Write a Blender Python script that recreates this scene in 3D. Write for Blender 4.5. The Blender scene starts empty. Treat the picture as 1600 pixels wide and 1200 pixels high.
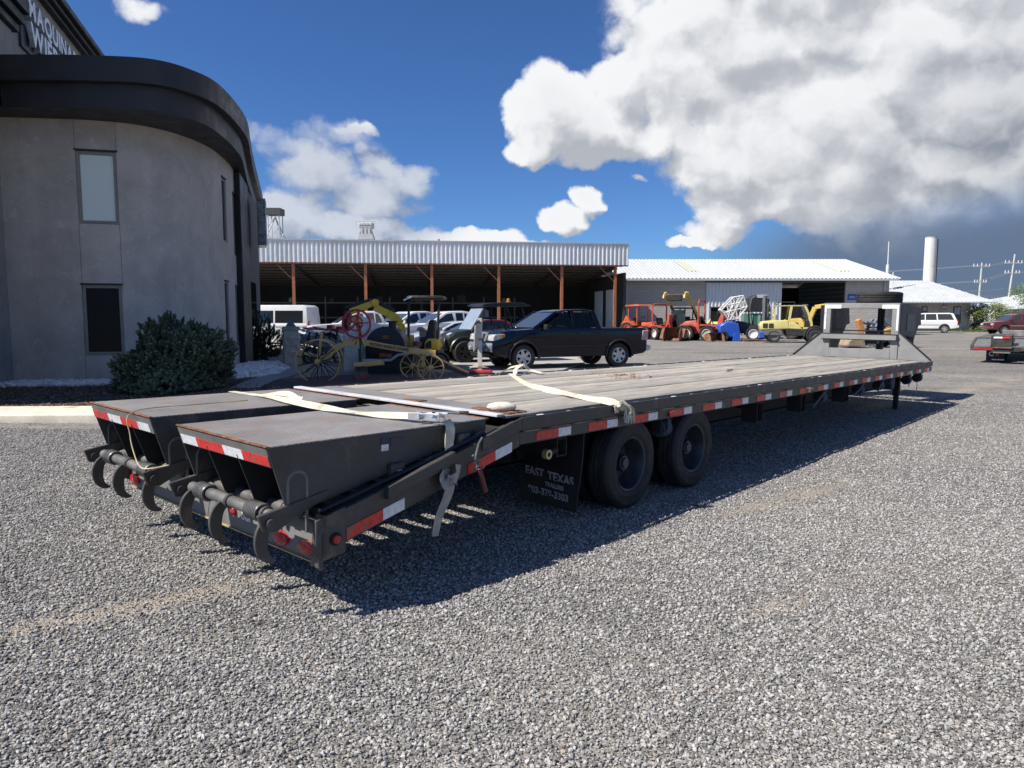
import bpy, bmesh, math, random
from mathutils import Vector, Matrix, Euler, noise
R = math.radians
sc = bpy.context.scene
COL = sc.collection
random.seed(7)

# ------------------------------------------------------------------ camera
CAM_H, CAM_P, CAM_F = 1.552, 0.0942, 1130.4
cam_data = bpy.data.cameras.new('camera')
cam = bpy.data.objects.new('camera', cam_data)
COL.objects.link(cam)
cam.location = (0, 0, CAM_H)
cam.rotation_euler = (math.pi / 2 - CAM_P, 0, 0)
cam_data.sensor_width = 36
cam_data.lens = 36 * CAM_F / 1600
cam_data.clip_start = 0.05
cam_data.clip_end = 20000
sc.camera = cam

# ------------------------------------------------------------------ light
SUN_TO = Vector((-0.85, -0.31, 1.0)).normalized()
SUN_EL = math.asin(SUN_TO.z)
SUN_AZ = math.atan2(SUN_TO.x, SUN_TO.y)
sun_data = bpy.data.lights.new('sun', 'SUN')
sun_data.energy = 5.0
sun_data.angle = R(0.5)
sun_data.color = (1.0, 0.94, 0.85)
sun = bpy.data.objects.new('sun', sun_data)
COL.objects.link(sun)
sun.rotation_euler = SUN_TO.to_track_quat('Z', 'Y').to_euler()
sc.view_settings.view_transform = 'Standard'
sc.view_settings.look = 'None'
sc.view_settings.exposure = 0.52
sc.view_settings.gamma = 1
sc.view_settings.use_curve_mapping = False
sc.cycles.max_bounces = 5
sc.cycles.diffuse_bounces = 2
sc.cycles.glossy_bounces = 3
sc.cycles.caustics_reflective = False
sc.cycles.caustics_refractive = False


def ray(px, py):
    X = (px - 800) / CAM_F
    u = -(py - 600) / CAM_F
    return Vector((X, math.cos(CAM_P) + u * math.sin(CAM_P), -math.sin(CAM_P) + u * math.cos(CAM_P)))


def at(px, py, Y):
    d = ray(px, py)
    d = d * (Y / d.y)
    return Vector((d.x, d.y, d.z + CAM_H))


def sm(a, b, x):
    t = min(1, max(0, (x - a) / (b - a)))
    return t * t * (3 - 2 * t)


def gz(x, y):
    return -.0133 * min(14, max(-9, x)) * (1 - sm(18, 40, y))


def gp(px, py):
    """the point of the ground seen at a pixel of the 1600 px photograph"""
    d = ray(px, py)
    lo = hi = 0.5
    while hi < 900:
        if CAM_H + d.z * hi <= gz(d.x * hi, d.y * hi):
            break
        lo = hi
        hi *= 1.02
    for _ in range(40):
        m = (lo + hi) / 2
        if CAM_H + d.z * m <= gz(d.x * m, d.y * m):
            hi = m
        else:
            lo = m
    return Vector((d.x * hi, d.y * hi, CAM_H + d.z * hi))


# ------------------------------------------------------------------ sky
def build_world():
    w = bpy.data.worlds.new('World')
    sc.world = w
    w.use_nodes = True
    nt = w.node_tree
    nt.nodes.clear()
    try:
        w.cycles.sampling_method = 'MANUAL'
        w.cycles.sample_map_resolution = 512
    except Exception:
        pass

    def mk(tree):
        def math_(op, a, b=None, c=None, clamp=False):
            n = tree.nodes.new('ShaderNodeMath')
            n.operation = op
            n.use_clamp = clamp
            for i, v in enumerate((a, b, c)):
                if v is None:
                    continue
                if isinstance(v, (int, float)):
                    n.inputs[i].default_value = v
                else:
                    tree.links.new(v, n.inputs[i])
            return n.outputs[0]

        def vec(op, a, b=None, s=None):
            n = tree.nodes.new('ShaderNodeVectorMath')
            n.operation = op
            for i, v in enumerate((a, b)):
                if v is None:
                    continue
                if isinstance(v, (tuple, list, Vector)):
                    n.inputs[i].default_value = tuple(v)
                else:
                    tree.links.new(v, n.inputs[i])
            if s is not None:
                n.inputs['Scale'].default_value = s
            return n.outputs['Value'] if op in ('DOT_PRODUCT', 'LENGTH') else n.outputs['Vector']

        def noi(v, scale, detail, rough=.55, dist=0., color=False):
            n = tree.nodes.new('ShaderNodeTexNoise')
            n.inputs['Scale'].default_value = scale
            n.inputs['Detail'].default_value = detail
            n.inputs['Roughness'].default_value = rough
            n.inputs['Distortion'].default_value = dist
            tree.links.new(v, n.inputs['Vector'])
            return n.outputs['Color' if color else 'Fac']

        def ramp(v, a, b):
            n = tree.nodes.new('ShaderNodeMapRange')
            n.interpolation_type = 'SMOOTHSTEP'
            n.inputs['From Min'].default_value = a
            n.inputs['From Max'].default_value = b
            tree.links.new(v, n.inputs['Value'])
            return n.outputs['Result']

        def mix(f, a, b):
            n = tree.nodes.new('ShaderNodeMix')
            n.data_type = 'RGBA'
            if isinstance(f, (int, float)):
                n.inputs[0].default_value = f
            else:
                tree.links.new(f, n.inputs[0])
            for i, v in ((6, a), (7, b)):
                if isinstance(v, tuple):
                    n.inputs[i].default_value = v + (1,)
                else:
                    tree.links.new(v, n.inputs[i])
            return n.outputs[2]
        return math_, vec, noi, ramp, mix

    def blob_nodes(tree, v, blobs):
        math_, vec, noi, ramp, mix = mk(tree)
        out = None
        for (px, py, rx, ry, wt) in blobs:
            # a pixel of the photograph, or (azimuth, elevation) in degrees as a tuple for parts of the sky out of frame
            c = Vector((math.sin(R(px[0])) * math.cos(R(px[1])), math.cos(R(px[0])) * math.cos(R(px[1])), math.sin(R(px[1])))) if isinstance(px, tuple) else ray(px, py).normalized()
            e1 = Vector((c.y, -c.x, 0)).normalized()
            e2 = e1.cross(c)
            k = 1. if isinstance(px, tuple) else ray(px, py).length
            rx2, ry2 = rx / CAM_F / k, ry / CAM_F / k
            a = vec('DOT_PRODUCT', v, e1 / rx2)
            b = vec('DOT_PRODUCT', v, e2 / ry2)
            back = math_('MAXIMUM', vec('DOT_PRODUCT', v, c * -60), 0)
            d2 = math_('ADD', math_('MULTIPLY_ADD', b, b, math_('MULTIPLY', a, a)), back)
            m = math_('MULTIPLY', math_('SUBTRACT', 1, d2), wt)
            out = m if out is None else math_('SMOOTH_MAX', out, m, 0.15)
        return math_('MAXIMUM', out, -0.6)

    # one cloud density function, sampled twice: here, and a step towards the sun
    g = bpy.data.node_groups.new('cloud_density', 'ShaderNodeTree')
    g.interface.new_socket('Vector', in_out='INPUT', socket_type='NodeSocketVector')
    g.interface.new_socket('Density', in_out='OUTPUT', socket_type='NodeSocketFloat')
    gi = g.nodes.new('NodeGroupInput')
    go = g.nodes.new('NodeGroupOutput')
    math_, vec, noi, ramp, mix = mk(g)
    v = gi.outputs[0]
    warp = vec('SCALE', vec('SUBTRACT', noi(v, 9, 5, .6, 0, True), (.5, .5, .5)), None, .085)
    vv = vec('ADD', v, warp)
    blobs = [
        # the big bank, upper right and on beyond the frame
        (1330, 130, 330, 180, 1.0), (1130, 90, 170, 130, .9), (1150, 240, 150, 95, .85), (1030, 40, 90, 70, .5),
        (1600, 180, 420, 240, 1.1), (2200, 150, 700, 380, 1.2), (1500, -180, 560, 260, 1.0), (1190, 322, 150, 40, .75), (1250, 280, 190, 70, .8),
        # cumulus at its left edge
        (868, 178, 80, 88, 1.05), (925, 208, 90, 62, .95), (850, 228, 62, 40, .9), (965, 150, 60, 80, .72), (1015, 225, 60, 45, .75),
        # small separate puffs
        (886, 338, 46, 26, .95), (930, 316, 30, 28, .95), (1075, 381, 36, 12, .8), (1003, 287, 20, 9, .45),
        # grey streaked group left of centre
        (480, 250, 110, 60, .38), (590, 285, 100, 42, .36), (420, 220, 90, 50, .42), (560, 322, 120, 22, .34), (450, 340, 80, 40, .55), (500, 360, 90, 22, .62), (640, 366, 100, 14, .42),
        (760, 370, 80, 18, .7), (560, 362, 110, 22, .55), (690, 372, 60, 12, .55), (1120, 360, 80, 26, .5), (830, 380, 50, 10, .5), (545, 208, 40, 9, .3),
        (215, 6, 60, 24, .30), (185, -8, 50, 22, .28),
        # broken cloud beyond the left edge; two unseen ones behind added for neutral fill
        (-900, 180, 420, 150, .7), ((150, 26), 0, 420, 170, .8), ((-140, 20), 0, 380, 120, .7),
    ]
    bl = blob_nodes(g, vv, blobs)
    vs = vec('MULTIPLY', vv, (1, 1, 1.35))
    n1 = math_('SUBTRACT', noi(vs, 4.2, 9, .55), .5)

    def puff(scale):
        vor = g.nodes.new('ShaderNodeTexVoronoi')
        vor.feature = 'F1'
        vor.inputs['Scale'].default_value = scale
        g.links.new(vs, vor.inputs['Vector'])
        dd = math_('MULTIPLY', vor.outputs['Distance'], vor.outputs['Distance'])
        return math_('SUBTRACT', .28, dd)
    n2 = math_('ADD', math_('MULTIPLY', puff(11), .9), math_('MULTIPLY', puff(26), .45))
    tot = math_('ADD', bl, math_('ADD', math_('MULTIPLY', n1, 1.25), math_('MULTIPLY', n2, .62)))
    g.links.new(tot, go.inputs[0])

    math_, vec, noi, ramp, mix = mk(nt)
    tc = nt.nodes.new('ShaderNodeTexCoord')
    d = tc.outputs['Generated']
    sky = nt.nodes.new('ShaderNodeTexSky')
    sky.sky_type = 'NISHITA'
    sky.sun_disc = False
    sky.sun_elevation = SUN_EL
    sky.sun_rotation = SUN_AZ % (2 * math.pi)
    sky.altitude = 1500
    sky.air_density = 1.0
    sky.dust_density = 0.6
    sky.ozone_density = 2.0

    def dens(v):
        n = nt.nodes.new('ShaderNodeGroup')
        n.node_tree = g
        nt.links.new(v, n.inputs[0])
        return n.outputs[0]
    lt = (SUN_TO + Vector((0, 0, .5))).normalized()
    d0 = dens(d)
    d1 = dens(vec('ADD', d, tuple(lt * .034)))
    cover = ramp(d0, .02, .38)
    diff = math_('MULTIPLY_ADD', ramp(math_('SUBTRACT', d0, d1), -.40, .30), .58, -.335)
    storm = blob_nodes(nt, d, [(1720, 445, 640, 185, 1.0), (2500, 380, 1200, 280, 1.2)])
    thick = blob_nodes(nt, d, [(1760, 230, 430, 300, 1.0), (2400, 150, 1000, 600, 1.2)])
    soft = noi(d, 5, 6)
    sm_ = ramp(math_('ADD', storm, math_('MULTIPLY', math_('SUBTRACT', soft, .5), .9)), -.3, .7)
    th_ = ramp(math_('ADD', thick, math_('MULTIPLY', math_('SUBTRACT', soft, .5), .7)), .0, 1.0)
    lum = math_('ADD', math_('SUBTRACT', .74, math_('MULTIPLY', th_, .27)), diff)
    lum = math_('SUBTRACT', lum, math_('MULTIPLY', ramp(d0, .5, 1.5), .12))
    veil = ramp(blob_nodes(nt, d, [(470, 300, 300, 130, 1.0)]), 0, .5)
    lum = math_('SUBTRACT', lum, math_('MULTIPLY', veil, .22))
    lum = math_('MAXIMUM', math_('MINIMUM', lum, 1.0), .16)
    CS = 9.0
    white = mix(lum, tuple(c * CS for c in (.13, .165, .235)), tuple(c * CS for c in (.90, .91, .93)))
    blue = mix(1.0, sky.outputs[0], (.40, .65, 1.0))
    nt.nodes[-1].blend_type = 'MULTIPLY'
    base = mix(math_('MULTIPLY', sm_, .95), blue, tuple(c * CS for c in (.125, .17, .26)))
    cov2 = math_('MULTIPLY', cover, math_('SUBTRACT', 1, math_('MULTIPLY', ramp(storm, .05, .75), .97)))
    cov2 = math_('MULTIPLY', cov2, math_('SUBTRACT', 1, math_('MULTIPLY', veil, .22)))
    col = mix(cov2, base, white)
    bg = nt.nodes.new('ShaderNodeBackground')
    bg.inputs['Strength'].default_value = 0.08
    nt.links.new(col, bg.inputs['Color'])
    out = nt.nodes.new('ShaderNodeOutputWorld')
    nt.links.new(bg.outputs[0], out.inputs['Surface'])


build_world()


# ------------------------------------------------------------------ materials
def new_mat(name):
    m = bpy.data.materials.new(name)
    m.use_nodes = True
    nt = m.node_tree
    return m, nt, nt.nodes['Principled BSDF']


def N(nt, kind, **kw):
    n = nt.nodes.new(kind)
    for k, v in kw.items():
        if k in n.inputs:
            n.inputs[k].default_value = v
        else:
            setattr(n, k, v)
    return n


def L(nt, a, b):
    nt.links.new(a, b)


def noise_node(nt, scale, detail=6, rough=.6, coord='Object', stretch=None, dist=0.):
    tc = N(nt, 'ShaderNodeTexCoord')
    v = tc.outputs[coord]
    if stretch:
        mp = N(nt, 'ShaderNodeMapping')
        mp.inputs['Scale'].default_value = stretch
        L(nt, v, mp.inputs['Vector'])
        v = mp.outputs[0]
    n = N(nt, 'ShaderNodeTexNoise')
    n.inputs['Scale'].default_value = scale
    n.inputs['Detail'].default_value = detail
    n.inputs['Roughness'].default_value = rough
    n.inputs['Distortion'].default_value = dist
    L(nt, v, n.inputs['Vector'])
    return n


def mixrgb(nt, f, a, b, mode='MIX'):
    n = N(nt, 'ShaderNodeMix')
    n.data_type = 'RGBA'
    n.blend_type = mode
    for i, v in ((0, f), (6, a), (7, b)):
        if isinstance(v, (int, float)):
            n.inputs[i].default_value = v
        elif isinstance(v, tuple):
            n.inputs[i].default_value = v + (1,)
        else:
            L(nt, v, n.inputs[i])
    return n.outputs[2]


def mrange(nt, v, a, b, c=0., d=1.):
    n = N(nt, 'ShaderNodeMapRange')
    n.interpolation_type = 'SMOOTHSTEP'
    for k, x in (('From Min', a), ('From Max', b), ('To Min', c), ('To Max', d)):
        n.inputs[k].default_value = x
    L(nt, v, n.inputs['Value'])
    return n.outputs[0]


def bump(nt, bsdf, h, strength=.3, dist=.01):
    b = N(nt, 'ShaderNodeBump')
    b.inputs['Strength'].default_value = strength
    b.inputs['Distance'].default_value = dist
    L(nt, h, b.inputs['Height'])
    L(nt, b.outputs[0], bsdf.inputs['Normal'])


MATS = {}


def mat(name, col, rough=.6, metal=0., var=.25, scale=6., dirt=None, dirt_amt=.0, bmp=0., spec=.5, coat=0., dscale=3., stretch=None, vary_obj=0.):
    """paint or plain surface: base colour with worn variation, optional dirt or rust patches"""
    if name in MATS:
        return MATS[name]
    m, nt, b = new_mat(name)
    n = noise_node(nt, scale, 7, .62, stretch=stretch)
    lo = tuple(c * (1 - var) for c in col)
    hi = tuple(min(1, c * (1 + var)) for c in col)
    c = mixrgb(nt, mrange(nt, n.outputs['Fac'], .3, .7), lo, hi)
    if vary_obj:
        oi = N(nt, 'ShaderNodeObjectInfo')
        c = mixrgb(nt, 1.0, c, mixrgb(nt, oi.outputs['Random'], tuple([1 - vary_obj] * 3), tuple([1 + vary_obj] * 3)), 'MULTIPLY')
    if dirt:
        n2 = noise_node(nt, dscale, 9, .68, dist=.4)
        c = mixrgb(nt, mrange(nt, n2.outputs['Fac'], .62 - dirt_amt * .5, .74 - dirt_amt * .3), c, dirt)
    L(nt, c, b.inputs['Base Color'])
    rr = mrange(nt, n.outputs['Fac'], .3, .7, max(.02, rough - .1), min(1, rough + .1))
    L(nt, rr, b.inputs['Roughness'])
    b.inputs['Metallic'].default_value = metal
    b.inputs['Specular IOR Level'].default_value = spec
    if coat:
        b.inputs['Coat Weight'].default_value = coat
        b.inputs['Coat Roughness'].default_value = .04
    if bmp:
        n3 = noise_node(nt, scale * 6, 6, .7, stretch=stretch)
        bump(nt, b, n3.outputs['Fac'], bmp, .01)
    MATS[name] = m
    return m


def glass(name, col=(.012, .015, .018), rough=.03):
    if name in MATS:
        return MATS[name]
    m, nt, b = new_mat(name)
    b.inputs['Base Color'].default_value = col + (1,)
    b.inputs['Roughness'].default_value = rough
    b.inputs['Specular IOR Level'].default_value = .8
    n = noise_node(nt, 2.5, 3)
    bump(nt, b, n.outputs['Fac'], .06, .01)
    MATS[name] = m
    return m


# ------------------------------------------------------------------ mesh builder
class MB:
    def __init__(s):
        s.v = []
        s.f = []

    def add(s, vs, fs, m=None):
        o = len(s.v)
        s.v += [tuple((m @ Vector(p)) if m else p) for p in vs]
        s.f += [tuple(i + o for i in f) for f in fs]
        return s

    def box(s, a, b, m=None):
        x0, y0, z0 = a
        x1, y1, z1 = b
        vs = [(x0, y0, z0), (x1, y0, z0), (x1, y1, z0), (x0, y1, z0), (x0, y0, z1), (x1, y0, z1), (x1, y1, z1), (x0, y1, z1)]
        return s.add(vs, [(0, 3, 2, 1), (4, 5, 6, 7), (0, 1, 5, 4), (1, 2, 6, 5), (2, 3, 7, 6), (3, 0, 4, 7)], m)

    def cbox(s, c, size, rot=(0, 0, 0), m=None):
        M = Matrix.Translation(c) @ Euler(rot).to_matrix().to_4x4()
        if m:
            M = m @ M
        h = [q / 2 for q in size]
        return s.box((-h[0], -h[1], -h[2]), (h[0], h[1], h[2]), M)

    def bar(s, p0, p1, w, h, up=(0, 0, 1)):
        p0, p1 = Vector(p0), Vector(p1)
        d = (p1 - p0)
        ln = d.length
        d.normalize()
        up = Vector(up)
        if abs(d.dot(up)) > .98:
            up = Vector((1, 0, 0))
        sd = d.cross(up).normalized()
        u = sd.cross(d)
        M = Matrix((d, sd, u)).transposed().to_4x4()
        M.translation = p0
        return s.box((0, -w / 2, -h / 2), (ln, w / 2, h / 2), M)

    def cyl(s, p0, p1, r, n=12, r1=None, cap=True):
        p0, p1 = Vector(p0), Vector(p1)
        r1 = r if r1 is None else r1
        d = (p1 - p0).normalized()
        a = d.orthogonal().normalized()
        b = d.cross(a)
        vs = []
        for p, q in ((p0, r), (p1, r1)):
            for i in range(n):
                t = 2 * math.pi * i / n
                vs.append(tuple(p + (a * math.cos(t) + b * math.sin(t)) * q))
        fs = [(i, (i + 1) % n, n + (i + 1) % n, n + i) for i in range(n)]
        if cap:
            fs += [tuple(reversed(range(n))), tuple(range(n, 2 * n))]
        return s.add(vs, fs)

    def tube(s, pts, r, n=8, closed=False):
        pts = [Vector(p) for p in pts]
        k = len(pts)
        rr = r if isinstance(r, (list, tuple)) else [r] * k
        vs = []
        a = None
        for i, p in enumerate(pts):
            if closed:
                d = pts[(i + 1) % k] - pts[i - 1]
            else:
                d = pts[min(i + 1, k - 1)] - pts[max(i - 1, 0)]
            d.normalize()
            if a is None:
                a = d.orthogonal().normalized()
            else:
                a = (a - d * a.dot(d))
                a = a.normalized() if a.length > 1e-6 else d.orthogonal().normalized()
            b = d.cross(a)
            for j in range(n):
                t = 2 * math.pi * j / n
                vs.append(tuple(p + (a * math.cos(t) + b * math.sin(t)) * rr[i]))
        fs = []
        for i in range(k if closed else k - 1):
            i2 = (i + 1) % k
            for j in range(n):
                fs.append((i * n + j, i * n + (j + 1) % n, i2 * n + (j + 1) % n, i2 * n + j))
        if not closed:
            fs += [tuple(reversed(range(n))), tuple(range((k - 1) * n, k * n))]
        return s.add(vs, fs)

    def prism(s, poly, axis, lo, hi, m=None):
        n = len(poly)

        def P(q, t):
            if axis == 'y':
                return (q[0], t, q[1])
            if axis == 'x':
                return (t, q[0], q[1])
            return (q[0], q[1], t)
        vs = [P(q, lo) for q in poly] + [P(q, hi) for q in poly]
        fs = [(i, (i + 1) % n, n + (i + 1) % n, n + i) for i in range(n)] + [tuple(reversed(range(n))), tuple(range(n, 2 * n))]
        return s.add(vs, fs, m)

    def lathe(s, prof, n=24, m=None, axis='y', close=False):
        """profile of (radius, along-axis) turned round an axis through the origin"""
        vs = []
        for (r, h) in prof:
            for j in range(n):
                t = 2 * math.pi * j / n
                c, q = r * math.cos(t), r * math.sin(t)
                vs.append({'y': (c, h, q), 'z': (c, q, h), 'x': (h, c, q)}[axis])
        fs = []
        k = len(prof)
        for i in range(k if close else k - 1):
            i2 = (i + 1) % k
            for j in range(n):
                fs.append((i * n + j, i * n + (j + 1) % n, i2 * n + (j + 1) % n, i2 * n + j))
        return s.add(vs, fs, m)

    def ico(s, c, r, sub=1, scale=(1, 1, 1)):
        bm = bmesh.new()
        bmesh.ops.create_icosphere(bm, subdivisions=sub, radius=r)
        vs = [(c[0] + q.co.x * scale[0], c[1] + q.co.y * scale[1], c[2] + q.co.z * scale[2]) for q in bm.verts]
        bm.verts.index_update()
        fs = [tuple(q.index for q in f.verts) for f in bm.faces]
        bm.free()
        return s.add(vs, fs)

    def mesh(s, name, m=None, bevel=0., seg=1, smooth=35, fn=None):
        bm = bmesh.new()
        vs = [bm.verts.new(p) for p in s.v]
        for f in s.f:
            try:
                bm.faces.new([vs[i] for i in f])
            except ValueError:
                pass
        bmesh.ops.recalc_face_normals(bm, faces=bm.faces)
        if fn:
            fn(bm)
        if bevel:
            ed = [e for e in bm.edges if len(e.link_faces) == 2 and e.calc_face_angle(0) > R(30)]
            bmesh.ops.bevel(bm, geom=ed, offset=bevel, segments=seg, profile=.5, affect='EDGES', clamp_overlap=True)
        me = bpy.data.meshes.new(name)
        bm.to_mesh(me)
        bm.free()
        if m:
            me.materials.append(m)
        if smooth:
            me.polygons.foreach_set('use_smooth', [True] * len(me.polygons))
            me.set_sharp_from_angle(angle=R(smooth))
        return me

    def build(s, name, m=None, parent=None, **kw):
        o = bpy.data.objects.new(name, s.mesh(name, m, **kw))
        COL.objects.link(o)
        if parent:
            o.parent = parent
        return o


def tag(o, label=None, cat=None, group=None, kind=None):
    if label:
        o['label'] = label
    if cat:
        o['category'] = cat
    if group:
        o['group'] = group
    if kind:
        o['kind'] = kind
    return o


def thing(name, label, cat, loc=(0, 0, 0), rz=0., group=None):
    o = bpy.data.objects.new(name, None)
    o.empty_display_size = .2
    COL.objects.link(o)
    o.location = loc
    o.rotation_euler = (0, 0, rz)
    return tag(o, label, cat, group)


def inst(name, me, parent=None, loc=None, rot=None, scale=None):
    o = bpy.data.objects.new(name, me)
    COL.objects.link(o)
    if parent:
        o.parent = parent
    if loc is not None:
        o.location = loc
    if rot is not None:
        o.rotation_euler = rot
    if scale is not None:
        o.scale = scale
    return o


def children_of(o):
    return [c for c in COL.objects if c.parent == o]


def dup(o, loc, rz, label=None):
    """a copy of a thing, of its parts and of their sub-parts"""
    def rec(src, par):
        c = src.copy()
        COL.objects.link(c)
        c.parent = par
        for ch in list(src.children):
            rec(ch, c)
        return c
    c = rec(o, None)
    c.location = loc
    c.rotation_euler = (0, 0, rz)
    if label:
        c['label'] = label
    return c


def text_mesh(txt, size, depth=.004, align='CENTER', m=None, spacing=1.0, bold=0.):
    cu = bpy.data.curves.new('lettering', 'FONT')
    cu.body = txt
    cu.size = size
    cu.extrude = depth / 2
    cu.offset = bold
    cu.align_x = align
    cu.align_y = 'CENTER'
    cu.space_character = spacing
    o = bpy.data.objects.new('lettering', cu)
    COL.objects.link(o)
    dg = bpy.context.evaluated_depsgraph_get()
    dg.update()
    me = bpy.data.meshes.new_from_object(o.evaluated_get(dg))
    bpy.data.objects.remove(o)
    bpy.data.curves.remove(cu)
    me.materials.clear()
    if m:
        me.materials.append(m)
    return me


def frame(xd, zd, origin):
    """matrix with local x along xd, local y (text up) along zd"""
    x = Vector(xd).normalized()
    y = Vector(zd)
    y = (y - x * y.dot(x)).normalized()
    z = x.cross(y)
    M = Matrix((x, y, z)).transposed().to_4x4()
    M.translation = Vector(origin)
    return M


def spline(pts, n):
    """Catmull-Rom through 2-D or 3-D points"""
    P = [Vector(p) for p in pts]
    out = []
    for i in range(len(P) - 1):
        p0, p1, p2, p3 = P[max(i - 1, 0)], P[i], P[i + 1], P[min(i + 2, len(P) - 1)]
        for j in range(n):
            t = j / n
            out.append(.5 * ((2 * p1) + (p2 - p0) * t + (2 * p0 - 5 * p1 + 4 * p2 - p3) * t * t + (3 * p1 - p0 - 3 * p2 + p3) * t ** 3))
    out.append(P[-1])
    return out


def offset2(pts, d):
    out = []
    for i, p in enumerate(pts):
        a, b = pts[max(i - 1, 0)], pts[min(i + 1, len(pts) - 1)]
        t = (b - a).normalized()
        out.append(p + Vector((t.y, -t.x)) * d)
    return out


# stones, chips and the like scattered by geometry nodes over a sheet
def scatter(name, me, density, rmin, rmax, material, flat=.6, seed=0, attr=None, sub=1, rough=.35, kind='stuff', variants=4, sink=0.0, tilt=math.pi, merge=None):
    o = bpy.data.objects.new(name, me)
    COL.objects.link(o)
    o['kind'] = kind
    ng = bpy.data.node_groups.new(name + '_scatter', 'GeometryNodeTree')
    ng.interface.new_socket('Geometry', in_out='INPUT', socket_type='NodeSocketGeometry')
    ng.interface.new_socket('Geometry', in_out='OUTPUT', socket_type='NodeSocketGeometry')
    A = lambda k: ng.nodes.new(k)
    gi, go = A('NodeGroupInput'), A('NodeGroupOutput')
    dp = A('GeometryNodeDistributePointsOnFaces')
    dp.distribute_method = 'RANDOM'
    dp.inputs['Seed'].default_value = seed
    ng.links.new(gi.outputs[0], dp.inputs['Mesh'])
    if attr:
        na = A('GeometryNodeInputNamedAttribute')
        na.data_type = 'FLOAT'
        na.inputs['Name'].default_value = attr
        ng.links.new(na.outputs['Attribute'], dp.inputs['Density'])
    else:
        dp.inputs['Density'].default_value = density
    join = A('GeometryNodeJoinGeometry')
    for k in range(variants):
        ic = A('GeometryNodeMeshIcoSphere')
        ic.inputs['Radius'].default_value = 1
        ic.inputs['Subdivisions'].default_value = sub
        sp = A('GeometryNodeSetPosition')
        nz = A('ShaderNodeTexNoise')
        nz.noise_dimensions = '4D'
        nz.inputs['W'].default_value = k * 3.7 + seed
        nz.inputs['Scale'].default_value = .9
        nz.inputs['Detail'].default_value = 1
        sb = A('ShaderNodeVectorMath')
        sb.operation = 'SUBTRACT'
        sb.inputs[1].default_value = (.5, .5, .5)
        ng.links.new(nz.outputs['Color'], sb.inputs[0])
        scl = A('ShaderNodeVectorMath')
        scl.operation = 'SCALE'
        scl.inputs['Scale'].default_value = rough * 4
        ng.links.new(sb.outputs[0], scl.inputs[0])
        ng.links.new(ic.outputs['Mesh'], sp.inputs['Geometry'])
        ng.links.new(scl.outputs[0], sp.inputs['Offset'])
        sm_ = A('GeometryNodeSetMaterial')
        sm_.inputs['Material'].default_value = material
        ng.links.new(sp.outputs[0], sm_.inputs['Geometry'])
        ti = A('GeometryNodeGeometryToInstance')
        ng.links.new(sm_.outputs[0], ti.inputs[0])
        ng.links.new(ti.outputs[0], join.inputs[0])
    ip = A('GeometryNodeInstanceOnPoints')
    ip.inputs['Pick Instance'].default_value = True
    ng.links.new(dp.outputs['Points'], ip.inputs['Points'])
    ng.links.new(join.outputs[0], ip.inputs['Instance'])

    def rnd(kind_, lo, hi, sd):
        r = A('FunctionNodeRandomValue')
        r.data_type = kind_
        if kind_ == 'FLOAT_VECTOR':
            r.inputs[0].default_value = lo
            r.inputs[1].default_value = hi
            r.inputs['Seed'].default_value = sd
            return r.outputs[0]
        if kind_ == 'FLOAT':
            r.inputs[2].default_value = lo
            r.inputs[3].default_value = hi
            r.inputs['Seed'].default_value = sd
            return r.outputs[1]
        r.inputs[4].default_value = lo
        r.inputs[5].default_value = hi
        r.inputs['Seed'].default_value = sd
        return r.outputs[2]
    ng.links.new(rnd('INT', 0, variants - 1, 3), ip.inputs['Instance Index'])
    ng.links.new(rnd('FLOAT_VECTOR', (-tilt * .16, -tilt * .16, 0), (tilt * .16, tilt * .16, 6.283), 5), ip.inputs['Rotation'])
    sv = rnd('FLOAT_VECTOR', (.75, .55, flat * .7), (1.3, 1.0, flat * 1.2), 7)
    sf = rnd('FLOAT', 0, 1, 9)
    pw = A('ShaderNodeMath')
    pw.operation = 'POWER'
    pw.inputs[1].default_value = 2.2
    ng.links.new(sf, pw.inputs[0])
    mr = A('ShaderNodeMapRange')
    mr.inputs['To Min'].default_value = rmin
    mr.inputs['To Max'].default_value = rmax
    ng.links.new(pw.outputs[0], mr.inputs['Value'])
    ml = A('ShaderNodeVectorMath')
    ml.operation = 'SCALE'
    ng.links.new(sv, ml.inputs[0])
    ng.links.new(mr.outputs[0], ml.inputs['Scale'])
    ng.links.new(ml.outputs[0], ip.inputs['Scale'])
    ng.links.new(ip.outputs[0], go.inputs[0])
    md = o.modifiers.new('scatter', 'NODES')
    md.node_group = ng
    return o


def stone_mat(name, lo, hi, tint=(1, 1, 1), warm=(.42, .33, .25), warm_amt=.1, rough=.85):
    m, nt, b = new_mat(name)
    oi = N(nt, 'ShaderNodeObjectInfo')
    c = mixrgb(nt, oi.outputs['Random'], tuple(lo * t for t in tint), tuple(hi * t for t in tint))
    mul = N(nt, 'ShaderNodeMath', operation='MULTIPLY')
    mul.inputs[1].default_value = 37.77
    L(nt, oi.outputs['Random'], mul.inputs[0])
    fr = N(nt, 'ShaderNodeMath', operation='FRACT')
    L(nt, mul.outputs[0], fr.inputs[0])
    c = mixrgb(nt, mrange(nt, fr.outputs[0], 1 - warm_amt, 1 - warm_amt + .02), c, warm)
    n = noise_node(nt, 2.2, 5, .7)
    c = mixrgb(nt, 1.0, c, mixrgb(nt, n.outputs['Fac'], (.72, .72, .72), (1.28, 1.28, 1.28)), 'MULTIPLY')
    L(nt, c, b.inputs['Base Color'])
    b.inputs['Roughness'].default_value = rough
    b.inputs['Specular IOR Level'].default_value = .3
    return m
# ================================================================== ground
U = Vector((math.sin(.7301), math.cos(.7301)))      # along the trailer, towards its nose
V = Vector((-math.cos(.7301), math.sin(.7301)))     # across it, away from the camera
TO = Vector((.0465, 4.712))


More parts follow.
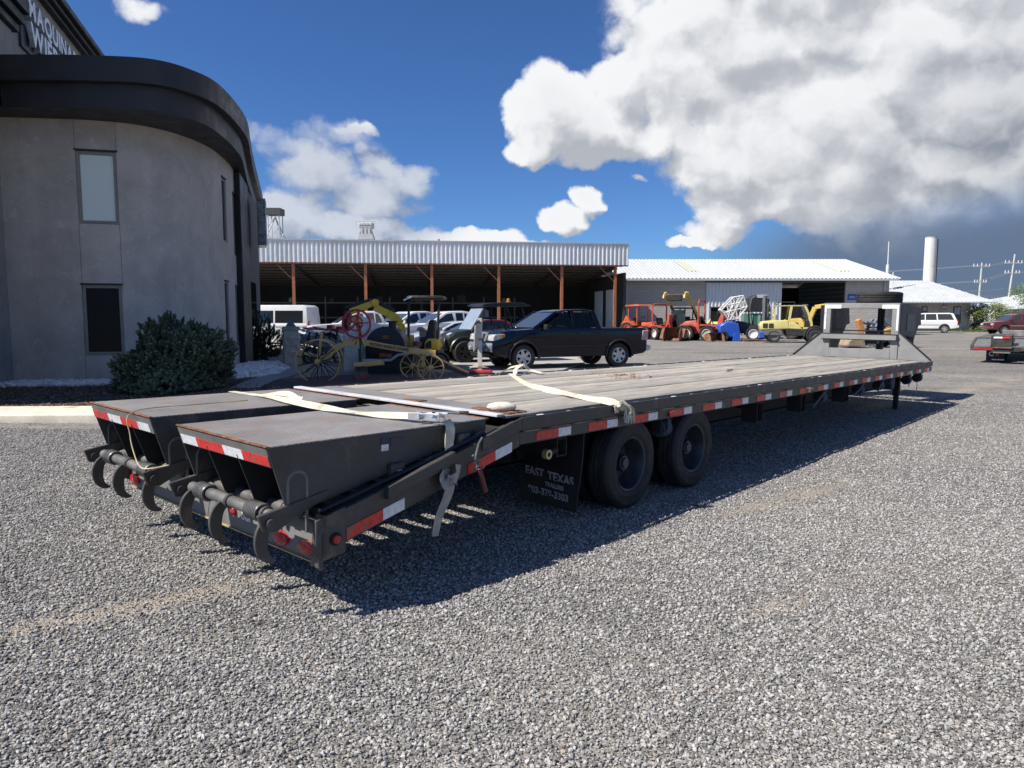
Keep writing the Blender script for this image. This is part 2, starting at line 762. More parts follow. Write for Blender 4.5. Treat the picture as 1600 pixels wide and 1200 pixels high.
def lines_y(a, b):
    return a


def track_mask(x, y):
    """bare tan wheel tracks where the gravel has been pushed aside"""
    best = 0.
    for (p, q, w) in TRACKS:
        d = q - p
        t = min(1, max(0, (Vector((x, y)) - p).dot(d) / d.length_squared))
        r = (Vector((x, y)) - (p + d * t)).length
        k = math.exp(-(r / w) ** 2)
        k *= .25 + 1.1 * max(0, noise.noise(Vector((x * 1.3, y * 1.3, w * 9))) + .35)
        best = max(best, k)
    return min(1, best)


def P2(px, py):
    q = gp(px, py)
    return Vector((q.x, q.y))


TRACKS = [(P2(10, 990), P2(200, 950), .10), (P2(160, 960), P2(330, 925), .08), (P2(330, 925), P2(540, 860), .12), (P2(1150, 800), P2(1330, 752), .12),
          (P2(1000, 850), P2(1180, 792), .06), (P2(1350, 640), P2(1590, 590), .22), (P2(900, 800), P2(1050, 770), .08), (P2(900, 860), P2(1200, 790), .05), (P2(30, 930), P2(250, 880), .05), (P2(480, 940), P2(560, 915), .09), (P2(1180, 960), P2(1420, 880), .06), (P2(60, 760), P2(200, 735), .06)]


def ground_material():
    m, nt, b = new_mat('gravel_ground')
    tc = N(nt, 'ShaderNodeTexCoord')
    P = tc.outputs['Object']
    vo = N(nt, 'ShaderNodeTexVoronoi')
    vo.inputs['Scale'].default_value = 52
    L(nt, P, vo.inputs['Vector'])
    sep = N(nt, 'ShaderNodeSeparateColor')
    L(nt, vo.outputs['Color'], sep.inputs[0])
    c = mixrgb(nt, sep.outputs[0], (.14, .136, .131), (.49, .473, .45))
    edge = N(nt, 'ShaderNodeTexVoronoi')
    edge.feature = 'DISTANCE_TO_EDGE'
    edge.inputs['Scale'].default_value = 52
    L(nt, P, edge.inputs['Vector'])
    c = mixrgb(nt, mrange(nt, edge.outputs['Distance'], 0, .14, .75, 0), c, (.075, .07, .066))  # cell edges darkened in place of shade in gaps between stones
    # broad patches: dust, compaction, tyre marks
    n1 = noise_node(nt, .55, 6, .6)
    c = mixrgb(nt, mrange(nt, n1.outputs['Fac'], .38, .66, 0, .5), c, (.33, .30, .262))
    n2 = noise_node(nt, .35, 5, .55, stretch=(.25, 1.6, 1))
    c = mixrgb(nt, 1.0, c, mixrgb(nt, mrange(nt, n2.outputs['Fac'], .3, .7), (.76, .76, .77), (1.12, 1.11, 1.09)), 'MULTIPLY')
    n9 = noise_node(nt, 9, 9, .75)
    c = mixrgb(nt, 1.0, c, mixrgb(nt, mrange(nt, n9.outputs['Fac'], .33, .67), (.66, .655, .65), (1.24, 1.235, 1.225)), 'MULTIPLY')
    at_ = N(nt, 'ShaderNodeAttribute')
    at_.attribute_name = 'track'
    n3 = noise_node(nt, 25, 6, .7)
    ca = mixrgb(nt, n3.outputs['Fac'], (.28, .235, .19), (.44, .385, .325))
    c = mixrgb(nt, mrange(nt, at_.outputs['Fac'], .12, .55, 0, .75), c, ca)
    L(nt, c, b.inputs['Base Color'])
    b.inputs['Roughness'].default_value = .95
    b.inputs['Specular IOR Level'].default_value = .2
    bump(nt, b, edge.outputs['Distance'], .9, .02)
    return m


def axis_ticks(stops):
    out = []
    for (a, b, st) in stops:
        k = max(1, int(round((b - a) / st)))
        out += [a + (b - a) * i / k for i in range(k)]
    out.append(stops[-1][1])
    return out


xs = axis_ticks([(-6000, -600, 1350), (-600, -100, 125), (-100, -20, 16), (-20, -7, 1), (-7, 7, .12), (7, 16, .5), (16, 40, 3), (40, 100, 15), (100, 600, 125), (600, 6000, 1350)])
ys = axis_ticks([(-300, -20, 70), (-20, 1, 3), (1, 10, .12), (10, 20, .5), (20, 60, 2), (60, 120, 10), (120, 600, 120), (600, 9000, 2100)])
vs, fs, tr = [], [], []
for y in ys:
    for x in xs:
        z = gz(x, y)
        if abs(x) < 12 and 0 < y < 24:
            z += .018 * noise.noise(Vector((x * .8, y * .8, 3)))
        vs.append((x, y, z))
        tr.append(track_mask(x, y) if abs(x) < 14 and 0 < y < 24 else 0)
nx = len(xs)
for j in range(len(ys) - 1):
    for i in range(nx - 1):
        fs.append((j * nx + i, j * nx + i + 1, (j + 1) * nx + i + 1, (j + 1) * nx + i))
gm = bpy.data.meshes.new('gravel_yard')
gm.from_pydata(vs, [], fs)
a = gm.attributes.new('track', 'FLOAT', 'POINT')
a.data.foreach_set('value', tr)
gm.materials.append(ground_material())
gm.polygons.foreach_set('use_smooth', [True] * len(gm.polygons))
go = bpy.data.objects.new('gravel_yard', gm)
COL.objects.link(go)
tag(go, kind='structure')

# loose stones on the near part of the yard
vs, fs, dn = [], [], []
gx = [-12 + .2 * i for i in range(145)]
gy = [1.4 + .2 * i for i in range(74)]
ok = {}
for j, y in enumerate(gy):
    for i, x in enumerate(gx):
        ok[(i, j)] = abs(x) < .80 * y + 1.4 and not (x < -2.6 and y > 9.6)
        vs.append((x, y, gz(x, y) + .018 * noise.noise(Vector((x * .8, y * .8, 3))) + .004))
        d = 6200 if y < 5 else 6200 * (5 / y) ** 1.5
        pat = .82 + .5 * noise.noise(Vector((x * .9, y * 1.7, 8)))
        dn.append(max(0, d * pat * (1 - .93 * sm(.12, .5, track_mask(x, y)))))
n_ = len(gx)
for j in range(len(gy) - 1):
    for i in range(n_ - 1):
        if all(ok[k] for k in ((i, j), (i + 1, j), (i, j + 1), (i + 1, j + 1))):
            fs.append((j * n_ + i, j * n_ + i + 1, (j + 1) * n_ + i + 1, (j + 1) * n_ + i))
me = bpy.data.meshes.new('gravel')
me.from_pydata(vs, [], fs)
a = me.attributes.new('dens', 'FLOAT', 'POINT')
a.data.foreach_set('value', dn)
scatter('gravel', me, 0, .0036, .0118, stone_mat('gravel_stone', .115, .47, (1, .975, .94), (.38, .30, .24), .02), flat=.8, attr='dens', sub=1, rough=.42)

# ================================================================== left building
STUCCO = None


def stucco_mat(name, col, scale=1.6):
    m, nt, b = new_mat(name)
    n = noise_node(nt, scale, 8, .6, dist=.3)
    n2 = noise_node(nt, scale * 4.5, 6, .65, dist=1.2)
    c = mixrgb(nt, mrange(nt, n.outputs['Fac'], .3, .7), tuple(q * .86 for q in col), tuple(q * 1.1 for q in col))
    c = mixrgb(nt, mrange(nt, n2.outputs['Fac'], .54, .70, 0, .5), c, tuple(min(1, q * 1.45) for q in col))
    n6 = noise_node(nt, 2.5, 6, .6, stretch=(1, 1, .10))
    c = mixrgb(nt, 1.0, c, mixrgb(nt, mrange(nt, n6.outputs['Fac'], .35, .68), (.94, .935, .93), (1.03, 1.03, 1.03)), 'MULTIPLY')
    L(nt, c, b.inputs['Base Color'])
    b.inputs['Roughness'].default_value = .8
    n3 = noise_node(nt, 35, 6, .7)
    n4 = noise_node(nt, 5, 5, .6)
    s = N(nt, 'ShaderNodeMath', operation='MULTIPLY_ADD')
    s.inputs[1].default_value = 3
    L(nt, n4.outputs['Fac'], s.inputs[0])
    L(nt, n3.outputs['Fac'], s.inputs[2])
    bump(nt, b, s.outputs[0], .5, .006)
    return m


STUCCO = stucco_mat('grey_brown_stucco', (.47, .435, .405))
STUCCO2 = stucco_mat('warm_stucco', (.38, .345, .31))
BLACKTRIM = mat('charcoal_trim', (.022, .023, .027), .55, var=.2, scale=3, bmp=.1)
BRONZE = mat('window_bronze', (.24, .22, .195), .45, var=.1)
GLASS = glass('window_glass')

wall_plan = spline([(-10.45, 14.88), (-9.4, 15.0), (-8.5, 15.16), (-7.8, 15.5), (-7.33, 16.25), (-7.15, 17.4), (-7.3, 18.8), (-7.6, 20.2), (-8.3, 23.0), (-9.9, 28.5)], 8)
bld = thing('stucco_building', 'grey stucco office building with rounded corner and black parapet', 'building', (0, 0, 0))
ZW = 5.52
front = wall_plan[:8 * 7 + 1]
# projecting left wing, only its edge is in view
MB().box((-18, 10.3, -.1), (-10.36, 14.87, ZW)).build('wing_wall', STUCCO2, bld)
# grooves in the render beside the windows: thin recessed-looking joint beads
def wall_at(px):
    """point of the front wall plan under a pixel column, and its outward normal"""
    k = (px - 800) / CAM_F
    for a, b in zip(front[:-1], front[1:]):
        fa, fb = a.x - k * a.y * 1.0, b.x - k * b.y
        if fa * fb <= 0:
            t = fa / (fa - fb + 1e-12)
            p = a + (b - a) * t
            d = (b - a).normalized()
            return p, d, Vector((d.y, -d.x))
    return None


def wall_px(px, py):
    """front wall point under a pixel (tilt of the camera allowed for)"""
    Y = 15
    for _ in range(12):
        r = ray(px, py)
        k = r.x / r.y
        hit = None
        for a, b in zip(front[:-1], front[1:]):
            fa, fb = a.x - k * a.y, b.x - k * b.y
            if fa * fb <= 0:
                t = fa / (fa - fb + 1e-12)
                hit = (a + (b - a) * t, (b - a).normalized())
                break
        if hit is None:
            return None
        p, d = hit
        z = CAM_H + r.z / r.y * p.y
        return Vector((p.x, p.y, z)), d
    return None


ARC = [0.]
for a, b in zip(front[:-1], front[1:]):
    ARC.append(ARC[-1] + (b - a).length)


def arc_at(s_):
    """plan point and direction at a length along the wall"""
    for k in range(len(front) - 1):
        if s_ <= ARC[k + 1] or k == len(front) - 2:
            a, b = front[k], front[k + 1]
            d = (b - a).normalized()
            return a + d * (s_ - ARC[k]), d


def arc_of(p):
    best = None
    for k in range(len(front) - 1):
        a, b = front[k], front[k + 1]
        t = min(1, max(0, (Vector((p.x, p.y)) - a).dot(b - a) / (b - a).length_squared))
        q = a + (b - a) * t
        e = (Vector((p.x, p.y)) - q).length
        if best is None or e < best[0]:
            best = (e, ARC[k] + (b - a).length * t)
    return best[1]


OPENINGS = []
DEPTH = .11


def wall_window(pl, pr, pt, pb, pane_m, name='window', jamb=.07):
    sa, sb = arc_of(wall_px(pl, (pt + pb) / 2)[0]), arc_of(wall_px(pr, (pt + pb) / 2)[0])
    mid = (pl + pr) / 2
    z1 = wall_px(mid, pt)[0].z
    z0 = wall_px(mid, pb)[0].z
    OPENINGS.append((sa, sb, z0, z1))
    a, b = arc_at(sa)[0], arc_at(sb)[0]
    d = (b - a)
    w = d.length
    d.normalize()
    nrm = Vector((d.y, -d.x))
    M = Matrix(((d.x, -nrm.x, 0, a.x), (d.y, -nrm.y, 0, a.y), (0, 0, 1, z0), (0, 0, 0, 1)))
    h = z1 - z0
    f = MB()
    o0, o1 = .02, DEPTH + .02
    f.box((.002, o0, .002), (jamb, o1, h - .002), M).box((w - jamb, o0, .002), (w - .002, o1, h - .002), M)
    f.box((jamb, o0, .002), (w - jamb, o1, jamb), M).box((jamb, o0, h - jamb), (w - jamb, o1, h - .002), M)
    fo = f.build(name, BRONZE, bld, bevel=.006)
    MB().box((jamb, o0 + .035, jamb), (w - jamb, o0 + .05, h - jamb), M).build('pane', pane_m, fo)
    MB().box((-.02, -.03, h), (w + .02, .02, h + .03), M).build('drip_edge', BLACKTRIM, fo)
    return M, w, h


GLASS_PALE = glass('painted_sky_glass', (.74, .80, .74), .08)  # pale base colour stands in for the bright sky reflected in the pane
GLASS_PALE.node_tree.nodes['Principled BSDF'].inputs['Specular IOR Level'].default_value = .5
GLASS_DK = glass('dark_screen_glass', (.006, .006, .008), .25)
GLASS_DK.node_tree.nodes['Principled BSDF'].inputs['Specular IOR Level'].default_value = .15
M1, w1, h1 = wall_window(120, 184, 236, 350, GLASS_PALE)
M2, w2, h2 = wall_window(130, 193, 445, 555, GLASS_DK)
for (pl, pr, pt, pb) in ((347.5, 354, 280, 378), (352.5, 358.5, 440, 540)):
    wall_window(pl, pr, pt, pb, GLASS, jamb=.05)
for (pl, pr, pt, pb) in ((364.5, 367.5, 305, 398), (369, 372.5, 448, 541)):
    wall_window(pl, pr, pt, pb, GLASS, jamb=.05)
# the wall skin, with real openings and reveals
ss = sorted(set([round(q, 4) for q in ARC] + [round(q, 4) for o in OPENINGS for q in o[:2]]))
zz = sorted(set([-.1, ZW] + [round(q, 4) for o in OPENINGS for q in o[2:]]))
m = MB()
for q in ss:
    p, d = arc_at(q)
    for z in zz:
        m.v.append((p.x, p.y, z))
nz = len(zz)


def is_open(sm_, zm):
    return any(o[0] < sm_ < o[1] and o[2] < zm < o[3] for o in OPENINGS)


for i in range(len(ss) - 1):
    for j in range(nz - 1):
        if not is_open((ss[i] + ss[i + 1]) / 2, (zz[j] + zz[j + 1]) / 2):
            o = i * nz + j
            m.f.append((o, o + nz, o + nz + 1, o + 1))
for (sa, sb, z0, z1) in OPENINGS:
    (a, d), (b, d2) = arc_at(sa), arc_at(sb)
    dn_v = Vector((-(b - a).normalized().y, (b - a).normalized().x)) * (DEPTH + .05)
    q = [(a.x, a.y, z0), (b.x, b.y, z0), (b.x, b.y, z1), (a.x, a.y, z1)]
    q += [(x + dn_v.x, y + dn_v.y, z) for x, y, z in q]
    m.add(q, [(0, 1, 5, 4), (1, 2, 6, 5), (2, 3, 7, 6), (3, 0, 4, 7)])
m.build('wall', STUCCO, bld, smooth=25)
MB().prism([tuple(p) for p in offset2(front, -.3)] + [(-18, 20.1), (-18, 15.1)], 'z', -.1, ZW - .01).build('core', mat('dark_interior', (.01, .01, .011), .9), bld)
# vertical control joints in the stucco, above and below the windows
JOINT = mat('stucco_joint', (.20, .18, .165), .9, var=.1)  # darker tone of the stucco joints
for M, w, h, up, dn_ in ((M1, w1, h1, 1.2, 1.4), (M2, w2, h2, 0, .95)):
    for x in (0, w):
        if up:
            MB().box((x - .005, -.003, h + .03), (x + .005, .05, h + up), M).build('control_joint', JOINT, bld, smooth=0)
        MB().box((x - .005, -.003, -dn_), (x + .005, .05, 0), M).build('control_joint', JOINT, bld, smooth=0)

# black stepped parapet that follows the wall
fas = spline([(-9.72, 14.06), (-8.9, 14.06), (-7.9, 14.1), (-6.9, 14.28), (-6.4, 14.85), (-6.2, 15.9), (-6.55, 18.3), (-7.25, 20.6), (-7.95, 22.8), (-10.2, 30.2)], 8)


def ring(outer, inner, z0, z1):
    m = MB()
    n = len(outer)
    for pts, z in ((outer, z0), (outer, z1), (inner, z1), (inner, z0)):
        m.v += [(p.x, p.y, z) for p in pts]
    for i in range(n - 1):
        for k in range(4):
            a, b = k * n, ((k + 1) % 4) * n
            m.f.append((a + i, a + i + 1, b + i + 1, b + i))
    m.f += [(0, n, 2 * n, 3 * n), (n - 1, 2 * n - 1, 3 * n - 1, 4 * n - 1)]
    return m


inner = offset2(fas, -.35)
MB().prism([tuple(p) for p in offset2(fas, -.18)] + [(-18, 30), (-18, 14.25)], 'z', ZW - .015, ZW + .02).build('soffit', BLACKTRIM, bld, smooth=0)
ring(fas, inner, 5.96, 6.42).build('parapet_upper', BLACKTRIM, bld, smooth=30)
ring(offset2(fas, -.16), inner, ZW - .02, 5.955).build('parapet_lower', BLACKTRIM, bld, smooth=30)
MB().box((-18, 10.0, 5.96), (-9.74, 14.055, 6.42)).build('parapet_upper', BLACKTRIM, bld, bevel=.01)
MB().box((-18, 10.1, 5.5), (-9.88, 14.2, 5.955)).build('parapet_lower', BLACKTRIM, bld, bevel=.01)
MB().prism([tuple(p) for p in offset2(fas, -.2)] + [(-18, 30), (-18, 14.3)], 'z', 6.2, 6.3).build('roof', BLACKTRIM, bld)
# dark portal beyond the corner
pts = [Vector((-7.52, 20.15)), Vector((-8.25, 23.0)), Vector((-9.0, 26.2))]
m = MB()
m.prism([(-7.42, 20.15), (-8.02, 22.4), (-9.6, 22.4), (-9.6, 20.15)], 'z', -.1, ZW - .05)
m.build('portal_wall', BLACKTRIM, bld, bevel=.02)
m = MB()
m.prism([(-8.12, 22.45), (-8.95, 25.9), (-12, 25.9), (-12, 22.45)], 'z', -.1, ZW - .05)
m.build('portal_wall', mat('dark_stucco', (.075, .078, .088), .75, bmp=.2), bld, bevel=.02)
MB().prism([(-8.07, 22.55), (-8.42, 24.0), (-8.6, 24.0), (-8.25, 22.55)], 'z', .1, 2.6).build('doorway', GLASS, bld)
# small metal sign box that sticks out of the portal
pA, pB = at(403, 310, 22.9), at(403, 383, 22.9)
sx_ = lambda y, o: pB.x - (y - 22.9) * .36 + o + .12
sb = MB().prism([(sx_(22.9, -.1), 22.9), (sx_(22.9, .16), 22.9), (sx_(23.9, .16), 23.9), (sx_(23.9, -.1), 23.9)], 'z', pB.z, pA.z).build('sign_box', mat('sign_silver', (.55, .58, .62), .3, .6), bld, bevel=.015)
MB().prism([(sx_(22.97, .162), 22.97), (sx_(22.97, .18), 22.97), (sx_(23.83, .18), 23.83), (sx_(23.83, .162), 23.83)], 'z', pB.z + .07, pA.z - .07).build('sign_face', mat('sign_white', (.75, .77, .8), .4), sb)

# taller wing behind with the lettering; its long face runs slightly away to the left
WE = Vector((-.293, .956, 0))                 # along the face, away from the camera
WN = Vector((.956, .293, 0))                  # out of the face
WING_O = WN * -5.6


def wing_hit(px, py, off=0.):
    r = ray(px, py)
    t = (-5.6 + off) / (WN.x * r.x + WN.y * r.y)
    return Vector((r.x * t, r.y * t, CAM_H + r.z * t))


def wing_box(name, m, s0, s1, d0, d1, z0, z1, par=None, bev=.015):
    """box along the face from s0 to s1, from d0 behind to d1 in front of the wall plane"""
    M = Matrix(((WE.x, -WN.x, 0, WING_O.x), (WE.y, -WN.y, 0, WING_O.y), (0, 0, 1, 0), (0, 0, 0, 1)))
    return MB().box((s0, -d1, z0), (s1, d0, z1), M).build(name, m, par or bld, bevel=bev)


def s_of(p):
    return (p - WING_O).dot(WE)


s_end = s_of(wing_hit(172, 100)) + 3
wing_box('sign_wall', STUCCO2, s_of(wing_hit(0, 20)) - 2, s_end, 6, 0, 0, 9.2)
for (o, z0, z1) in ((.16, 9.15, 9.25), (.28, 9.252, 9.36), (.40, 9.362, 9.52)):
    wing_box('cornice', BLACKTRIM, s_of(wing_hit(0, 20)) - 2, s_end + o, 6, o, z0, z1)
ge = s_of(wing_hit(30, 25, .25))
for (o, z0, z1) in ((.22, 7.6, 7.78), (.32, 7.782, 8.0), (.42, 8.002, 8.3)):
    wing_box('cornice', BLACKTRIM, ge - 5, ge + o * .3, 3, o + .0, z0, z1)
wing_box('gable_wall', STUCCO2, ge - 5, ge - .1, 3, .12, 0, 7.6)
# unseen tall block added at left to shade the parapet and planting bed
MB().box((-24, 9.6, 0), (-12.7, 14.2, 13.6)).build('shade_block', STUCCO2, bld)
LETTER = mat('brushed_letter', (.78, .80, .83), .3, .3, var=.08)
LBACK = mat('letter_side', (.06, .06, .065), .5)


def wing_text(txt, px, py_t, py_b, sx):
    top, bot = wing_hit(px, py_t, .15), wing_hit(px, py_b, .15)
    size = (top.z - bot.z) / .72
    p = (top + bot) / 2
    s_ = 0.
    for ch in txt:
        me = text_mesh(ch, size, .10, 'LEFT', LETTER, bold=size * .03)
        me.transform(Matrix.Scale(sx, 4, (1, 0, 0)))
        x0 = min(v.co.x for v in me.vertices)
        x1 = max(v.co.x for v in me.vertices)
        q = p + WE * (s_ - x0)
        inst('letter', me, bld).matrix_local = frame(WE, (0, 0, 1), q)
        s_ += x1 - x0 + size * .13
    return top, bot, s_


t1_, b1_, l1_ = wing_text('MAQUINARIA', 41, -5, 24, 1.12)
t2_, b2_, l2_ = wing_text('WIEBE', 45, 36, 68, 1.2)
k0 = s_of(t2_)
wing_box('sign_tray', LBACK, k0 - .25, k0 + l2_ + .15, 0, .06, b2_.z - .12, t2_.z + .06)

# ================================================================== planting in front of the building
ZB = .13
KERB = mat('cream_concrete', (.66, .60, .48), .85, var=.16, scale=5, dirt=(.32, .27, .21), dirt_amt=.12, bmp=.3)
kp = [(-16, 9.78), (-9, 9.8), (-6.9, 9.84), (-5.0, 10.0), (-3.9, 10.6), (-3.4, 11.6), (-3.25, 12.4)]
kp = [Vector(p) for p in kp]
ksp = spline(kp, 6)
kin = offset2(ksp, -1.05)
m = ring(ksp, kin, -.15, .19)
tag(m.build('kerb', KERB, None, bevel=.02, seg=2, smooth=30), kind='structure')
poly = [tuple(p) for p in kin] + [(-3.6, 13.4), (-5.2, 16.2), (-6.6, 16.6), (-7.0, 16.0), (-8, 15.0), (-16, 14.6)]
mulch_m = mat('mulch_soil', (.075, .058, .045), .95, var=.5, scale=30, bmp=.6)
m = MB()
m.v = [(x, y, .155) for x, y in poly]
m.f = [tuple(range(len(poly)))]
tag(m.build('planting_bed', mulch_m, None, smooth=0), kind='structure')


def sheet(poly, z, name='sheet'):
    bm = bmesh.new()
    f = bm.faces.new([bm.verts.new((x, y, z)) for x, y in poly])
    bmesh.ops.triangulate(bm, faces=[f])
    me = bpy.data.meshes.new(name)
    bm.to_mesh(me)
    bm.free()
    return me


chips = [(-9.8, 10.95), (-6.5, 11.0), (-4.9, 11.5), (-4.4, 12.6), (-4.6, 14.2), (-5.8, 15.6), (-7.4, 14.4), (-9.8, 14.0)]
scatter('wood_mulch', sheet(chips, .155), 900, .012, .045, stone_mat('bark_chip', .035, .17, (1, .74, .55), (.3, .22, .15), .1), flat=.35, seed=4, sub=1, rough=.3)
# white pebbles along the wall, held by a steel edge, widening to the right of the shrub
edge = offset2(wall_plan[:60], .95)
peb = [tuple(p) for p in wall_plan[:60]] + [tuple(p) for p in reversed(edge)]
peb2 = [(-7.3, 15.9), (-6.2, 16.0), (-5.6, 17.2), (-5.9, 19.2), (-6.9, 21.6), (-7.7, 22.4), (-7.55, 20.2), (-7.2, 18.5), (-7.1, 17.2)]
wp = stone_mat('white_pebble_stone', .62, .92, (1, .99, .97), (.62, .58, .52), .1)
scatter('white_pebbles', sheet([(x, y) for x, y in peb[:59]] + peb[60:][::-1][::-1], .20), 900, .03, .07, wp, flat=.75, seed=6, sub=2, rough=.22)
scatter('white_pebbles', sheet(peb2, .15), 520, .025, .06, wp, flat=.75, seed=9, sub=2, rough=.22)
EDGING = mat('concrete_edging', (.19, .185, .18), .85, var=.2, bmp=.2)
tag(ring(offset2(wall_plan[:44], 1.02), offset2(wall_plan[:44], .94), .1, .165).build('bed_edging', EDGING, None), kind='structure')
# curved concrete walk and red pavers right of the shrub
CONC = mat('grey_concrete', (.30, .29, .28), .9, var=.15, scale=3, bmp=.2)
wk = spline([(-4.9, 14.0), (-5.15, 15.6), (-5.2, 17.4), (-5.7, 19.4), (-6.9, 22.4), (-8.6, 26.5), (-10.5, 31)], 6)
tag(ring(wk, offset2(wk, -.55), 0, .17).build('concrete_walk', CONC, None, bevel=.015), kind='structure')


def paver_mat():
    m, nt, b = new_mat('red_paver')
    tc = N(nt, 'ShaderNodeTexCoord')
    br = N(nt, 'ShaderNodeTexBrick')
    br.inputs['Scale'].default_value = 5
    br.inputs['Color1'].default_value = (.13, .06, .05, 1)
    br.inputs['Color2'].default_value = (.19, .09, .075, 1)
    br.inputs['Mortar'].default_value = (.06, .05, .045, 1)
    L(nt, tc.outputs['Object'], br.inputs['Vector'])
    L(nt, br.outputs['Color'], b.inputs['Base Color'])
    b.inputs['Roughness'].default_value = .85
    bump(nt, b, br.outputs['Fac'], -.6, .01)
    return m


pav = [(-4.85, 14.05), (-3.4, 12.9), (-1.6, 14.4), (-.6, 16.6), (-1.3, 18.4), (-3.2, 18.3), (-5.1, 16.5)]
m = MB().prism(pav, 'z', .0, .125)
tag(m.build('brick_paving', paver_mat(), None), kind='structure')
# pale gravel bed behind the pavers and the concrete apron the cars stand on
pg = [(-5.1, 16.6), (-3.2, 18.4), (-1.3, 18.5), (-1.2, 20.5), (-3.0, 22.5), (-6.4, 21.9)]
pgm = mat('buff_gravel', (.33, .28, .22), .95, var=.5, scale=40, bmp=.7)
tag(MB().prism(pg, 'z', .0, .115).build('gravel_bed', pgm, None), kind='structure')
ap = [(-30, 24.5), (-8.5, 24.5), (-3.2, 22.6), (-.4, 19.2), (1.2, 19.6), (2.4, 24), (3, 60), (-30, 60)]
tag(MB().prism(ap, 'z', -.05, .02).build('concrete_apron', mat('apron_concrete', (.36, .345, .325), .9, var=.14, scale=1.2, bmp=.15), None), kind='structure')
# ================================================================== the gooseneck flatbed trailer
# local frame: x along the trailer (nose +), y across (far side +), z up from the ground
TR = thing('flatbed_trailer', 'long black gooseneck flatbed trailer with grey plank deck and flip ramps', 'trailer')
ax = Vector((U.x, U.y, -.0147)).normalized()
ay = Vector((V.x, V.y, .011))
ay = (ay - ax * ay.dot(ax)).normalized()
az = ax.cross(ay)
TM = Matrix((ax, ay, az)).transposed().to_4x4()
TM.translation = (TO.x, TO.y, 0)
TR.matrix_world = TM
TR.location = TM.translation
TR.rotation_euler = TM.to_euler()
H, LEN, W = .885, 11.54, 2.59

PAINT = mat('worn_black_paint', (.050, .048, .046), .5, var=.35, scale=4, dirt=(.115, .098, .082), dirt_amt=.20, dscale=5, bmp=.12)
PAINTG = mat('faded_grey_paint', (.15, .147, .142), .6, var=.18, scale=5, dirt=(.2, .17, .14), dirt_amt=.12, bmp=.12)
UNDER = mat('dusty_black_steel', (.022, .021, .021), .75, var=.4, scale=5, dirt=(.07, .055, .045), dirt_amt=.2)
BAR = mat('satin_grey_steel', (.15, .148, .145), .42, .2, var=.25, scale=9, dirt=(.16, .10, .06), dirt_amt=.1, dscale=9)
RUST = mat('rusty_steel', (.20, .085, .04), .9, var=.5, scale=25, bmp=.5)
RUBBER = mat('tyre_rubber', (.018, .018, .018), .75, var=.35, scale=8, dirt=(.05, .046, .042), dirt_amt=.25, bmp=.1)
RIM_M = mat('dark_rim', (.040, .046, .058), .38, .2, var=.3, scale=7, dirt=(.09, .075, .06), dirt_amt=.12)
RED_T = mat('red_reflective_tape', (.62, .035, .03), .35, var=.25, scale=30, dirt=(.26, .10, .08), dirt_amt=.18, dscale=9)
WHITE_T = mat('white_reflective_tape', (.72, .74, .76), .35, var=.14, scale=30, dirt=(.38, .35, .32), dirt_amt=.16, dscale=9)
LENS = mat('red_lens', (.42, .02, .025), .18, var=.25, scale=40)
AMBER = mat('amber_lens', (.55, .22, .03), .2, var=.2, scale=40)
CREAM = mat('cream_webbing', (.58, .54, .42), .85, var=.2, scale=20, bmp=.3, dirt=(.36, .31, .24), dirt_amt=.14, dscale=7)
BLUEWEB = mat('faded_blue_webbing', (.045, .06, .10), .85, var=.3, scale=12, bmp=.3)
GALVS = mat('worn_zinc', (.34, .34, .33), .5, .4)
BLACKSTEEL = mat('black_gap', (.012, .012, .013), .8)


def plank_mat():
    m, nt, b = new_mat('weathered_plank')
    oi = N(nt, 'ShaderNodeObjectInfo')
    tc = N(nt, 'ShaderNodeTexCoord')
    ad = N(nt, 'ShaderNodeVectorMath', operation='ADD')
    L(nt, tc.outputs['Object'], ad.inputs[0])
    ml = N(nt, 'ShaderNodeVectorMath', operation='SCALE')
    ml.inputs[0].default_value = (3.1, 7.7, 1.3)
    ml.inputs['Scale'].default_value = 1
    sc_ = N(nt, 'ShaderNodeMath', operation='MULTIPLY')
    sc_.inputs[1].default_value = 9
    L(nt, oi.outputs['Random'], sc_.inputs[0])
    L(nt, sc_.outputs[0], ml.inputs['Scale'])
    L(nt, ml.outputs[0], ad.inputs[1])

    def ns(stretch, scale, detail, rough=.65):
        mp = N(nt, 'ShaderNodeMapping')
        mp.inputs['Scale'].default_value = stretch
        L(nt, ad.outputs[0], mp.inputs['Vector'])
        n = N(nt, 'ShaderNodeTexNoise')
        n.inputs['Scale'].default_value = scale
        n.inputs['Detail'].default_value = detail
        n.inputs['Roughness'].default_value = rough
        L(nt, mp.outputs[0], n.inputs['Vector'])
        return n.outputs['Fac']
    grain = ns((.35, 9, 9), 6, 9, .72)
    patch = ns((.6, 1.4, 1), 1.3, 6)
    c = mixrgb(nt, mrange(nt, grain, .3, .7), (.19, .176, .155), (.52, .50, .455))
    c = mixrgb(nt, mrange(nt, patch, .52, .72, 0, .5), c, (.46, .34, .21))
    dk = ns((.8, 2.2, 1), 2.6, 8, .7)
    c = mixrgb(nt, mrange(nt, dk, .60, .74, 0, .6), c, (.10, .088, .075))
    c = mixrgb(nt, 1.0, c, mixrgb(nt, oi.outputs['Random'], (.74, .74, .75), (1.14, 1.1, 1.05)), 'MULTIPLY')
    L(nt, c, b.inputs['Base Color'])
    b.inputs['Roughness'].default_value = .85
    b.inputs['Specular IOR Level'].default_value = .3
    bump(nt, b, grain, .7, .012)
    return m


PLANK = plank_mat()


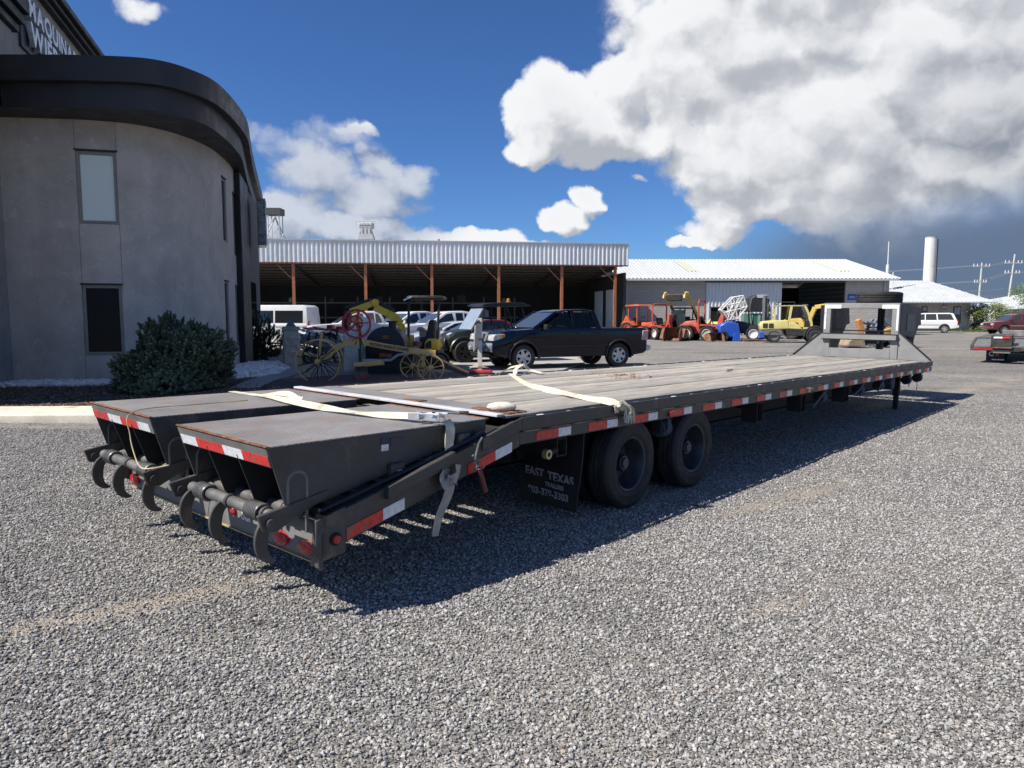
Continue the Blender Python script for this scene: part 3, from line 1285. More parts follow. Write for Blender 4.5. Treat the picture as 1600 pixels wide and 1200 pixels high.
def tread_mat():
    """steel tread plate: raised lozenges as fine relief, worn grey with rust in the low spots"""
    m, nt, b = new_mat('tread_plate')
    tc = N(nt, 'ShaderNodeTexCoord')
    heights = []
    for (sx, sy, off) in ((1.0, 3.2, 0), (3.2, 1.0, .5)):
        mp = N(nt, 'ShaderNodeMapping')
        mp.inputs['Rotation'].default_value = (0, 0, R(8))
        mp.inputs['Scale'].default_value = (34, 34, 1)
        mp.inputs['Location'].default_value = (off, off, 0)
        L(nt, tc.outputs['Object'], mp.inputs['Vector'])
        fr = N(nt, 'ShaderNodeVectorMath', operation='FRACTION')
        L(nt, mp.outputs[0], fr.inputs[0])
        sb = N(nt, 'ShaderNodeVectorMath', operation='SUBTRACT')
        sb.inputs[1].default_value = (.5, .5, 0)
        L(nt, fr.outputs[0], sb.inputs[0])
        ml = N(nt, 'ShaderNodeVectorMath', operation='MULTIPLY')
        ml.inputs[1].default_value = (sx, sy, 0)
        L(nt, sb.outputs[0], ml.inputs[0])
        ln = N(nt, 'ShaderNodeVectorMath', operation='LENGTH')
        L(nt, ml.outputs[0], ln.inputs[0])
        heights.append(mrange(nt, ln.outputs['Value'], .26, .48, 1, 0))
    mx = N(nt, 'ShaderNodeMath', operation='MAXIMUM')
    L(nt, heights[0], mx.inputs[0])
    L(nt, heights[1], mx.inputs[1])
    h = mx.outputs[0]
    n = noise_node(nt, 3, 8, .65)
    n2 = noise_node(nt, 16, 8, .72)
    base = mixrgb(nt, mrange(nt, n.outputs['Fac'], .3, .7), (.16, .16, .163), (.27, .268, .262))
    base = mixrgb(nt, mrange(nt, n2.outputs['Fac'], .47, .62, 0, .75), base, (.30, .155, .075))
    top = mixrgb(nt, n.outputs['Fac'], (.30, .295, .29), (.47, .46, .445))
    c = mixrgb(nt, h, base, top)
    n5 = noise_node(nt, 2.2, 9, .72, dist=.8)
    c = mixrgb(nt, mrange(nt, n5.outputs['Fac'], .56, .70, 0, .45), c, (.23, .14, .085))
    L(nt, c, b.inputs['Base Color'])
    b.inputs['Metallic'].default_value = .15
    b.inputs['Roughness'].default_value = .5
    bump(nt, b, h, .8, .004)
    return m


TREAD = tread_mat()

# ---- deck boards, each its own piece, two lengths butted
NB = 13
y0, y1 = .125, W - .125
bw = (y1 - y0) / NB
for i in range(NB):
    cut = 5.9 + (.6 if i % 2 else -.5)
    for (a, b) in ((.30, cut - .003), (cut + .003, 11.36)):
        m = MB()
        k = 26
        ya, yb = y0 + i * bw + .0028, y0 + (i + 1) * bw - .0028
        dz = random.uniform(-.004, .005)
        if i in (2, 3) and a < 1:
            dz -= .004
        ph = random.uniform(0, 50)
        crown = random.uniform(-.003, .004)
        for j in range(k + 1):
            x = a + (b - a) * j / k
            w = .005 * noise.noise(Vector((x * .5, ph, 0)))
            e = .003 * noise.noise(Vector((x * 1.5, ph, 9)))
            z = H + dz + w
            m.v += [(x, ya + e, z - .04), (x, ya + e, z - .004), (x, ya + .006 + e, z), (x, (ya + yb) / 2, z + crown), (x, yb - .006 + e, z), (x, yb + e, z - .004), (x, yb + e, z - .04)]
        for j in range(k):
            for q in range(6):
                o = j * 7 + q
                m.f.append((o, o + 7, o + 8, o + 1))
        m.f += [tuple(range(7)), tuple(range(k * 7, k * 7 + 7))]
        m.build('deck_plank', PLANK, TR, smooth=50)

# ---- side rails: channel, rub rail, spacers
for s in (0, 1):
    def yy(a, b):
        return (a, b) if s == 0 else (W - b, W - a)
    a, b = yy(.055, .120)
    m = MB()
    m.box((.0, a, .70), (LEN, b, H - .035))
    m.box((.0, yy(.012, .055)[0], .70), (LEN, yy(.012, .055)[1], .785))
    m.build('side_channel', PAINT, TR, bevel=.004)
    a, b = yy(0, .012)
    m = MB().box((.012, a, .795), (LEN, b, H))
    m.build('rub_rail', PAINT, TR, bevel=.003)
    a, b = yy(.012, .055)
    for k in range(19):
        x = .22 + k * .61
        MB().box((x, a, .80), (x + .055, b, H - .004)).build('stake_pocket', PAINT if k % 3 else WHITE_T, TR)
    a, b = yy(.030, .045)
    # spools between the rails
    for k in range(18):
        x = .55 + k * .61
        c = yy(.030, .036)[0]
        MB().cyl((x, c, .80), (x, c, H - .002), .016, 8).build('spool', GALVS, TR)
# reflective tape on the near channel
for k in range(19):
    x = .17 + k * .6
    r_, w_ = (.24, .145) if k < 6 else (.22, .15)
    MB().box((x, .0085, .712), (x + r_, .0116, .772)).build('red_tape', RED_T, TR)
    MB().box((x + r_ + .002, .0085, .712), (x + r_ + w_, .0116, .772)).build('white_tape', WHITE_T, TR)

# ---- underframe
for y in (.80, 1.79):
    m = MB()
    m.box((-.1, y - .06, .66), (11.0, y + .06, .684)).box((-.1, y - .008, .36), (11.0, y + .008, .66)).box((-.1, y - .06, .345), (11.0, y + .06, .36))
    m.build('main_beam', UNDER, TR)
cm = MB().box((0, .13, .76), (.05, W - .13, .838)).mesh('cross_member', UNDER)
for k in range(19):
    inst('cross_member', cm, TR, (.33 + k * .6, 0, 0))
# toolbox and rails slung under the middle
MB().box((4.6, .5, .52), (5.2, .62, .69)).build('bracket', UNDER, TR, bevel=.006)
for x in (4.05, 5.35, 7.0):
    m = MB()
    m.box((x, .12, .45), (x + .16, .30, .46)).box((x, .12, .655), (x + .16, .30, .665)).box((x, .12, .46), (x + .012, .30, .655)).box((x + .148, .12, .46), (x + .16, .30, .655))
    m.build('stake_bracket', UNDER, TR)
m = MB().box((4.3, .62, .52), (6.3, .70, .56)).bar((3.4, .66, .66), (4.4, .66, .53), .07, .05).bar((6.3, .66, .54), (7.6, .66, .66), .07, .05)
m.build('brace', UNDER, TR)
MB().bar((3.2, .9, .40), (9.9, .9, .56), .03, .03).build('air_line', UNDER, TR)

# ---- dovetail
a0, a1 = Vector((0, 0, H - .02)), Vector((-1.5, 0, .515))
for y in (.012, W - .012):
    sgn = 1 if y < 1 else -1
    m = MB()
    m.prism([(.0, H - .03), (.0, .69), (-1.5, .315), (-1.5, .50)], 'y', min(y, y + sgn * .08), max(y, y + sgn * .08))
    m.build('dovetail_beam', PAINT, TR, bevel=.004)
    m = MB()
    m.prism([(.01, H), (.01, H - .085), (-.36, H - .178), (-.36, H - .096)], 'y', min(y - sgn * .012, y - sgn * .001), max(y - sgn * .012, y - sgn * .001))
    m.build('rub_rail', PAINT, TR, bevel=.003)
    m = MB()
    m.prism([(-.62, .74), (-.62, .665), (-1.12, .535), (-1.12, .61)], 'y', min(y - sgn * .04, y - sgn * .001), max(y - sgn * .04, y - sgn * .001))
    m.build('tie_rail', PAINT, TR, bevel=.004)


def sl(x, d=0.):
    return H - .03 + (x) * (.355 / 1.5) + d


def slope_tape(x0, x1, lo, hi, mm, nm):
    MB().prism([(x0, sl(x0, lo)), (x1, sl(x1, lo)), (x1, sl(x1, hi)), (x0, sl(x0, hi))], 'y', .0075, .0118).build(nm, mm, TR)


for (x0, x1, mm, nm) in ((-.08, -.235, WHITE_T, 'white_tape'), (-.237, -.48, RED_T, 'red_tape'), (-.98, -1.13, WHITE_T, 'white_tape'), (-1.132, -1.37, RED_T, 'red_tape')):
    slope_tape(x0, x1, -.17, -.105, mm, nm)
# slatted ramp deck of the dovetail between the beams
for k in range(9):
    x = -.06 - k * .165
    m = MB()
    m.bar((x, .10, sl(x, -.05)), (x, W - .10, sl(x, -.05)), .085, .05)
    m.build('dovetail_slat', UNDER, TR)
for y in (.80, 1.79):
    MB().prism([(.0, .70), (.0, .36), (-1.46, .30), (-1.46, .44)], 'y', y - .04, y + .04).build('main_beam', UNDER, TR)
# rear bumper, end plates, lamps
m = MB()
m.prism([(-1.50, .25), (-1.50, .45), (-1.47, .47), (-1.44, .45), (-1.44, .26)], 'y', .08, W - .08)
bump_ = m.build('rear_bumper', PAINTG, TR, bevel=.004)
MB().box((-1.512, .1, .247), (-1.44, W - .1, .255)).build('bumper_lip', mat('faded_yellow_tape', (.42, .30, .14), .6, var=.3, scale=20), TR)
for y in (.0, W - .075):
    m = MB()
    m.prism([(-1.56, .50), (-1.38, .545), (-1.38, .30), (-1.50, .285), (-1.56, .32)], 'y', y, y + .012)
    m.box((-1.515, y, .30), (-1.50, y + .075, .52))
    ep = m.build('end_plate', PAINT, TR, bevel=.003)
    yo = y - .008 if y < 1 else y + .075
    MB().cyl((-1.445, yo - (.004 if y < 1 else -.004), .385), (-1.445, y + .004, .385), .034, 18).build('lamp_bezel', BLACKSTEEL, ep, bevel=.003)
    MB().cyl((-1.445, yo - .014, .385), (-1.445, y + .004, .385), .024, 18).build('marker_lamp', LENS, ep, bevel=.005, seg=2)
m = MB()
m.prism([(.08, .44), (.05, .47), (.0, .43), (.0, .24), (.10, .24)], 'x', -1.53, -1.515)
m.cyl((-1.545, .03, .45), (-1.50, .03, .45), .035, 14)
m.build('hinge_plate', PAINT, TR, bevel=.003)
for y in (.17, .42, W - .17, W - .42):
    m = MB()
    pts = [(.075 * math.cos(t), .038 * math.sin(t)) for t in [2 * math.pi * i / 20 for i in range(20)]]
    m.prism([(y + a, .315 + b) for a, b in pts], 'x', -1.522, -1.49)
    m.build('tail_lamp', LENS, TR, bevel=.008, seg=2)
for y in (.95, 1.65):
    MB().cyl((-1.52, y, .36), (-1.49, y, .36), .026, 14).build('marker_lamp', LENS, TR, bevel=.005)
for (txt, y, z, s) in (('SuP', .80, .355, .085), ('E', .585, .385, .05), ('W', .585, .335, .05)):
    me = text_mesh(txt, s, .004, 'CENTER', WHITE_T, bold=.002)
    inst('lettering', me, TR).matrix_local = frame((0, -1, 0), (0, 0, 1), (-1.503, y, z))

# ---- flip-over ramps
def ramp(ya, yb, dz=0., tilt=0.):
    rp = MB().box((-1.765, ya, H - .004 + dz), (-.235, yb, H + .004 + dz)).build('ramp', TREAD, TR, bevel=.001)
    side = [(-1.765, H - .006), (-.235, H - .006), (-.235, H - .07), (-1.62, .53), (-1.66, .55)]
    side = [(x, z + dz) for x, z in side]
    for y in (ya, yb - .008):
        MB().prism(side, 'y', y, y + .008).build('side_plate', PAINT, rp)
    for f in (1 / 3, 2 / 3):
        y = ya + (yb - ya) * f
        MB().prism([(-1.75, H - .08), (-.3, H - .02), (-.3, H - .09), (-1.61, .50), (-1.65, .54)], 'y', y - .004, y + .004).build('rib', BLACKSTEEL, rp)
    # lip with the reflective tape, raked with the side plates
    lx = lambda z: -1.765 + (H - z) * .30 - .004
    z0, z1 = H - .105, H - .008
    m = MB()
    m.v = [(lx(z0), ya + .009, z0 + dz), (lx(z0), yb - .009, z0 + dz), (lx(z1), yb - .009, z1 + dz), (lx(z1), ya + .009, z1 + dz),
           (lx(z0) + .008, ya + .009, z0 + dz), (lx(z0) + .008, yb - .009, z0 + dz), (lx(z1) + .008, yb - .009, z1 + dz), (lx(z1) + .008, ya + .009, z1 + dz)]
    m.f = [(0, 1, 2, 3), (7, 6, 5, 4), (0, 4, 5, 1), (3, 2, 6, 7), (0, 3, 7, 4), (1, 5, 6, 2)]
    m.build('rear_lip', PAINTG, rp)
    z0, z1 = H - .10, H - .048
    cols = [RED_T, WHITE_T] if ya > 1 else [RED_T, WHITE_T]
    seq = [(.0, .265, RED_T), (.267, .475, WHITE_T), (.477, .79, RED_T), (.792, .985, WHITE_T)] if ya < 1 else [(.04, .22, WHITE_T), (.222, .50, RED_T), (.502, .72, WHITE_T), (.722, 1.0, RED_T)]
    for (f0, f1, mm) in seq:
        a, b = ya + .012 + (yb - ya - .024) * f0, ya + .012 + (yb - ya - .024) * f1
        m = MB()
        m.v = [(lx(z0) - .003, a, z0 + dz), (lx(z0) - .003, b, z0 + dz), (lx(z1) - .003, b, z1 + dz), (lx(z1) - .003, a, z1 + dz)]
        m.v += [(x + .0035, y, z) for x, y, z in m.v]
        m.f = [(0, 1, 2, 3), (7, 6, 5, 4), (0, 4, 5, 1), (3, 2, 6, 7), (0, 3, 7, 4), (1, 5, 6, 2)]
        m.build('red_tape' if mm is RED_T else 'white_tape', mm, rp)
    # rusted front edge and rim
    MB().box((-.24, ya, H - .006 + dz), (-.205, yb, H + .006 + dz)).build('rusty_edge', RUST, rp, bevel=.002)
    MB().box((-1.772, ya - .001, H - .002 + dz), (-1.752, yb + .001, H + .0065 + dz)).build('rusty_edge', RUST, rp, bevel=.002)
    return rp


r1 = ramp(.10, 1.10)
r2 = ramp(1.475, 2.49, .004)
# spring pockets, pin boxes and decals on the near ramp's side
for x in (-.98, -.46):
    z = .66 if x < -.7 else .775
    m = MB().box((x - .05, .062, z - .04), (x + .05, .1, z + .045))
    b_ = m.build('latch_box', PAINT, r1, bevel=.006)
    MB().cyl((x, .05, z), (x, .063, z), .014, 10).cyl((x + .012, .045, z + .004), (x + .012, .062, z + .004), .008, 8).build('bolt', mat('bright_bolt', (.5, .48, .45), .35, .8), b_)
for (x, z, a, b, mm) in ((-1.05, .80, .05, .035, WHITE_T), (-.96, .825, .10, .045, mat('purple_decal', (.05, .04, .07), .5))):
    MB().box((x - a / 2, .0955, z - b / 2), (x + a / 2, .0995, z + b / 2)).build('decal', mm, r1)
MB().box((-1.075, .0955, .825), (-1.025, .0995, .855)).build('decal', mat('navy_decal', (.03, .035, .07), .5), r1)
# flexible black hose along the sill of the ramp
m = MB().tube([(-1.5, .055, .53), (-1.2, .05, .60), (-.8, .05, .69), (-.3, .055, .81)], .018, 8)
m.build('hinge_tube', mat('gloss_black', (.01, .01, .011), .25), r1)

# pipes, springs, hooks, loops at the tail
def tail_gear(ya, yb, par):
    g1, g2 = (-1.70, .52), (-1.56, .50)
    m = MB().cyl((g1[0], ya - .02, g1[1]), (g1[0], yb + .02, g1[1]), .032, 18)
    p1 = m.build('hook_pipe', BAR, par, bevel=.003)
    m = MB().cyl((g2[0], ya, g2[1] + .015), (g2[0], yb, g2[1] + .015), .030, 18)
    p2 = m.build('hinge_pipe', BAR, par, bevel=.003)
    for y in (ya + .07, (ya + yb) / 2, yb - .07):
        MB().cyl((g1[0], y - .012, g1[1]), (g1[0], y + .012, g1[1]), .040, 18).build('collar', PAINT, p1, bevel=.002)
    for y in (ya + .15, ya + .33, yb - .25):
        MB().cyl((g2[0], y - .03, g2[1] + .015), (g2[0], y + .03, g2[1] + .015), .036, 18).build('collar', BAR, p2, bevel=.002)
    # coil spring
    def coil(y0, y1, turns):
        pts = []
        for i in range(turns * 14 + 1):
            t = i / 14 * 2 * math.pi
            pts.append((g1[0] + .043 * math.cos(t), y0 + (y1 - y0) * i / (turns * 14), g1[1] + .043 * math.sin(t)))
        return pts
    m = MB().tube(coil(ya + .10, ya + .23, 9), .0085, 6)
    m.build('spring', BAR, p1)
    m = MB().tube(coil(yb - .20, yb - .08, 8), .0085, 6)
    m.build('spring', BAR, p1)
    for y in (ya + .02, ya + .50, yb - .02):
        c = (g1[0] + .0, g1[1] - .02)
        outer, innr = [], []
        for i in range(15):
            f_ = i / 14
            t = R(85 + 190 * f_)
            half = .034 * math.sin(math.pi * (.16 + .80 * f_)) + .002
            cx, cz = c[0] + .012 + .074 * math.cos(t), c[1] - .105 + .105 * math.sin(t)
            nx_, nz_ = math.cos(t), math.sin(t)
            outer.append((cx + nx_ * half, cz + nz_ * half))
            innr.append((cx - nx_ * half, cz - nz_ * half))
        innr.reverse()
        m = MB().prism(outer + innr, 'y', y - .011, y + .011)
        m.build('hook', PAINT, p1, bevel=.003)
    for (y, sg) in ((ya - .055, -1), (yb + .055, 1)):
        m = MB()
        m.prism([(-1.82, .555), (-1.42, .625), (-1.42, .585), (-1.60, .52), (-1.72, .46), (-1.79, .47)], 'y', y - .013, y + .013)
        m.cyl((g1[0] - .06, y - .032, .51), (g1[0] - .06, y + .032, .51), .026, 16)
        m.build('side_arm', PAINT, p1, bevel=.003)
        lp = [(-1.56, y, .52)] + [(-1.60 + .055 * math.cos(R(t)) , y, .70 + .07 * math.sin(R(t))) for t in range(0, 181, 22)] + [(-1.66, y, .56)]
        lp = [(-1.545, y, .42), (-1.545, y, .69)] + [(-1.60 + .055 * math.cos(R(t)), y, .69 + .055 * math.sin(R(t))) for t in range(20, 181, 20)] + [(-1.655, y, .56)]
        MB().tube(lp, .0095, 8).build('loop_handle', BAR, p1)
    m = MB().tube([(g2[0] + .08, ya + .36, .53), (g2[0] + .02, ya + .34, .56), (g2[0] - .05, ya + .33, .55), (g2[0] - .06, ya + .33, .50)], .008, 6)
    m.build('rod', BAR, p2)


tail_gear(.16, 1.04, TR)
tail_gear(1.53, 2.43, TR)

# white bar and rusty tread strip at the break of the deck
MB().box((-.13, .10, H + .002), (-.055, W - .05, H + .020)).build('white_bar', mat('chalky_white_paint', (.52, .52, .54), .55, var=.12, dirt=(.3, .24, .18), dirt_amt=.15, dscale=8), TR, bevel=.003)
MB().box((-.05, .09, H - .012), (.295, W - .09, H + .004)).build('tread_strip', TREAD, TR, bevel=.001)
for (x0_, x1_, ya, yb) in ((-.04, .10, 1.05, 1.26), (.02, .20, .13, .36), (.05, .14, .36, .52)):
    m = MB()
    n_ = 7
    for i in range(n_ + 1):
        for j in range(5):
            m.v.append((x0_ + (x1_ - x0_) * i / n_ + .012 * math.sin(j * 3.1), ya + (yb - ya) * j / 4 + .012 * math.sin(i * 2.3), H + .010 + .006 * math.sin(i * 1.9 + j * 1.1)))
    for i in range(n_):
        for j in range(4):
            o = i * 5 + j
            m.f.append((o, o + 1, o + 6, o + 5))
    o = m.build('rusty_patch', RUST, TR)
    md = o.modifiers.new('thickness', 'SOLIDIFY')
    md.thickness = .008

# ---- axles and dual wheels
RT = .365


def tyre_profile(r, w, rim):
    h = w / 2
    return [(rim, -h * .78), (rim + .02, -h * .92), (r * .70, -h * .985), (r * .715, -h * 1.005), (r * .73, -h * .985), (r * .84, -h), (r * .885, -h * .985), (r * .895, -h * 1.0), (r * .905, -h * .97), (r * .95, -h * .93), (r * .992, -h * .78), (r, -h * .58), (r - .008, -h * .50), (r - .008, -h * .46), (r, -h * .42), (r, -h * .18), (r - .009, -h * .13),
            (r - .009, h * -.06), (r, 0), (r, h * .22), (r - .009, h * .27), (r - .009, h * .33), (r, h * .38), (r, h * .58), (r * .992, h * .78), (r * .95, h * .93), (r * .84, h), (rim + .02, h * .92), (rim, h * .78)]


tyre_me = MB().lathe(tyre_profile(RT, .205, .215), 48, close=True).mesh('tyre', RUBBER, smooth=40)
# deep dish outer rim, hollow towards the outside (-y)
rim_o = MB().lathe([(.225, -.088), (.218, -.092), (.205, -.085), (.196, -.06), (.188, -.02), (.180, .03), (.165, .062), (.10, .07), (.085, .05), (.072, .02), (.06, .0), (.0, .0)], 40).mesh('rim', RIM_M, smooth=40)
hub_me = MB().cyl((0, -.03, 0), (0, .06, 0), .062, 20, .075).cyl((0, -.045, 0), (0, -.03, 0), .045, 18).mesh('hub', RIM_M, bevel=.004)
nut = MB()
for k in range(8):
    t = k * math.pi / 4 + .2
    c = (.128 * math.cos(t), .128 * math.sin(t))
    nut.cyl((c[0], .04, c[1]), (c[0], .068, c[1]), .014, 6)
nut_me = nut.mesh('wheel_nuts', RIM_M)
slot = MB()
for xw in (1.39, 2.447):
    zc = RT + .012
    MB().cyl((xw, .3, zc), (xw, W - .3, zc), .06, 14).build('axle', UNDER, TR)
    for (yo, flip) in ((.115, 0), (.385, 1), (W - .385, 0), (W - .115, 1)):
        wh = inst('wheel', hub_me, TR, (xw, yo, zc), (0, random.uniform(0, 6), math.pi if flip else 0))
        inst('tyre', tyre_me, wh)
        inst('rim', rim_o, wh)
        inst('wheel_nuts', nut_me, wh)
    for y in (.80, 1.79):
        MB().prism([(xw - .45, .43), (xw - .2, .5), (xw + .2, .5), (xw + .45, .43), (xw + .2, .47), (xw - .2, .47)], 'y', y - .045, y + .045).build('leaf_spring', UNDER, TR)
for xh in (.86, 1.92, 3.0):
    for y in (.80, 1.79):
        MB().prism([(xh - .14, .62), (xh + .14, .62), (xh + .05, .38), (xh - .05, .38)], 'y', y - .075, y - .0605).build('spring_hanger', UNDER, TR)

# ---- mud flaps with the maker's lettering
FLAP = mat('black_flap', (.012, .0122, .013), .6, var=.3, scale=5, bmp=.1)
FLET = mat('dull_flap_print', (.36, .36, .37), .6, var=.3, scale=20)
for y0_ in (.06, W - .62):
    m = MB()
    n_ = 8
    for i in range(n_ + 1):
        t = i / n_
        z = .70 - .60 * t
        x = .78 - .06 * t + .012 * math.sin(t * 5)
        for (dx, y) in ((0, y0_), (0, y0_ + .56), (.01, y0_ + .56), (.01, y0_)):
            m.v.append((x + dx, y, z))
    for i in range(n_):
        for k in range(4):
            a, b = i * 4 + k, i * 4 + (k + 1) % 4
            m.f.append((a, b, b + 4, a + 4))
    m.f += [(0, 1, 2, 3), (4 * n_, 4 * n_ + 1, 4 * n_ + 2, 4 * n_ + 3)]
    fl = m.build('mud_flap', FLAP, TR)
    for (txt, dy, z, s, sp) in (('EAST', .435, .335, .100, 1.0), ('TEXAS', .175, .320, .100, 1.0), ('TRAILERS', .225, .258, .050, 1.0), ('903-378-3303', .275, .195, .078, 1.05)):
        me = text_mesh(txt, s, .003, 'CENTER', FLET, spacing=sp, bold=s * .028)
        me.transform(Matrix.Scale(.86, 4, (1, 0, 0)))
        tt = (.70 - z) / .60
        xx = .78 - .06 * tt + .012 * math.sin(tt * 5) - .005
        inst('lettering', me, fl).matrix_local = frame((0, -1, -.05), (-.1, 0, 1), (xx, y0_ + dy, z))
    MB().box((.70, y0_ - .0, .69), (.79, y0_ + .56, .72)).build('flap_bracket', UNDER, fl)
# open end of a square crossbar beside the flap, and a yellow pinned block on it
m = MB()
m.box((.55, .13, .53), (.67, .9, .54)).box((.55, .13, .655), (.67, .9, .665)).box((.55, .13, .54), (.56, .9, .655)).box((.66, .13, .54), (.67, .9, .655))
m.build('crossbar', UNDER, TR)
m = MB()
for i in range(10):
    t = 2 * math.pi * i / 10
MB().lathe([(.016, -.02), (.036, -.02), (.036, .02), (.016, .02)], 10, Matrix.Translation((.40, .10, .575)), close=True).build('yellow_nut', mat('zinc_yellow', (.50, .42, .22), .5, .3), TR, smooth=20)
MB().cyl((.40, .10, .575), (.55, .14, .585), .024, 10).build('ratchet_shaft', UNDER, TR)

# ---- winches and rolled straps under the near rail
def winch(x, tail, hang):
    m = MB().box((x - .09, .06, .57), (x - .075, .16, .70)).box((x + .075, .06, .57), (x + .09, .16, .70))
    w = m.build('winch', UNDER, TR, bevel=.003)
    MB().cyl((x - .07, .11, .60), (x + .07, .11, .60), .075, 18).build('strap_roll', BLUEWEB, w, bevel=.006)
    pts = [(x - .03, .02, .70), (x - .03 - tail * .25, .012, .655), (x - .03 - tail * .6, .014, .60), (x - .03 - tail, .03, .60 - hang)]
    pts = spline(pts, 5)
    m = MB()
    for p in pts:
        m.v += [(p.x - .028, p.y, p.z + .02), (p.x + .028, p.y + .006, p.z - .004), (p.x + .028, p.y + .010, p.z - .004), (p.x - .028, p.y + .004, p.z + .02)]
    for i in range(len(pts) - 1):
        for k in range(4):
            a, b = i * 4 + k, i * 4 + (k + 1) % 4
            m.f.append((a, b, b + 4, a + 4))
    m.build('strap', BLUEWEB, w)


for (x, tl, hg) in ((2.0, .0, .04), (5.98, .42, .10), (7.55, .42, .06), (8.55, .33, .12), (10.2, .12, .10), (10.95, .05, .04)):
    winch(x, tl, hg)
m = MB().cyl((9.35, .10, .60), (9.35, .26, .60), .12, 20)
m.build('strap_roll', BLUEWEB, TR, bevel=.01)
# amber clearance lamps
for x in (5.25, ):
    MB().cbox((x, .002, .735), (.10, .02, .05)).build('clearance_lamp', AMBER, TR, bevel=.006)
    MB().cbox((x + .11, .002, .745), (.06, .02, .03)).build('lamp_plug', BAR, TR, bevel=.004)
MB().cbox((1.98, .002, .735), (.09, .02, .05)).build('clearance_lamp', LENS, TR, bevel=.006)

# ---- landing jacks
for y in (.30, W - .30):
    m = MB().box((10.34, y - .05, .30), (10.44, y + .05, .86)).box((10.352, y - .038, .06), (10.428, y + .038, .30)).box((10.28, y - .10, .05), (10.50, y + .10, .07))
    m.build('landing_jack', UNDER, TR, bevel=.004)

# ---- gooseneck
n0, n1 = .60, 1.98
GX = 11.50
ZT = 1.95
FGREY = mat('neck_grey_paint', (.235, .235, .235), .55, var=.1, scale=3, dirt=(.2, .18, .16), dirt_amt=.1)  # plain mid grey coat of the neck frame
for (a, b) in ((n0, n0 + .13), (n1 - .13, n1)):
    MB().box((GX, a, H), (GX + .10, b, ZT - .1)).build('neck_upright', FGREY, TR, bevel=.006)
MB().box((GX, n0, ZT - .1), (GX + .12, n1, ZT)).build('neck_header', FGREY, TR, bevel=.006)
MB().box((GX - .005, n0 + .13, H), (GX + .03, n1 - .13, H + .18)).build('kick_panel', FGREY, TR, bevel=.004)
MB().box((GX - .06, n0 + .02, 1.245), (GX - .001, n1 - .0, 1.345)).build('cross_bar', FGREY, TR, bevel=.006)
for z in (1.235, 1.347):
    MB().box((GX - .066, n0 + .01, z), (GX - .001, n1 + .01, z + .012)).build('bar_trim', BLACKSTEEL, TR)
for (ya, yb, za, zb) in ((n0, n0 + .32, ZT - .105, ZT - .03), (n1 - .34, n1, ZT - .105, ZT - .03), (n0, n0 + .06, ZT - .52, ZT - .107), (n1 - .06, n1, ZT - .52, ZT - .107)):
    MB().box((GX - .005, ya + .012, za), (GX - .0005, yb - .012, zb)).build('white_tape', WHITE_T, TR)
for (p) in ([(n0 - .002, H), (n0 - .002, 1.40), (.03, H + .01), (.03, H)], [(n1 + .002, H), (n1 + .002, 1.40), (W - .02, H + .01), (W - .02, H)]):
    MB().prism(p, 'x', GX + .02, GX + .035).build('neck_gusset', FGREY, TR)
for (y0_, y1_) in ((n1 + .01, W - .02), (n0 - .01, .03)):
    MB().bar((GX + .03, y0_, 1.40), (GX + .03, y1_, H + .01), .05, .02).build('gusset_flange', BLACKSTEEL, TR)
# side plates of the neck
for (y) in (n0 - .008, n1):
    m = MB().prism([(GX + .10, ZT), (13.05, ZT - .05), (13.15, ZT - .40), (12.95, ZT - .42), (12.5, 1.12), (12.3, .62), (GX + .10, .60)], 'y', y, y + .010)
    m.build('neck_side', PAINT, TR)
MB().box((12.02, n0 - .018, 1.42), (12.6, n0 - .009, 1.76)).build('neck_panel', PAINTG, TR, bevel=.004)
MB().box((GX + .12, n0, ZT - .012), (13.05, n1, ZT + .004)).build('neck_top', PAINT, TR, bevel=.003)
MB().box((12.2, n0 + .01, 1.40), (12.85, n1 - .01, 1.42)).build('neck_shelf', FGREY, TR)
MB().box((12.25, 1.17, 1.15), (12.45, 1.40, 1.40)).build('jack_gearbox', PAINT, TR, bevel=.01)
MB().cyl((12.92, 1.295, 1.0), (12.92, 1.295, ZT - .02), .07, 16).build('coupler_tube', PAINT, TR)
MB().cyl((12.92, 1.295, .86), (12.92, 1.295, 1.0), .10, 16).build('coupler', PAINT, TR, bevel=.01)
# step handle, chains and hoses on the neck's near side
m = MB().tube([(11.66, .56, 1.20), (11.70, .50, 1.28), (11.86, .50, 1.22), (11.84, .56, 1.14)], .014, 6)
m.build('grab_handle', BAR, TR)
for (k, x, z) in ((0, 12.3, 1.2), (1, 12.5, 1.1), (2, 12.2, 1.0)):
    pts = [(x + .08 * math.sin(i * 1.3 + k), n0 - .03 - .02 * math.sin(i * 2.1), z - .06 * i) for i in range(8)]
    MB().tube(pts, .014, 6).build('safety_chain', BAR, TR)
MB().box((11.9, n0 - .10, .98), (12.25, n0 - .02, 1.32)).build('battery_box', BLACKSTEEL, TR, bevel=.02)
MB().tube([(10.9, .10, .56), (10.88, .09, .44), (10.9, .10, .32)], .006, 6).build('hanging_cord', CREAM, TR)


def T(x, y, z):
    return TM @ Vector((x, y, z))


# ---- spare wheel lying on the neck
sp = MB().lathe(tyre_profile(.425, .24, .23), 48, axis='z', close=True).build('spare_tyre', RUBBER, None, smooth=40)
tag(sp, 'spare tyre lying flat on top of the gooseneck of the trailer', 'tyre')
sp.location = T(12.35, 1.20, ZT + .125)
sp.rotation_euler = TM.to_euler()

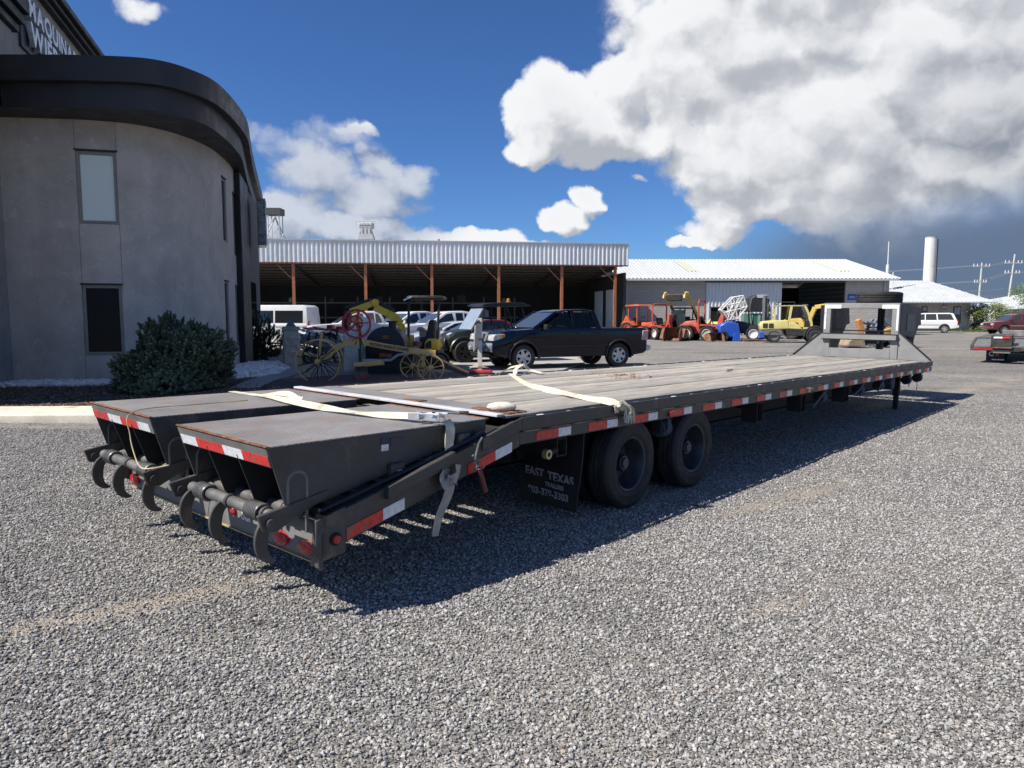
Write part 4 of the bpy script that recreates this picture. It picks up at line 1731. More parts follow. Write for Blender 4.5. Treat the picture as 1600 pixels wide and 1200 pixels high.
# ---- webbing straps (things of their own)
def ribbon(pts, w, th=.004, n=6, wig=0., twist=None, name='strap', m=None):
    """flat webbing along points given in the trailer frame; side vector per point"""
    P = spline([p[:3] for p in pts], n)
    S = spline([p[3:6] for p in pts], n)
    b = MB()
    for i, (p, s) in enumerate(zip(P, S)):
        t = (P[min(i + 1, len(P) - 1)] - P[max(i - 1, 0)]).normalized()
        s = (s - t * s.dot(t)).normalized()
        nrm = t.cross(s)
        q = [p - s * w / 2 + nrm * th / 2, p + s * w / 2 + nrm * th / 2, p + s * w / 2 - nrm * th / 2, p - s * w / 2 - nrm * th / 2]
        b.v += [tuple(TM @ x) for x in q]
    for i in range(len(P) - 1):
        for k in range(4):
            a, c = i * 4 + k, i * 4 + (k + 1) % 4
            b.f.append((a, c, c + 4, a + 4))
    k = 4 * (len(P) - 1)
    b.f += [(0, 1, 2, 3), (k, k + 1, k + 2, k + 3)]
    return b


E1 = (1, 0, 0)
st = thing('tie_down_strap', 'cream webbing strap pulled across the plank deck with frayed knotted end', 'strap', T(1.3, 1.3, H))
inv = Matrix.Translation(-st.location)


def put(mb, name, m, par, **kw):
    mb.v = [tuple(Vector(p) - par.location) for p in mb.v]
    return mb.build(name, m, par, **kw)


z = H + .012
put(ribbon([(2.65, 2.48, z, 1, .0, .0), (2.30, 2.1, z + .004, 1, 0, .1), (1.75, 1.45, z + .002, .9, .1, .2), (1.45, .95, z + .006, .8, 0, .8), (1.30, .6, z + .006, .9, 0, .3), (1.15, .25, z + .006, .8, 0, .5), (1.12, .06, H + .016, .6, 0, .8), (1.10, -.012, H - .01, .8, 0, .2), (1.10, -.016, H - .06, 1, 0, 0)], .062, n=8), 'webbing', CREAM, st)
put(ribbon([(2.5, 2.52, z, 1, .2, .0), (2.7, 2.50, z + .07, 1, .2, .3), (2.85, 2.46, z + .09, 1, 0, 0), (2.95, 2.42, z + .03, .5, .5, .2), (2.90, 2.2, z + .01, 1, .3, 0)], .06), 'webbing', CREAM, st)
put(ribbon([(2.86, 2.5, z + .05, .5, .6, .3), (2.78, 2.42, z + .1, .3, 1, .2), (2.62, 2.38, z + .05, .2, 1, 0), (2.55, 2.3, z + .01, .5, 1, 0)], .055), 'webbing', CREAM, st)
b = MB()
kn = [TM @ Vector((1.14, -.02, H - .01))]
b.tube([T(1.12, -.012, H + .02), T(1.10, -.035, H - .01), T(1.14, -.035, H - .035), T(1.17, -.012, H - .005)], .016, 8)
put(b, 'knot', CREAM, st)
b = MB()
for k in range(26):
    x = 1.22 + random.uniform(-.05, .06)
    p0 = Vector((1.16 + random.uniform(-.02, .02), -.02, H - .0 + random.uniform(-.01, .03)))
    p1 = Vector((x, -.035 - random.uniform(0, .04), H - .03 - random.uniform(0, .03)))
    p2 = Vector((x + random.uniform(-.03, .03), -.03 - random.uniform(0, .035), H - .11 - random.uniform(0, .045)))
    b.tube([tuple(TM @ q) for q in spline([p0, p1, p2], 3)], random.uniform(.004, .008), 5)
put(b, 'frayed_end', CREAM, st)

s2 = thing('ratchet_strap', 'cream ratchet strap over both ramps with steel ratchet and dangling tail', 'strap', T(-.75, .3, H))
z = H + .016
put(ribbon([(-.72, 2.50, z, 1, 0, 0), (-.70, 2.2, z, 1, 0, .1), (-.72, 1.9, z + .01, 1, 0, .2), (-.80, 1.5, z + .02, .8, 0, .5), (-.80, 1.1, z + .012, .7, 0, .6), (-.78, .75, z + .01, 1, 0, .1), (-.72, .5, z + .012, .7, 0, .6), (-.68, .24, z + .03, .8, 0, .6)], .055, n=8), 'webbing', CREAM, s2)
b = ribbon([(-.66, 2.15, z, 1, .2, 0), (-.62, 1.85, z + .03, .7, 0, .7), (-.68, 1.6, z + .02, 1, 0, .5), (-.76, 1.4, z + .03, .5, 0, .9)], .05)
put(b, 'slack_webbing', CREAM, s2)
for (pts, wd) in (([(-.58, .10, z + .01, 1, 0, 0), (-.575, .07, z - .03, 1, 0, 0), (-.60, .05, .80, 1, 0, .1), (-.62, .042, .70, .9, .2, 0), (-.68, .03, .60, .8, .4, 0), (-.66, .0, .55, 1, 0, 0)], .07),
                  ([(-.64, .03, .66, 1, .3, 0), (-.74, -.045, .60, .7, .6, .3), (-.70, -.06, .56, .9, -.2, .4), (-.62, -.04, .60, .9, .5, 0), (-.60, -.03, .66, .7, .3, .5)], .075),
                  ([(-.655, -.035, .60, 1, .1, 0), (-.70, -.05, .50, 1, .1, 0), (-.77, -.05, .38, 1, .2, 0), (-.80, -.05, .27, .95, .3, 0)], .075)):
    put(ribbon(pts, wd), 'webbing_tail', mat('grubby_webbing', (.36, .34, .30), .9, var=.2, scale=14, bmp=.3) if wd > .072 else CREAM, s2)
STEEL = mat('zinc_steel', (.55, .56, .58), .3, .85, var=.15)
b = MB()
for dy in (0,):
    for e in (-.035, .035):
        b.bar(tuple(T(-.68 + e, .30, z + .025)), tuple(T(-.62 + e, .08, z + .035)), .006, .045)
    b.cyl(tuple(T(-.725, .20, z + .03)), tuple(T(-.60, .215, z + .03)), .016, 10)
    b.cyl(tuple(T(-.70, .10, z + .04)), tuple(T(-.575, .115, z + .04)), .010, 10)
put(b, 'ratchet', STEEL, s2, bevel=.002)
b = MB().bar(tuple(T(-.60, .20, z + .055)), tuple(T(-.50, .06, z + .05)), .06, .012).cyl(tuple(T(-.50, .09, z + .05)), tuple(T(-.44, .05, z + .05)), .012, 8)
put(b, 'ratchet_handle', mat('dark_zinc', (.16, .16, .17), .4, .6), s2, bevel=.003)
# load binder hanging from the tie rail
lb = thing('load_binder', 'small chain load binder with dark red handle hooked on the trailer side', 'binder', T(-.42, -.03, .70))
b = MB().tube([tuple(T(-.40, -.03, .80)), tuple(T(-.44, -.04, .77)), tuple(T(-.47, -.04, .68)), tuple(T(-.44, -.04, .62))], .007, 6)
b.tube([tuple(T(-.48, -.03, .70)), tuple(T(-.44, -.05, .66)), tuple(T(-.46, -.03, .60)), tuple(T(-.40, -.05, .62))], .009, 6)
put(b, 'chain', BAR, lb)
put(MB().cyl(tuple(T(-.44, -.045, .62)), tuple(T(-.385, -.05, .46)), .017, 10, .020), 'handle', mat('maroon_handle', (.13, .03, .03), .5), lb, bevel=.004)
# thin yellow cord over the far ramp
pts = [(-.9, 1.9, H + .012), (-1.3, 1.88, H + .012), (-1.77, 1.72, H + .016), (-1.80, 1.70, .76), (-1.80, 1.62, .62), (-1.80, 1.54, .575), (-1.78, 1.46, .578), (-1.70, 1.38, .60)]
b = MB().tube([tuple(TM @ p) for p in spline(pts, 5)], .0035, 5)
o = b.build('cord', mat('yellow_cord', (.62, .52, .30), .7), None)
tag(o, 'thin yellow cord hanging over the tail of the left ramp', 'cord')
# lump of foam near the rusty edge of the deck
b = MB().ico((0, 0, 0), .09, 2, (1.2, .8, .42))
o = b.build('foam_pad', mat('old_foam', (.62, .57, .50), .9, var=.2, scale=20, bmp=.5), None)
o.location = T(.11, .28, H + .035)
tag(o, 'small off white foam pad lying on the rusty deck edge', 'foam')
b = MB().cbox((0, 0, 0), (.2, .04, .02))
o = b.build('wood_scrap', PLANK, None, bevel=.004)
o.location = T(5.5, 1.15, H + .018)
o.rotation_euler = (0, 0, .9)
tag(o, 'pale wood scrap lying on the middle of the trailer deck', 'wood scrap')

# a scatter of dry leaves on the boards
rr = random.Random(21)
m = MB()
for k in range(90):
    c = Vector((3.55 + rr.gauss(0, .22), 1.55 + rr.gauss(0, .16), H + .012))
    a, l_ = rr.uniform(0, 6.283), rr.uniform(.012, .034)
    d1_, d2_ = Vector((math.cos(a), math.sin(a), rr.uniform(-.1, .5))) * l_, Vector((-math.sin(a), math.cos(a), rr.uniform(-.2, .3))) * l_ * .45
    o = len(m.v)
    m.v += [tuple(TM @ q) for q in (c - d1_, c + d2_, c + d1_, c - d2_)]
    m.f.append((o, o + 1, o + 2, o + 3))
tag(m.build('dry_leaves', mat('dry_leaf', (.26, .12, .07), .9, var=.5, scale=30), None, smooth=0), kind='stuff')
# ================================================================== open shed behind
def corr_panel(w, h, pitch, depth, flat_=.5, th=.004):
    """one ribbed sheet: x across, z up, ribs standing out along -y"""
    m = MB()
    prof = []
    k = int(round(w / pitch))
    for i in range(k):
        x = i * pitch
        prof += [(x, 0), (x + pitch * flat_, 0), (x + pitch * (flat_ + .12), -depth), (x + pitch * .88, -depth)]
    prof.append((w, 0))
    n = len(prof)
    for dy in (0, th):
        for z in (0, h):
            m.v += [(x, y + dy, z) for x, y in prof]
    for i in range(n - 1):
        m.f += [(i, i + 1, n + i + 1, n + i), (2 * n + i, 3 * n + i, 3 * n + i + 1, 2 * n + i + 1), (i, 2 * n + i, 2 * n + i + 1, i + 1), (n + i, n + i + 1, 3 * n + i + 1, 3 * n + i)]
    m.f += [(0, n, 3 * n, 2 * n), (n - 1, 3 * n - 1, 4 * n - 1, 2 * n - 1)]
    return m


GALV = mat('galvanised_sheet', (.74, .76, .77), .4, .1, var=.08, scale=1.2, vary_obj=.06)
ROOFW = mat('white_roof_sheet', (.50, .52, .53), .5, var=.05, scale=1, vary_obj=.03, dirt=(.55, .55, .52), dirt_amt=.05, dscale=.6)
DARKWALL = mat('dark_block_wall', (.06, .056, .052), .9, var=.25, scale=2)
OXIDE = mat('oxide_red_steel', (.36, .135, .065), .6, var=.2, scale=4)
SHED_A = math.atan2(3.3, 25.4)
shed = thing('open_shed', 'long open fronted shed with ribbed silver fascia and rust red posts', 'shed', (8.6, 54, 0), SHED_A)
SH = shed.location
ex = Vector((math.cos(SHED_A), math.sin(SHED_A)))
ey = Vector((-ex.y, ex.x))


def shed_x(px):
    """local x on the shed's front line under a pixel column"""
    k = (px - 800) / CAM_F
    # (SH + ex*s).x = k * (SH + ex*s).y
    return (k * SH.y - SH.x) / (ex.x - k * ex.y)


me = corr_panel(.93, 1.52, .31, .05).mesh('fascia_panel', GALV, smooth=0)
for i in range(40):
    inst('fascia_panel', me, shed, (-.93 * (i + 1), 0, 5.26))
MB().box((-37.2, -.09, 6.782), (.04, .12, 6.86)).build('fascia_cap', ROOFW, shed)
MB().box((-37.2, -.005, 5.17), (.0, .10, 5.258)).build('fascia_beam', OXIDE, shed)
for px in (461, 573, 676, 780, 878, 961):
    x = shed_x(px)
    MB().box((x - .10, .15, 0), (x + .10, .35, 5.165)).build('post', OXIDE, shed)
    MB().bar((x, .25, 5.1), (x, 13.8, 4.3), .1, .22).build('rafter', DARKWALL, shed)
    MB().bar((x, .3, 4.0), (x - 1.1, .35, 5.1), .06, .06).build('knee_brace', OXIDE, shed)
m = corr_panel(37.2, 14.4, .31, .05)
m.v = [(x - 37.2, .1 + z * .9945, 5.6 - z * .085 + y) for x, y, z in m.v]
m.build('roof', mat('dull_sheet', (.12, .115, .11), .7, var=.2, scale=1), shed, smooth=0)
for k in range(9):
    y = 1.2 + k * 1.5
    MB().box((-37, y, 5.32 - y * .085), (-.1, y + .08, 5.46 - y * .085)).build('purlin', mat('dusty_purlin', (.10, .088, .075), .8), shed)
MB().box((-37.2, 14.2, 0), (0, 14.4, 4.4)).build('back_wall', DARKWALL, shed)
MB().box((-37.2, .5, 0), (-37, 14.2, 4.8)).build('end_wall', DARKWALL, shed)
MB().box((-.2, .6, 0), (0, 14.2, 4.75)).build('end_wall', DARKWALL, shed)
dsm = corr_panel(.93, 3.3, .31, .045).mesh('door_sheet', GALV, smooth=0)
for k in range(6):
    o = inst('door_sheet', dsm, shed, (-.212, 9.4 - (k + (1 if k > 2 else 0)) * .95, .3), (0, 0, R(-90)))
# long rack with parts on two levels
rk = thing('storage_rack', 'long dark steel rack with two loaded shelves inside the shed', 'rack', (SH.x + ey.x * 9, SH.y + ey.y * 9, 0), SHED_A)
RACK = mat('rack_steel', (.20, .17, .13), .7, var=.3)
for z in (1.35, 2.55):
    MB().box((-36, -.5, z), (-7, .5, z + .10)).build('shelf', RACK, rk)
for k in range(12):
    x = -36 + k * 2.6
    MB().box((x, -.5, 0), (x + .1, -.4, 3.1)).build('upright', RACK, rk)
cm_ = [mat('part_dark', (.05, .05, .055), .7), mat('part_yellow', (.45, .33, .05), .6), mat('part_grey', (.25, .25, .25), .7), mat('part_brown', (.16, .11, .07), .8), mat('part_white', (.55, .55, .53), .6)]
words = ['dark', 'yellow', 'grey', 'brown', 'white']
rr = random.Random(5)
ORD = ['leftmost', 'second from the left', 'third from the left', 'fourth from the left', 'fifth from the left', 'sixth from the left', 'seventh from the left']
for k in range(14):
    x = -31 + k * 1.75 + rr.uniform(-.2, .2)
    z = (1.45, 2.65)[k % 2]
    ci = (0, 2, 0, 4, 3, 0, 1, 0, 2, 3, 0, 0, 4, 1)[k]
    w, d, h = rr.uniform(.4, .9), rr.uniform(.3, .7), rr.uniform(.2, .6)
    p = Vector((rk.location.x, rk.location.y)) + ex * x
    o = MB().cbox((0, 0, h / 2), (w, d, h)).cbox((w * .1, 0, h + .05), (w * .5, d * .5, .1)).build('parts_crate', cm_[ci], None, bevel=.02)
    o.location = (p.x, p.y, z)
    o.rotation_euler = (0, 0, SHED_A + rr.uniform(-.3, .3))
    tag(o, '%s crate of spare parts, %s on the %s shelf in the shed' % (words[ci], ORD[k // 2], ('lower', 'upper')[k % 2]), 'crate', 'crates of parts on the shed rack')
# on and behind the shed roof
o = MB().cyl((0, 0, 0), (0, 0, .55), .11, 12).build('roof_pipe', ROOFW, None)
o.location = at(685, 384, 53.0)
o.location.z = 6.5
tag(o, 'short white vent pipe sticking up above the shed fascia', 'vent pipe')
tp = thing('rooftop_turret', 'small whitish grain elevator head with railing above the shed roof', 'grain elevator', (at(573, 374, 92).x, 92, 0))
PALE = mat('pale_steel', (.62, .62, .60), .6, var=.1)
MB().box((-.9, -.5, 0), (.9, .5, 11.0)).build('tower_body', PALE, tp)
MB().prism([(-1.0, 11.01), (1.0, 11.01), (.55, 12.4), (-.55, 12.4)], 'y', -.6, .6).build('hopper', PALE, tp)
MB().box((-.85, -.6, 12.41), (.85, .6, 13.1)).build('head_box', PALE, tp, bevel=.05)
for k in range(6):
    MB().cyl((-1.15 + k * .46, -.75, 12.2), (-1.15 + k * .46, -.75, 13.2), .035, 6).build('rail_post', PALE, tp)
MB().cyl((-1.2, -.75, 13.2), (1.2, -.75, 13.2), .035, 6).build('rail', PALE, tp)
lt_ = thing('lattice_tower', 'grey lattice grain leg with braces beside the black portal', 'tower', (at(431, 370, 80).x, 80, 0))
for (x, y) in ((-.6, -.6), (.6, -.6), (.6, .6), (-.6, .6)):
    MB().cyl((x, y, 0), (x, y, 12.4), .06, 6).build('leg', PALE, lt_)
for k in range(8):
    z = 1 + k * 1.45
    MB().cyl((-.6, -.6, z), (.6, -.6, z + 1.45), .035, 5).cyl((-.6, -.6, z), (.6, -.6, z), .035, 5).build('brace', PALE, lt_)
MB().box((-.9, -.8, 12.41), (.8, .8, 13.1)).build('head_box', mat('dark_hood', (.08, .08, .08), .6), lt_)
for (dx) in (1.7, 1.2, -1.6):
    MB().cyl((0, 0, 12.2), (dx, -.4, 8.6), .07, 6).build('spout', PALE, lt_)

# ================================================================== warehouse
WX0, WX1, WY = 8.85, 30.0, 58.0
wh_ = thing('warehouse', 'grey block warehouse with long white ribbed roof and sliding door', 'warehouse', (0, 0, 0))


def block_mat(name, a, b, mortar, bump_=.6):
    m, nt, bs = new_mat(name)
    tc = N(nt, 'ShaderNodeTexCoord')
    mp = N(nt, 'ShaderNodeMapping')
    mp.inputs['Rotation'].default_value = (R(90), 0, 0)
    L(nt, tc.outputs['Object'], mp.inputs['Vector'])
    br = N(nt, 'ShaderNodeTexBrick')
    br.inputs['Scale'].default_value = 1
    br.inputs['Brick Width'].default_value = .4
    br.inputs['Row Height'].default_value = .2
    br.inputs['Mortar Size'].default_value = .012
    for k, c in (('Color1', a), ('Color2', b), ('Mortar', mortar)):
        br.inputs[k].default_value = c + (1,)
    L(nt, mp.outputs[0], br.inputs['Vector'])
    n = noise_node(nt, .7, 5)
    c = mixrgb(nt, 1.0, br.outputs['Color'], mixrgb(nt, n.outputs['Fac'], (.85, .85, .85), (1.12, 1.11, 1.1)), 'MULTIPLY')
    L(nt, c, bs.inputs['Base Color'])
    bs.inputs['Roughness'].default_value = .9
    bump(nt, bs, br.outputs['Fac'], -bump_, .01)
    return m


BLOCK = block_mat('block_wall', (.44, .41, .37), (.50, .465, .42), (.30, .285, .26))
DX0, DX1, OX1 = 15.45, 21.45, 26.55
m = MB()
m.box((WX0, WY, 0), (DX0 + .4, WY + .2, 4.42)).box((OX1, WY, 0), (WX1, WY + .2, 4.42)).box((DX0 + .4, WY, 4.22), (OX1, WY + .2, 4.42))
m.build('front_wall', BLOCK, wh_, smooth=0)
MB().box((WX0, WY + .2, 0), (WX0 + .2, WY + 18, 4.42)).build('side_wall', BLOCK, wh_, smooth=0)
MB().box((WX1 - .2, WY + .2, 0), (WX1, WY + 18, 4.42)).build('side_wall', BLOCK, wh_, smooth=0)
MB().prism([(WY, 4.43), (WY + 9.3, 6.62), (WY + 18.6, 4.43)], 'x', WX1 - .2, WX1 - .01).build('gable', BLOCK, wh_, smooth=0)
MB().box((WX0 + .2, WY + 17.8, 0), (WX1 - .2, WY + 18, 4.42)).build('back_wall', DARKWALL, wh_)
pitch = .31
dz_, dy_ = 2.24, 9.9
ln = math.hypot(dz_, dy_)
rp = corr_panel(.93, ln, .31, .045)
ang = math.atan2(dz_, dy_)
rp.v = [(x, z * math.cos(ang) + y * math.sin(ang), z * math.sin(ang) - y * math.cos(ang)) for x, y, z in rp.v]
rme = rp.mesh('roof_sheet', ROOFW, smooth=0)
SKY = mat('fibreglass_sheet', (.52, .50, .38), .5, var=.1)
rme2 = rme.copy()
rme2.materials[0] = SKY
for k in range(24):
    inst('roof_sheet', rme, wh_, (WX0 - .5 + k * .93, WY - .6, 4.45))
for x in (14.6, 27.1):
    s_ = inst('skylight', rme2, wh_, (x, WY - .6 + 3.3, 4.45 + 3.3 * math.tan(ang) + .03))
    s_.scale = (1, .6, .6)
back = MB().prism([(WY + 9.3, 6.66), (WY + 19.2, 4.42), (WY + 19.2, 4.38), (WY + 9.3, 6.62)], 'x', WX0 - .5, WX0 - .5 + 24 * .93)
back.build('roof_back', ROOFW, wh_)
MB().box((WX0 - .5, WY + 9.2, 6.66), (WX0 - .5 + 24 * .93, WY + 9.45, 6.73)).build('ridge_cap', ROOFW, wh_)
MB().box((WX0 - .5, WY - .62, 4.30), (WX1 + .4, WY - .55, 4.44)).build('eave_trim', ROOFW, wh_)
MB().box((WX0 - .4, WY - .5, 4.425), (WX1 + .3, WY - .02, 4.445)).build('soffit', mat('soffit', (.3, .29, .28), .8), wh_)
me = corr_panel(.93, 4.1, .31, .05).mesh('door_sheet', mat('door_galv', (.66, .68, .70), .4, .1, var=.06), smooth=0)
sd = MB().box((DX0 - .05, WY - .14, 4.18), (OX1, WY - .02, 4.28)).build('door_track', mat('track_steel', (.12, .12, .12), .6), wh_)
for k in range(7):
    o = inst('door_sheet', me, wh_, (DX0 + k * .857, WY - .06, .06))
    o.scale.x = .857 / .93
MB().cyl((9.1, WY - .09, 0), (9.1, WY - .09, 4.3), .06, 8).build('downspout', ROOFW, wh_)
MB().cyl((29.6, WY - .09, 0), (29.6, WY - .09, 4.3), .06, 8).build('downspout', ROOFW, wh_)
bs = MB().box((26.72, WY - .03, 2.78), (27.55, WY - .003, 3.26)).build('blue_sign', mat('sign_blue', (.03, .10, .38), .45), wh_, bevel=.005)
me = text_mesh('AREA 2', .2, .01, 'CENTER', mat('sign_pale_blue', (.45, .6, .8), .5), bold=.004)
inst('lettering', me, bs).matrix_local = frame((1, 0, 0), (0, 0, 1), (27.13, WY - .035, 3.02))
# things in the gloom behind the opening
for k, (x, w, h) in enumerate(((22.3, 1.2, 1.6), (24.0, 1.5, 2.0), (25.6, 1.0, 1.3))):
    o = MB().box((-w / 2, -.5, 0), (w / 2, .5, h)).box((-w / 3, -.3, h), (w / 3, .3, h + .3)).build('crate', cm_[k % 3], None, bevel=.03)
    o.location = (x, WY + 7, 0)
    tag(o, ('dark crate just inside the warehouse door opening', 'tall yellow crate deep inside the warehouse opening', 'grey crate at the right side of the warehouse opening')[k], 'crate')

# ================================================================== house, tower, poles
hs = thing('office_house', 'low beige office house with white hipped metal roof and dark window', 'house', (0, 0, 0))
BEIGE = mat('beige_siding', (.46, .42, .355), .8, var=.08, scale=2, bmp=.15)
HX0, HX1, HY = 33.0, 47.3, 75.0
MB().box((HX0, HY, 0), (HX1, HY + 9, 2.9)).build('wall', BEIGE, hs, smooth=0)
for k in range(18):
    x = HX0 + 6.5 + k * .44
    MB().box((x, HY - .02, .05), (x + .025, HY - .002, 2.86)).build('siding_batten', BEIGE, hs)
e = [(HX0 - 1, HY - 1.2, 2.93), (HX1 + 1.9, HY - 1.2, 2.93), (HX1 + 1.9, HY + 10.2, 2.93), (HX0 - 1, HY + 10.2, 2.93)]
rg = [(HX0 + 5, HY + 4.5, 5.35), (HX1 - 2.0, HY + 4.5, 5.35)]
m = MB()
m.v = e + rg
m.f = [(0, 1, 5, 4), (1, 2, 5), (2, 3, 4, 5), (3, 0, 4), (0, 3, 2, 1)]
m.build('roof', ROOFW, hs, smooth=0)
# standing ribs on the front and right slopes
for k in range(44):
    x = e[0][0] + .3 + k * .38
    if x > e[1][0]:
        break
    f_ = 1.0
    if x > rg[1][0]:
        f_ = (e[1][0] - x) / (e[1][0] - rg[1][0])
    if x < rg[0][0]:
        f_ = (x - e[0][0]) / (rg[0][0] - e[0][0])
    p1_ = Vector((x, HY - 1.22, 2.95))
    p2_ = Vector((x, HY - 1.2 + 5.7 * f_, 2.93 + 2.42 * f_))
    MB().bar(p1_, p2_, .06, .07).build('roof_rib', ROOFW, hs)
MB().box((e[0][0], HY - 1.22, 2.84), (e[1][0], HY - 1.15, 2.94)).build('eave_trim', ROOFW, hs)
for (x0, x1, z0, z1, nm) in ((at(1488.5, 500, HY).x, at(1500.5, 500, HY).x, .75, 2.5, 'window'), (at(1439, 500, HY).x, at(1448, 500, HY).x, 1.5, 2.5, 'window'), (at(1467, 500, HY).x, at(1479, 500, HY).x, .05, 2.2, 'door')):
    f = MB().box((x0, HY - .06, z0), (x1, HY - .002, z1)).build(nm, mat('dark_frame', (.07, .06, .055), .5) if nm == 'window' else mat('tan_door', (.40, .36, .30), .6), hs)
    if nm == 'window':
        zm = (z0 + z1) / 2
        MB().box((x0 + .09, HY - .075, zm + .04), (x1 - .09, HY - .062, z1 - .08)).build('pane', mat('blind_pane', (.32, .34, .36), .3), f)
        MB().box((x0 + .09, HY - .075, z0 + .08), (x1 - .09, HY - .062, zm - .04)).build('pane', GLASS, f)
    else:
        MB().cbox((x0 + .1, HY - .09, 1.05), (.06, .05, .14)).build('handle', BAR, f)
MB().cbox((at(1474, 480, HY).x, HY - .12, 2.45), (.5, .2, .18)).build('porch_lamp', ROOFW, hs, bevel=.03)

tw_ = thing('concrete_tower', 'tall white cylindrical tower rising behind the office house', 'tower', (at(1451.5, 440, 95).x, 95, 0))
MB().cyl((0, 0, 0), (0, 0, 11.6), .74, 32, .70).build('shaft', mat('tower_paint', (.68, .66, .62), .7, var=.1, scale=1, dirt=(.42, .34, .28), dirt_amt=.1, dscale=.8, stretch=(1, 1, .15)), tw_)
MB().cyl((0, 0, 11.6), (0, 0, 11.68), .73, 32).build('rim', mat('tower_rim', (.45, .44, .42), .7), tw_)
MB().box((.60, -.40, 0), (.74, -.24, 11.4)).build('ladder_strip', mat('rust_strip', (.22, .16, .13), .8), tw_)
an = thing('antenna_mast', 'thin white antenna mast behind the end of the warehouse roof', 'antenna', (at(1386.5, 430, 77).x, 77, 0))
MB().cyl((0, 0, 0), (0, 0, 6.2), .11, 8).cyl((0, 0, 6.2), (0, 0, 9.3), .07, 8, .05).build('mast', PALE, an)
MB().cyl((0, 0, 5.9), (0, 0, 6.9), .17, 8).build('radome', PALE, an)
MB().cyl((.6, 0, 0), (.6, 0, 6.1), .06, 6).build('stay_pole', PALE, an)
POLE = mat('concrete_pole', (.50, .49, .47), .8, var=.1)


def pole(px, d, h, lean, arms, lab):
    t = thing('utility_pole', lab, 'utility pole', (at(px, 470, d).x, d, 0), 0, 'utility poles beyond the office house')
    MB().cyl((0, 0, 0), (lean, 0, h), .19, 10, .12).build('pole', POLE, t)
    for (z, w) in arms:
        x = lean * z / h
        MB().box((x - w, -.08, z - .07), (x + w, .08, z + .07)).build('crossarm', POLE, t)
        for s in (-1, -.55, .55, 1):
            MB().cyl((x + s * w * .95, 0, z + .07), (x + s * w * .95, 0, z + .45), .09, 8, .05).build('insulator', PALE, t)
    return t


pole(1528.5, 120, 10.2, .25, [(7.0, 1.0), (9.6, 1.35)], 'nearer concrete utility pole with two crossarms, just right of the house roof')
pole(1572.5, 118, 11.4, .9, [(8.4, 1.2), (10.0, 1.4)], 'leaning concrete utility pole at the far right edge of the photo')
WIRE = mat('pale_wire', (.25, .26, .28), .5)
for k, (za, zb, zc) in enumerate(((7.2, 7.1, 8.6), (7.2, 7.1, 8.6), (9.8, 9.9, 10.2), (9.8, 9.9, 10.2), (5.6, 5.4, 6.0))):
    wl_ = ('lowest left', 'lower front', 'upper rear', 'upper front', 'bottom telephone')[k]
    y = 120 + (k % 2) * 1.0
    xa, xb = at(1528.5, 470, 120).x + .2 + (k % 2 - .5) * 1.4, at(1572.5, 470, 118).x + .7 + (k % 2 - .5) * 1.4
    pts = [(20 + (xa - 20) * t, 190 - (190 - y) * t, za + 2 * (1 - t) - 4.8 * t * (1 - t)) for t in [i / 10 for i in range(11)]]
    pts += [(xa + (xb - xa) * t, y - 1.5 * t, za + (zc - za) * t - .5 * t * (1 - t)) for t in [i / 5 for i in range(1, 6)]]
    pts += [(xb + 60 * t, y - 20 * t, zc + 1.5 * t - 3 * t * (1 - t)) for t in [i / 6 for i in range(1, 7)]]
    tag(MB().tube(pts, .022, 4).build('power_line', WIRE, None), '%s thin power line strung between the utility poles' % wl_, 'power line', 'power lines between the poles')

# far hills, air haze put into their blue tone
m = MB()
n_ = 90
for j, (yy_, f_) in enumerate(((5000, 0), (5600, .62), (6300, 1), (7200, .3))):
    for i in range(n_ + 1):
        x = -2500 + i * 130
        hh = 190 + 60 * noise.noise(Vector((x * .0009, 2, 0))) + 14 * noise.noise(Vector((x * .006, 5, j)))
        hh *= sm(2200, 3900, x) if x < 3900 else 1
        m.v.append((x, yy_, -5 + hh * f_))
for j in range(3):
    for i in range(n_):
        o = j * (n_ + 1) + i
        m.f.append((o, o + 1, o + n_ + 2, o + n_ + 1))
tag(m.build('hills', mat('haze_blue_scrub', (.055, .075, .10), .95, var=.3, scale=.002), None, smooth=60), kind='structure')

# white shed roof at the far right
fr_ = thing('white_barn', 'white ribbed metal barn roof behind the maroon wagon at right', 'barn', (at(1575, 490, 92).x, 92, 0))
MB().box((0, 0, 0), (14, 10, 2.6)).build('wall', BEIGE, fr_)
m = MB()
m.v = [(-.6, -.6, 2.3), (14, -.6, 3.0), (14, 5, 5.9), (-.6, 5, 3.4)]
m.v += [(x, y, z + .06) for x, y, z in m.v]
m.f = [(0, 1, 2, 3), (7, 6, 5, 4), (0, 4, 5, 1), (1, 5, 6, 2), (2, 6, 7, 3), (3, 7, 4, 0)]
m.build('roof', ROOFW, fr_, smooth=0)
for k in range(12):
    x = k * 1.1 - .3
    z0 = 2.37 + .7 * (x + .6) / 14.6
    MB().bar((x, -.62, z0 + .03), (x, 4.9, z0 + 1.05 + 1.8 * (x + .6) / 14.6 + .03), .12, .08).build('roof_rib', ROOFW, fr_)
MB().box((-1.6, -.4, 0), (-.7, 1.4, 3.0)).build('annex', PALE, fr_)

# ================================================================== planting
def leaf_mat(name, col, var=.5):
    m, nt, b = new_mat(name)
    g = N(nt, 'ShaderNodeNewGeometry')
    c = mixrgb(nt, g.outputs['Random Per Island'], tuple(q * (1 - var) for q in col), tuple(q * (1 + var) for q in col))
    n = noise_node(nt, 2.2, 3)
    c = mixrgb(nt, 1.0, c, mixrgb(nt, n.outputs['Fac'], (.7, .7, .7), (1.3, 1.3, 1.25)), 'MULTIPLY')
    L(nt, c, b.inputs['Base Color'])
    b.inputs['Roughness'].default_value = .6
    b.inputs['Specular IOR Level'].default_value = .3
    return m


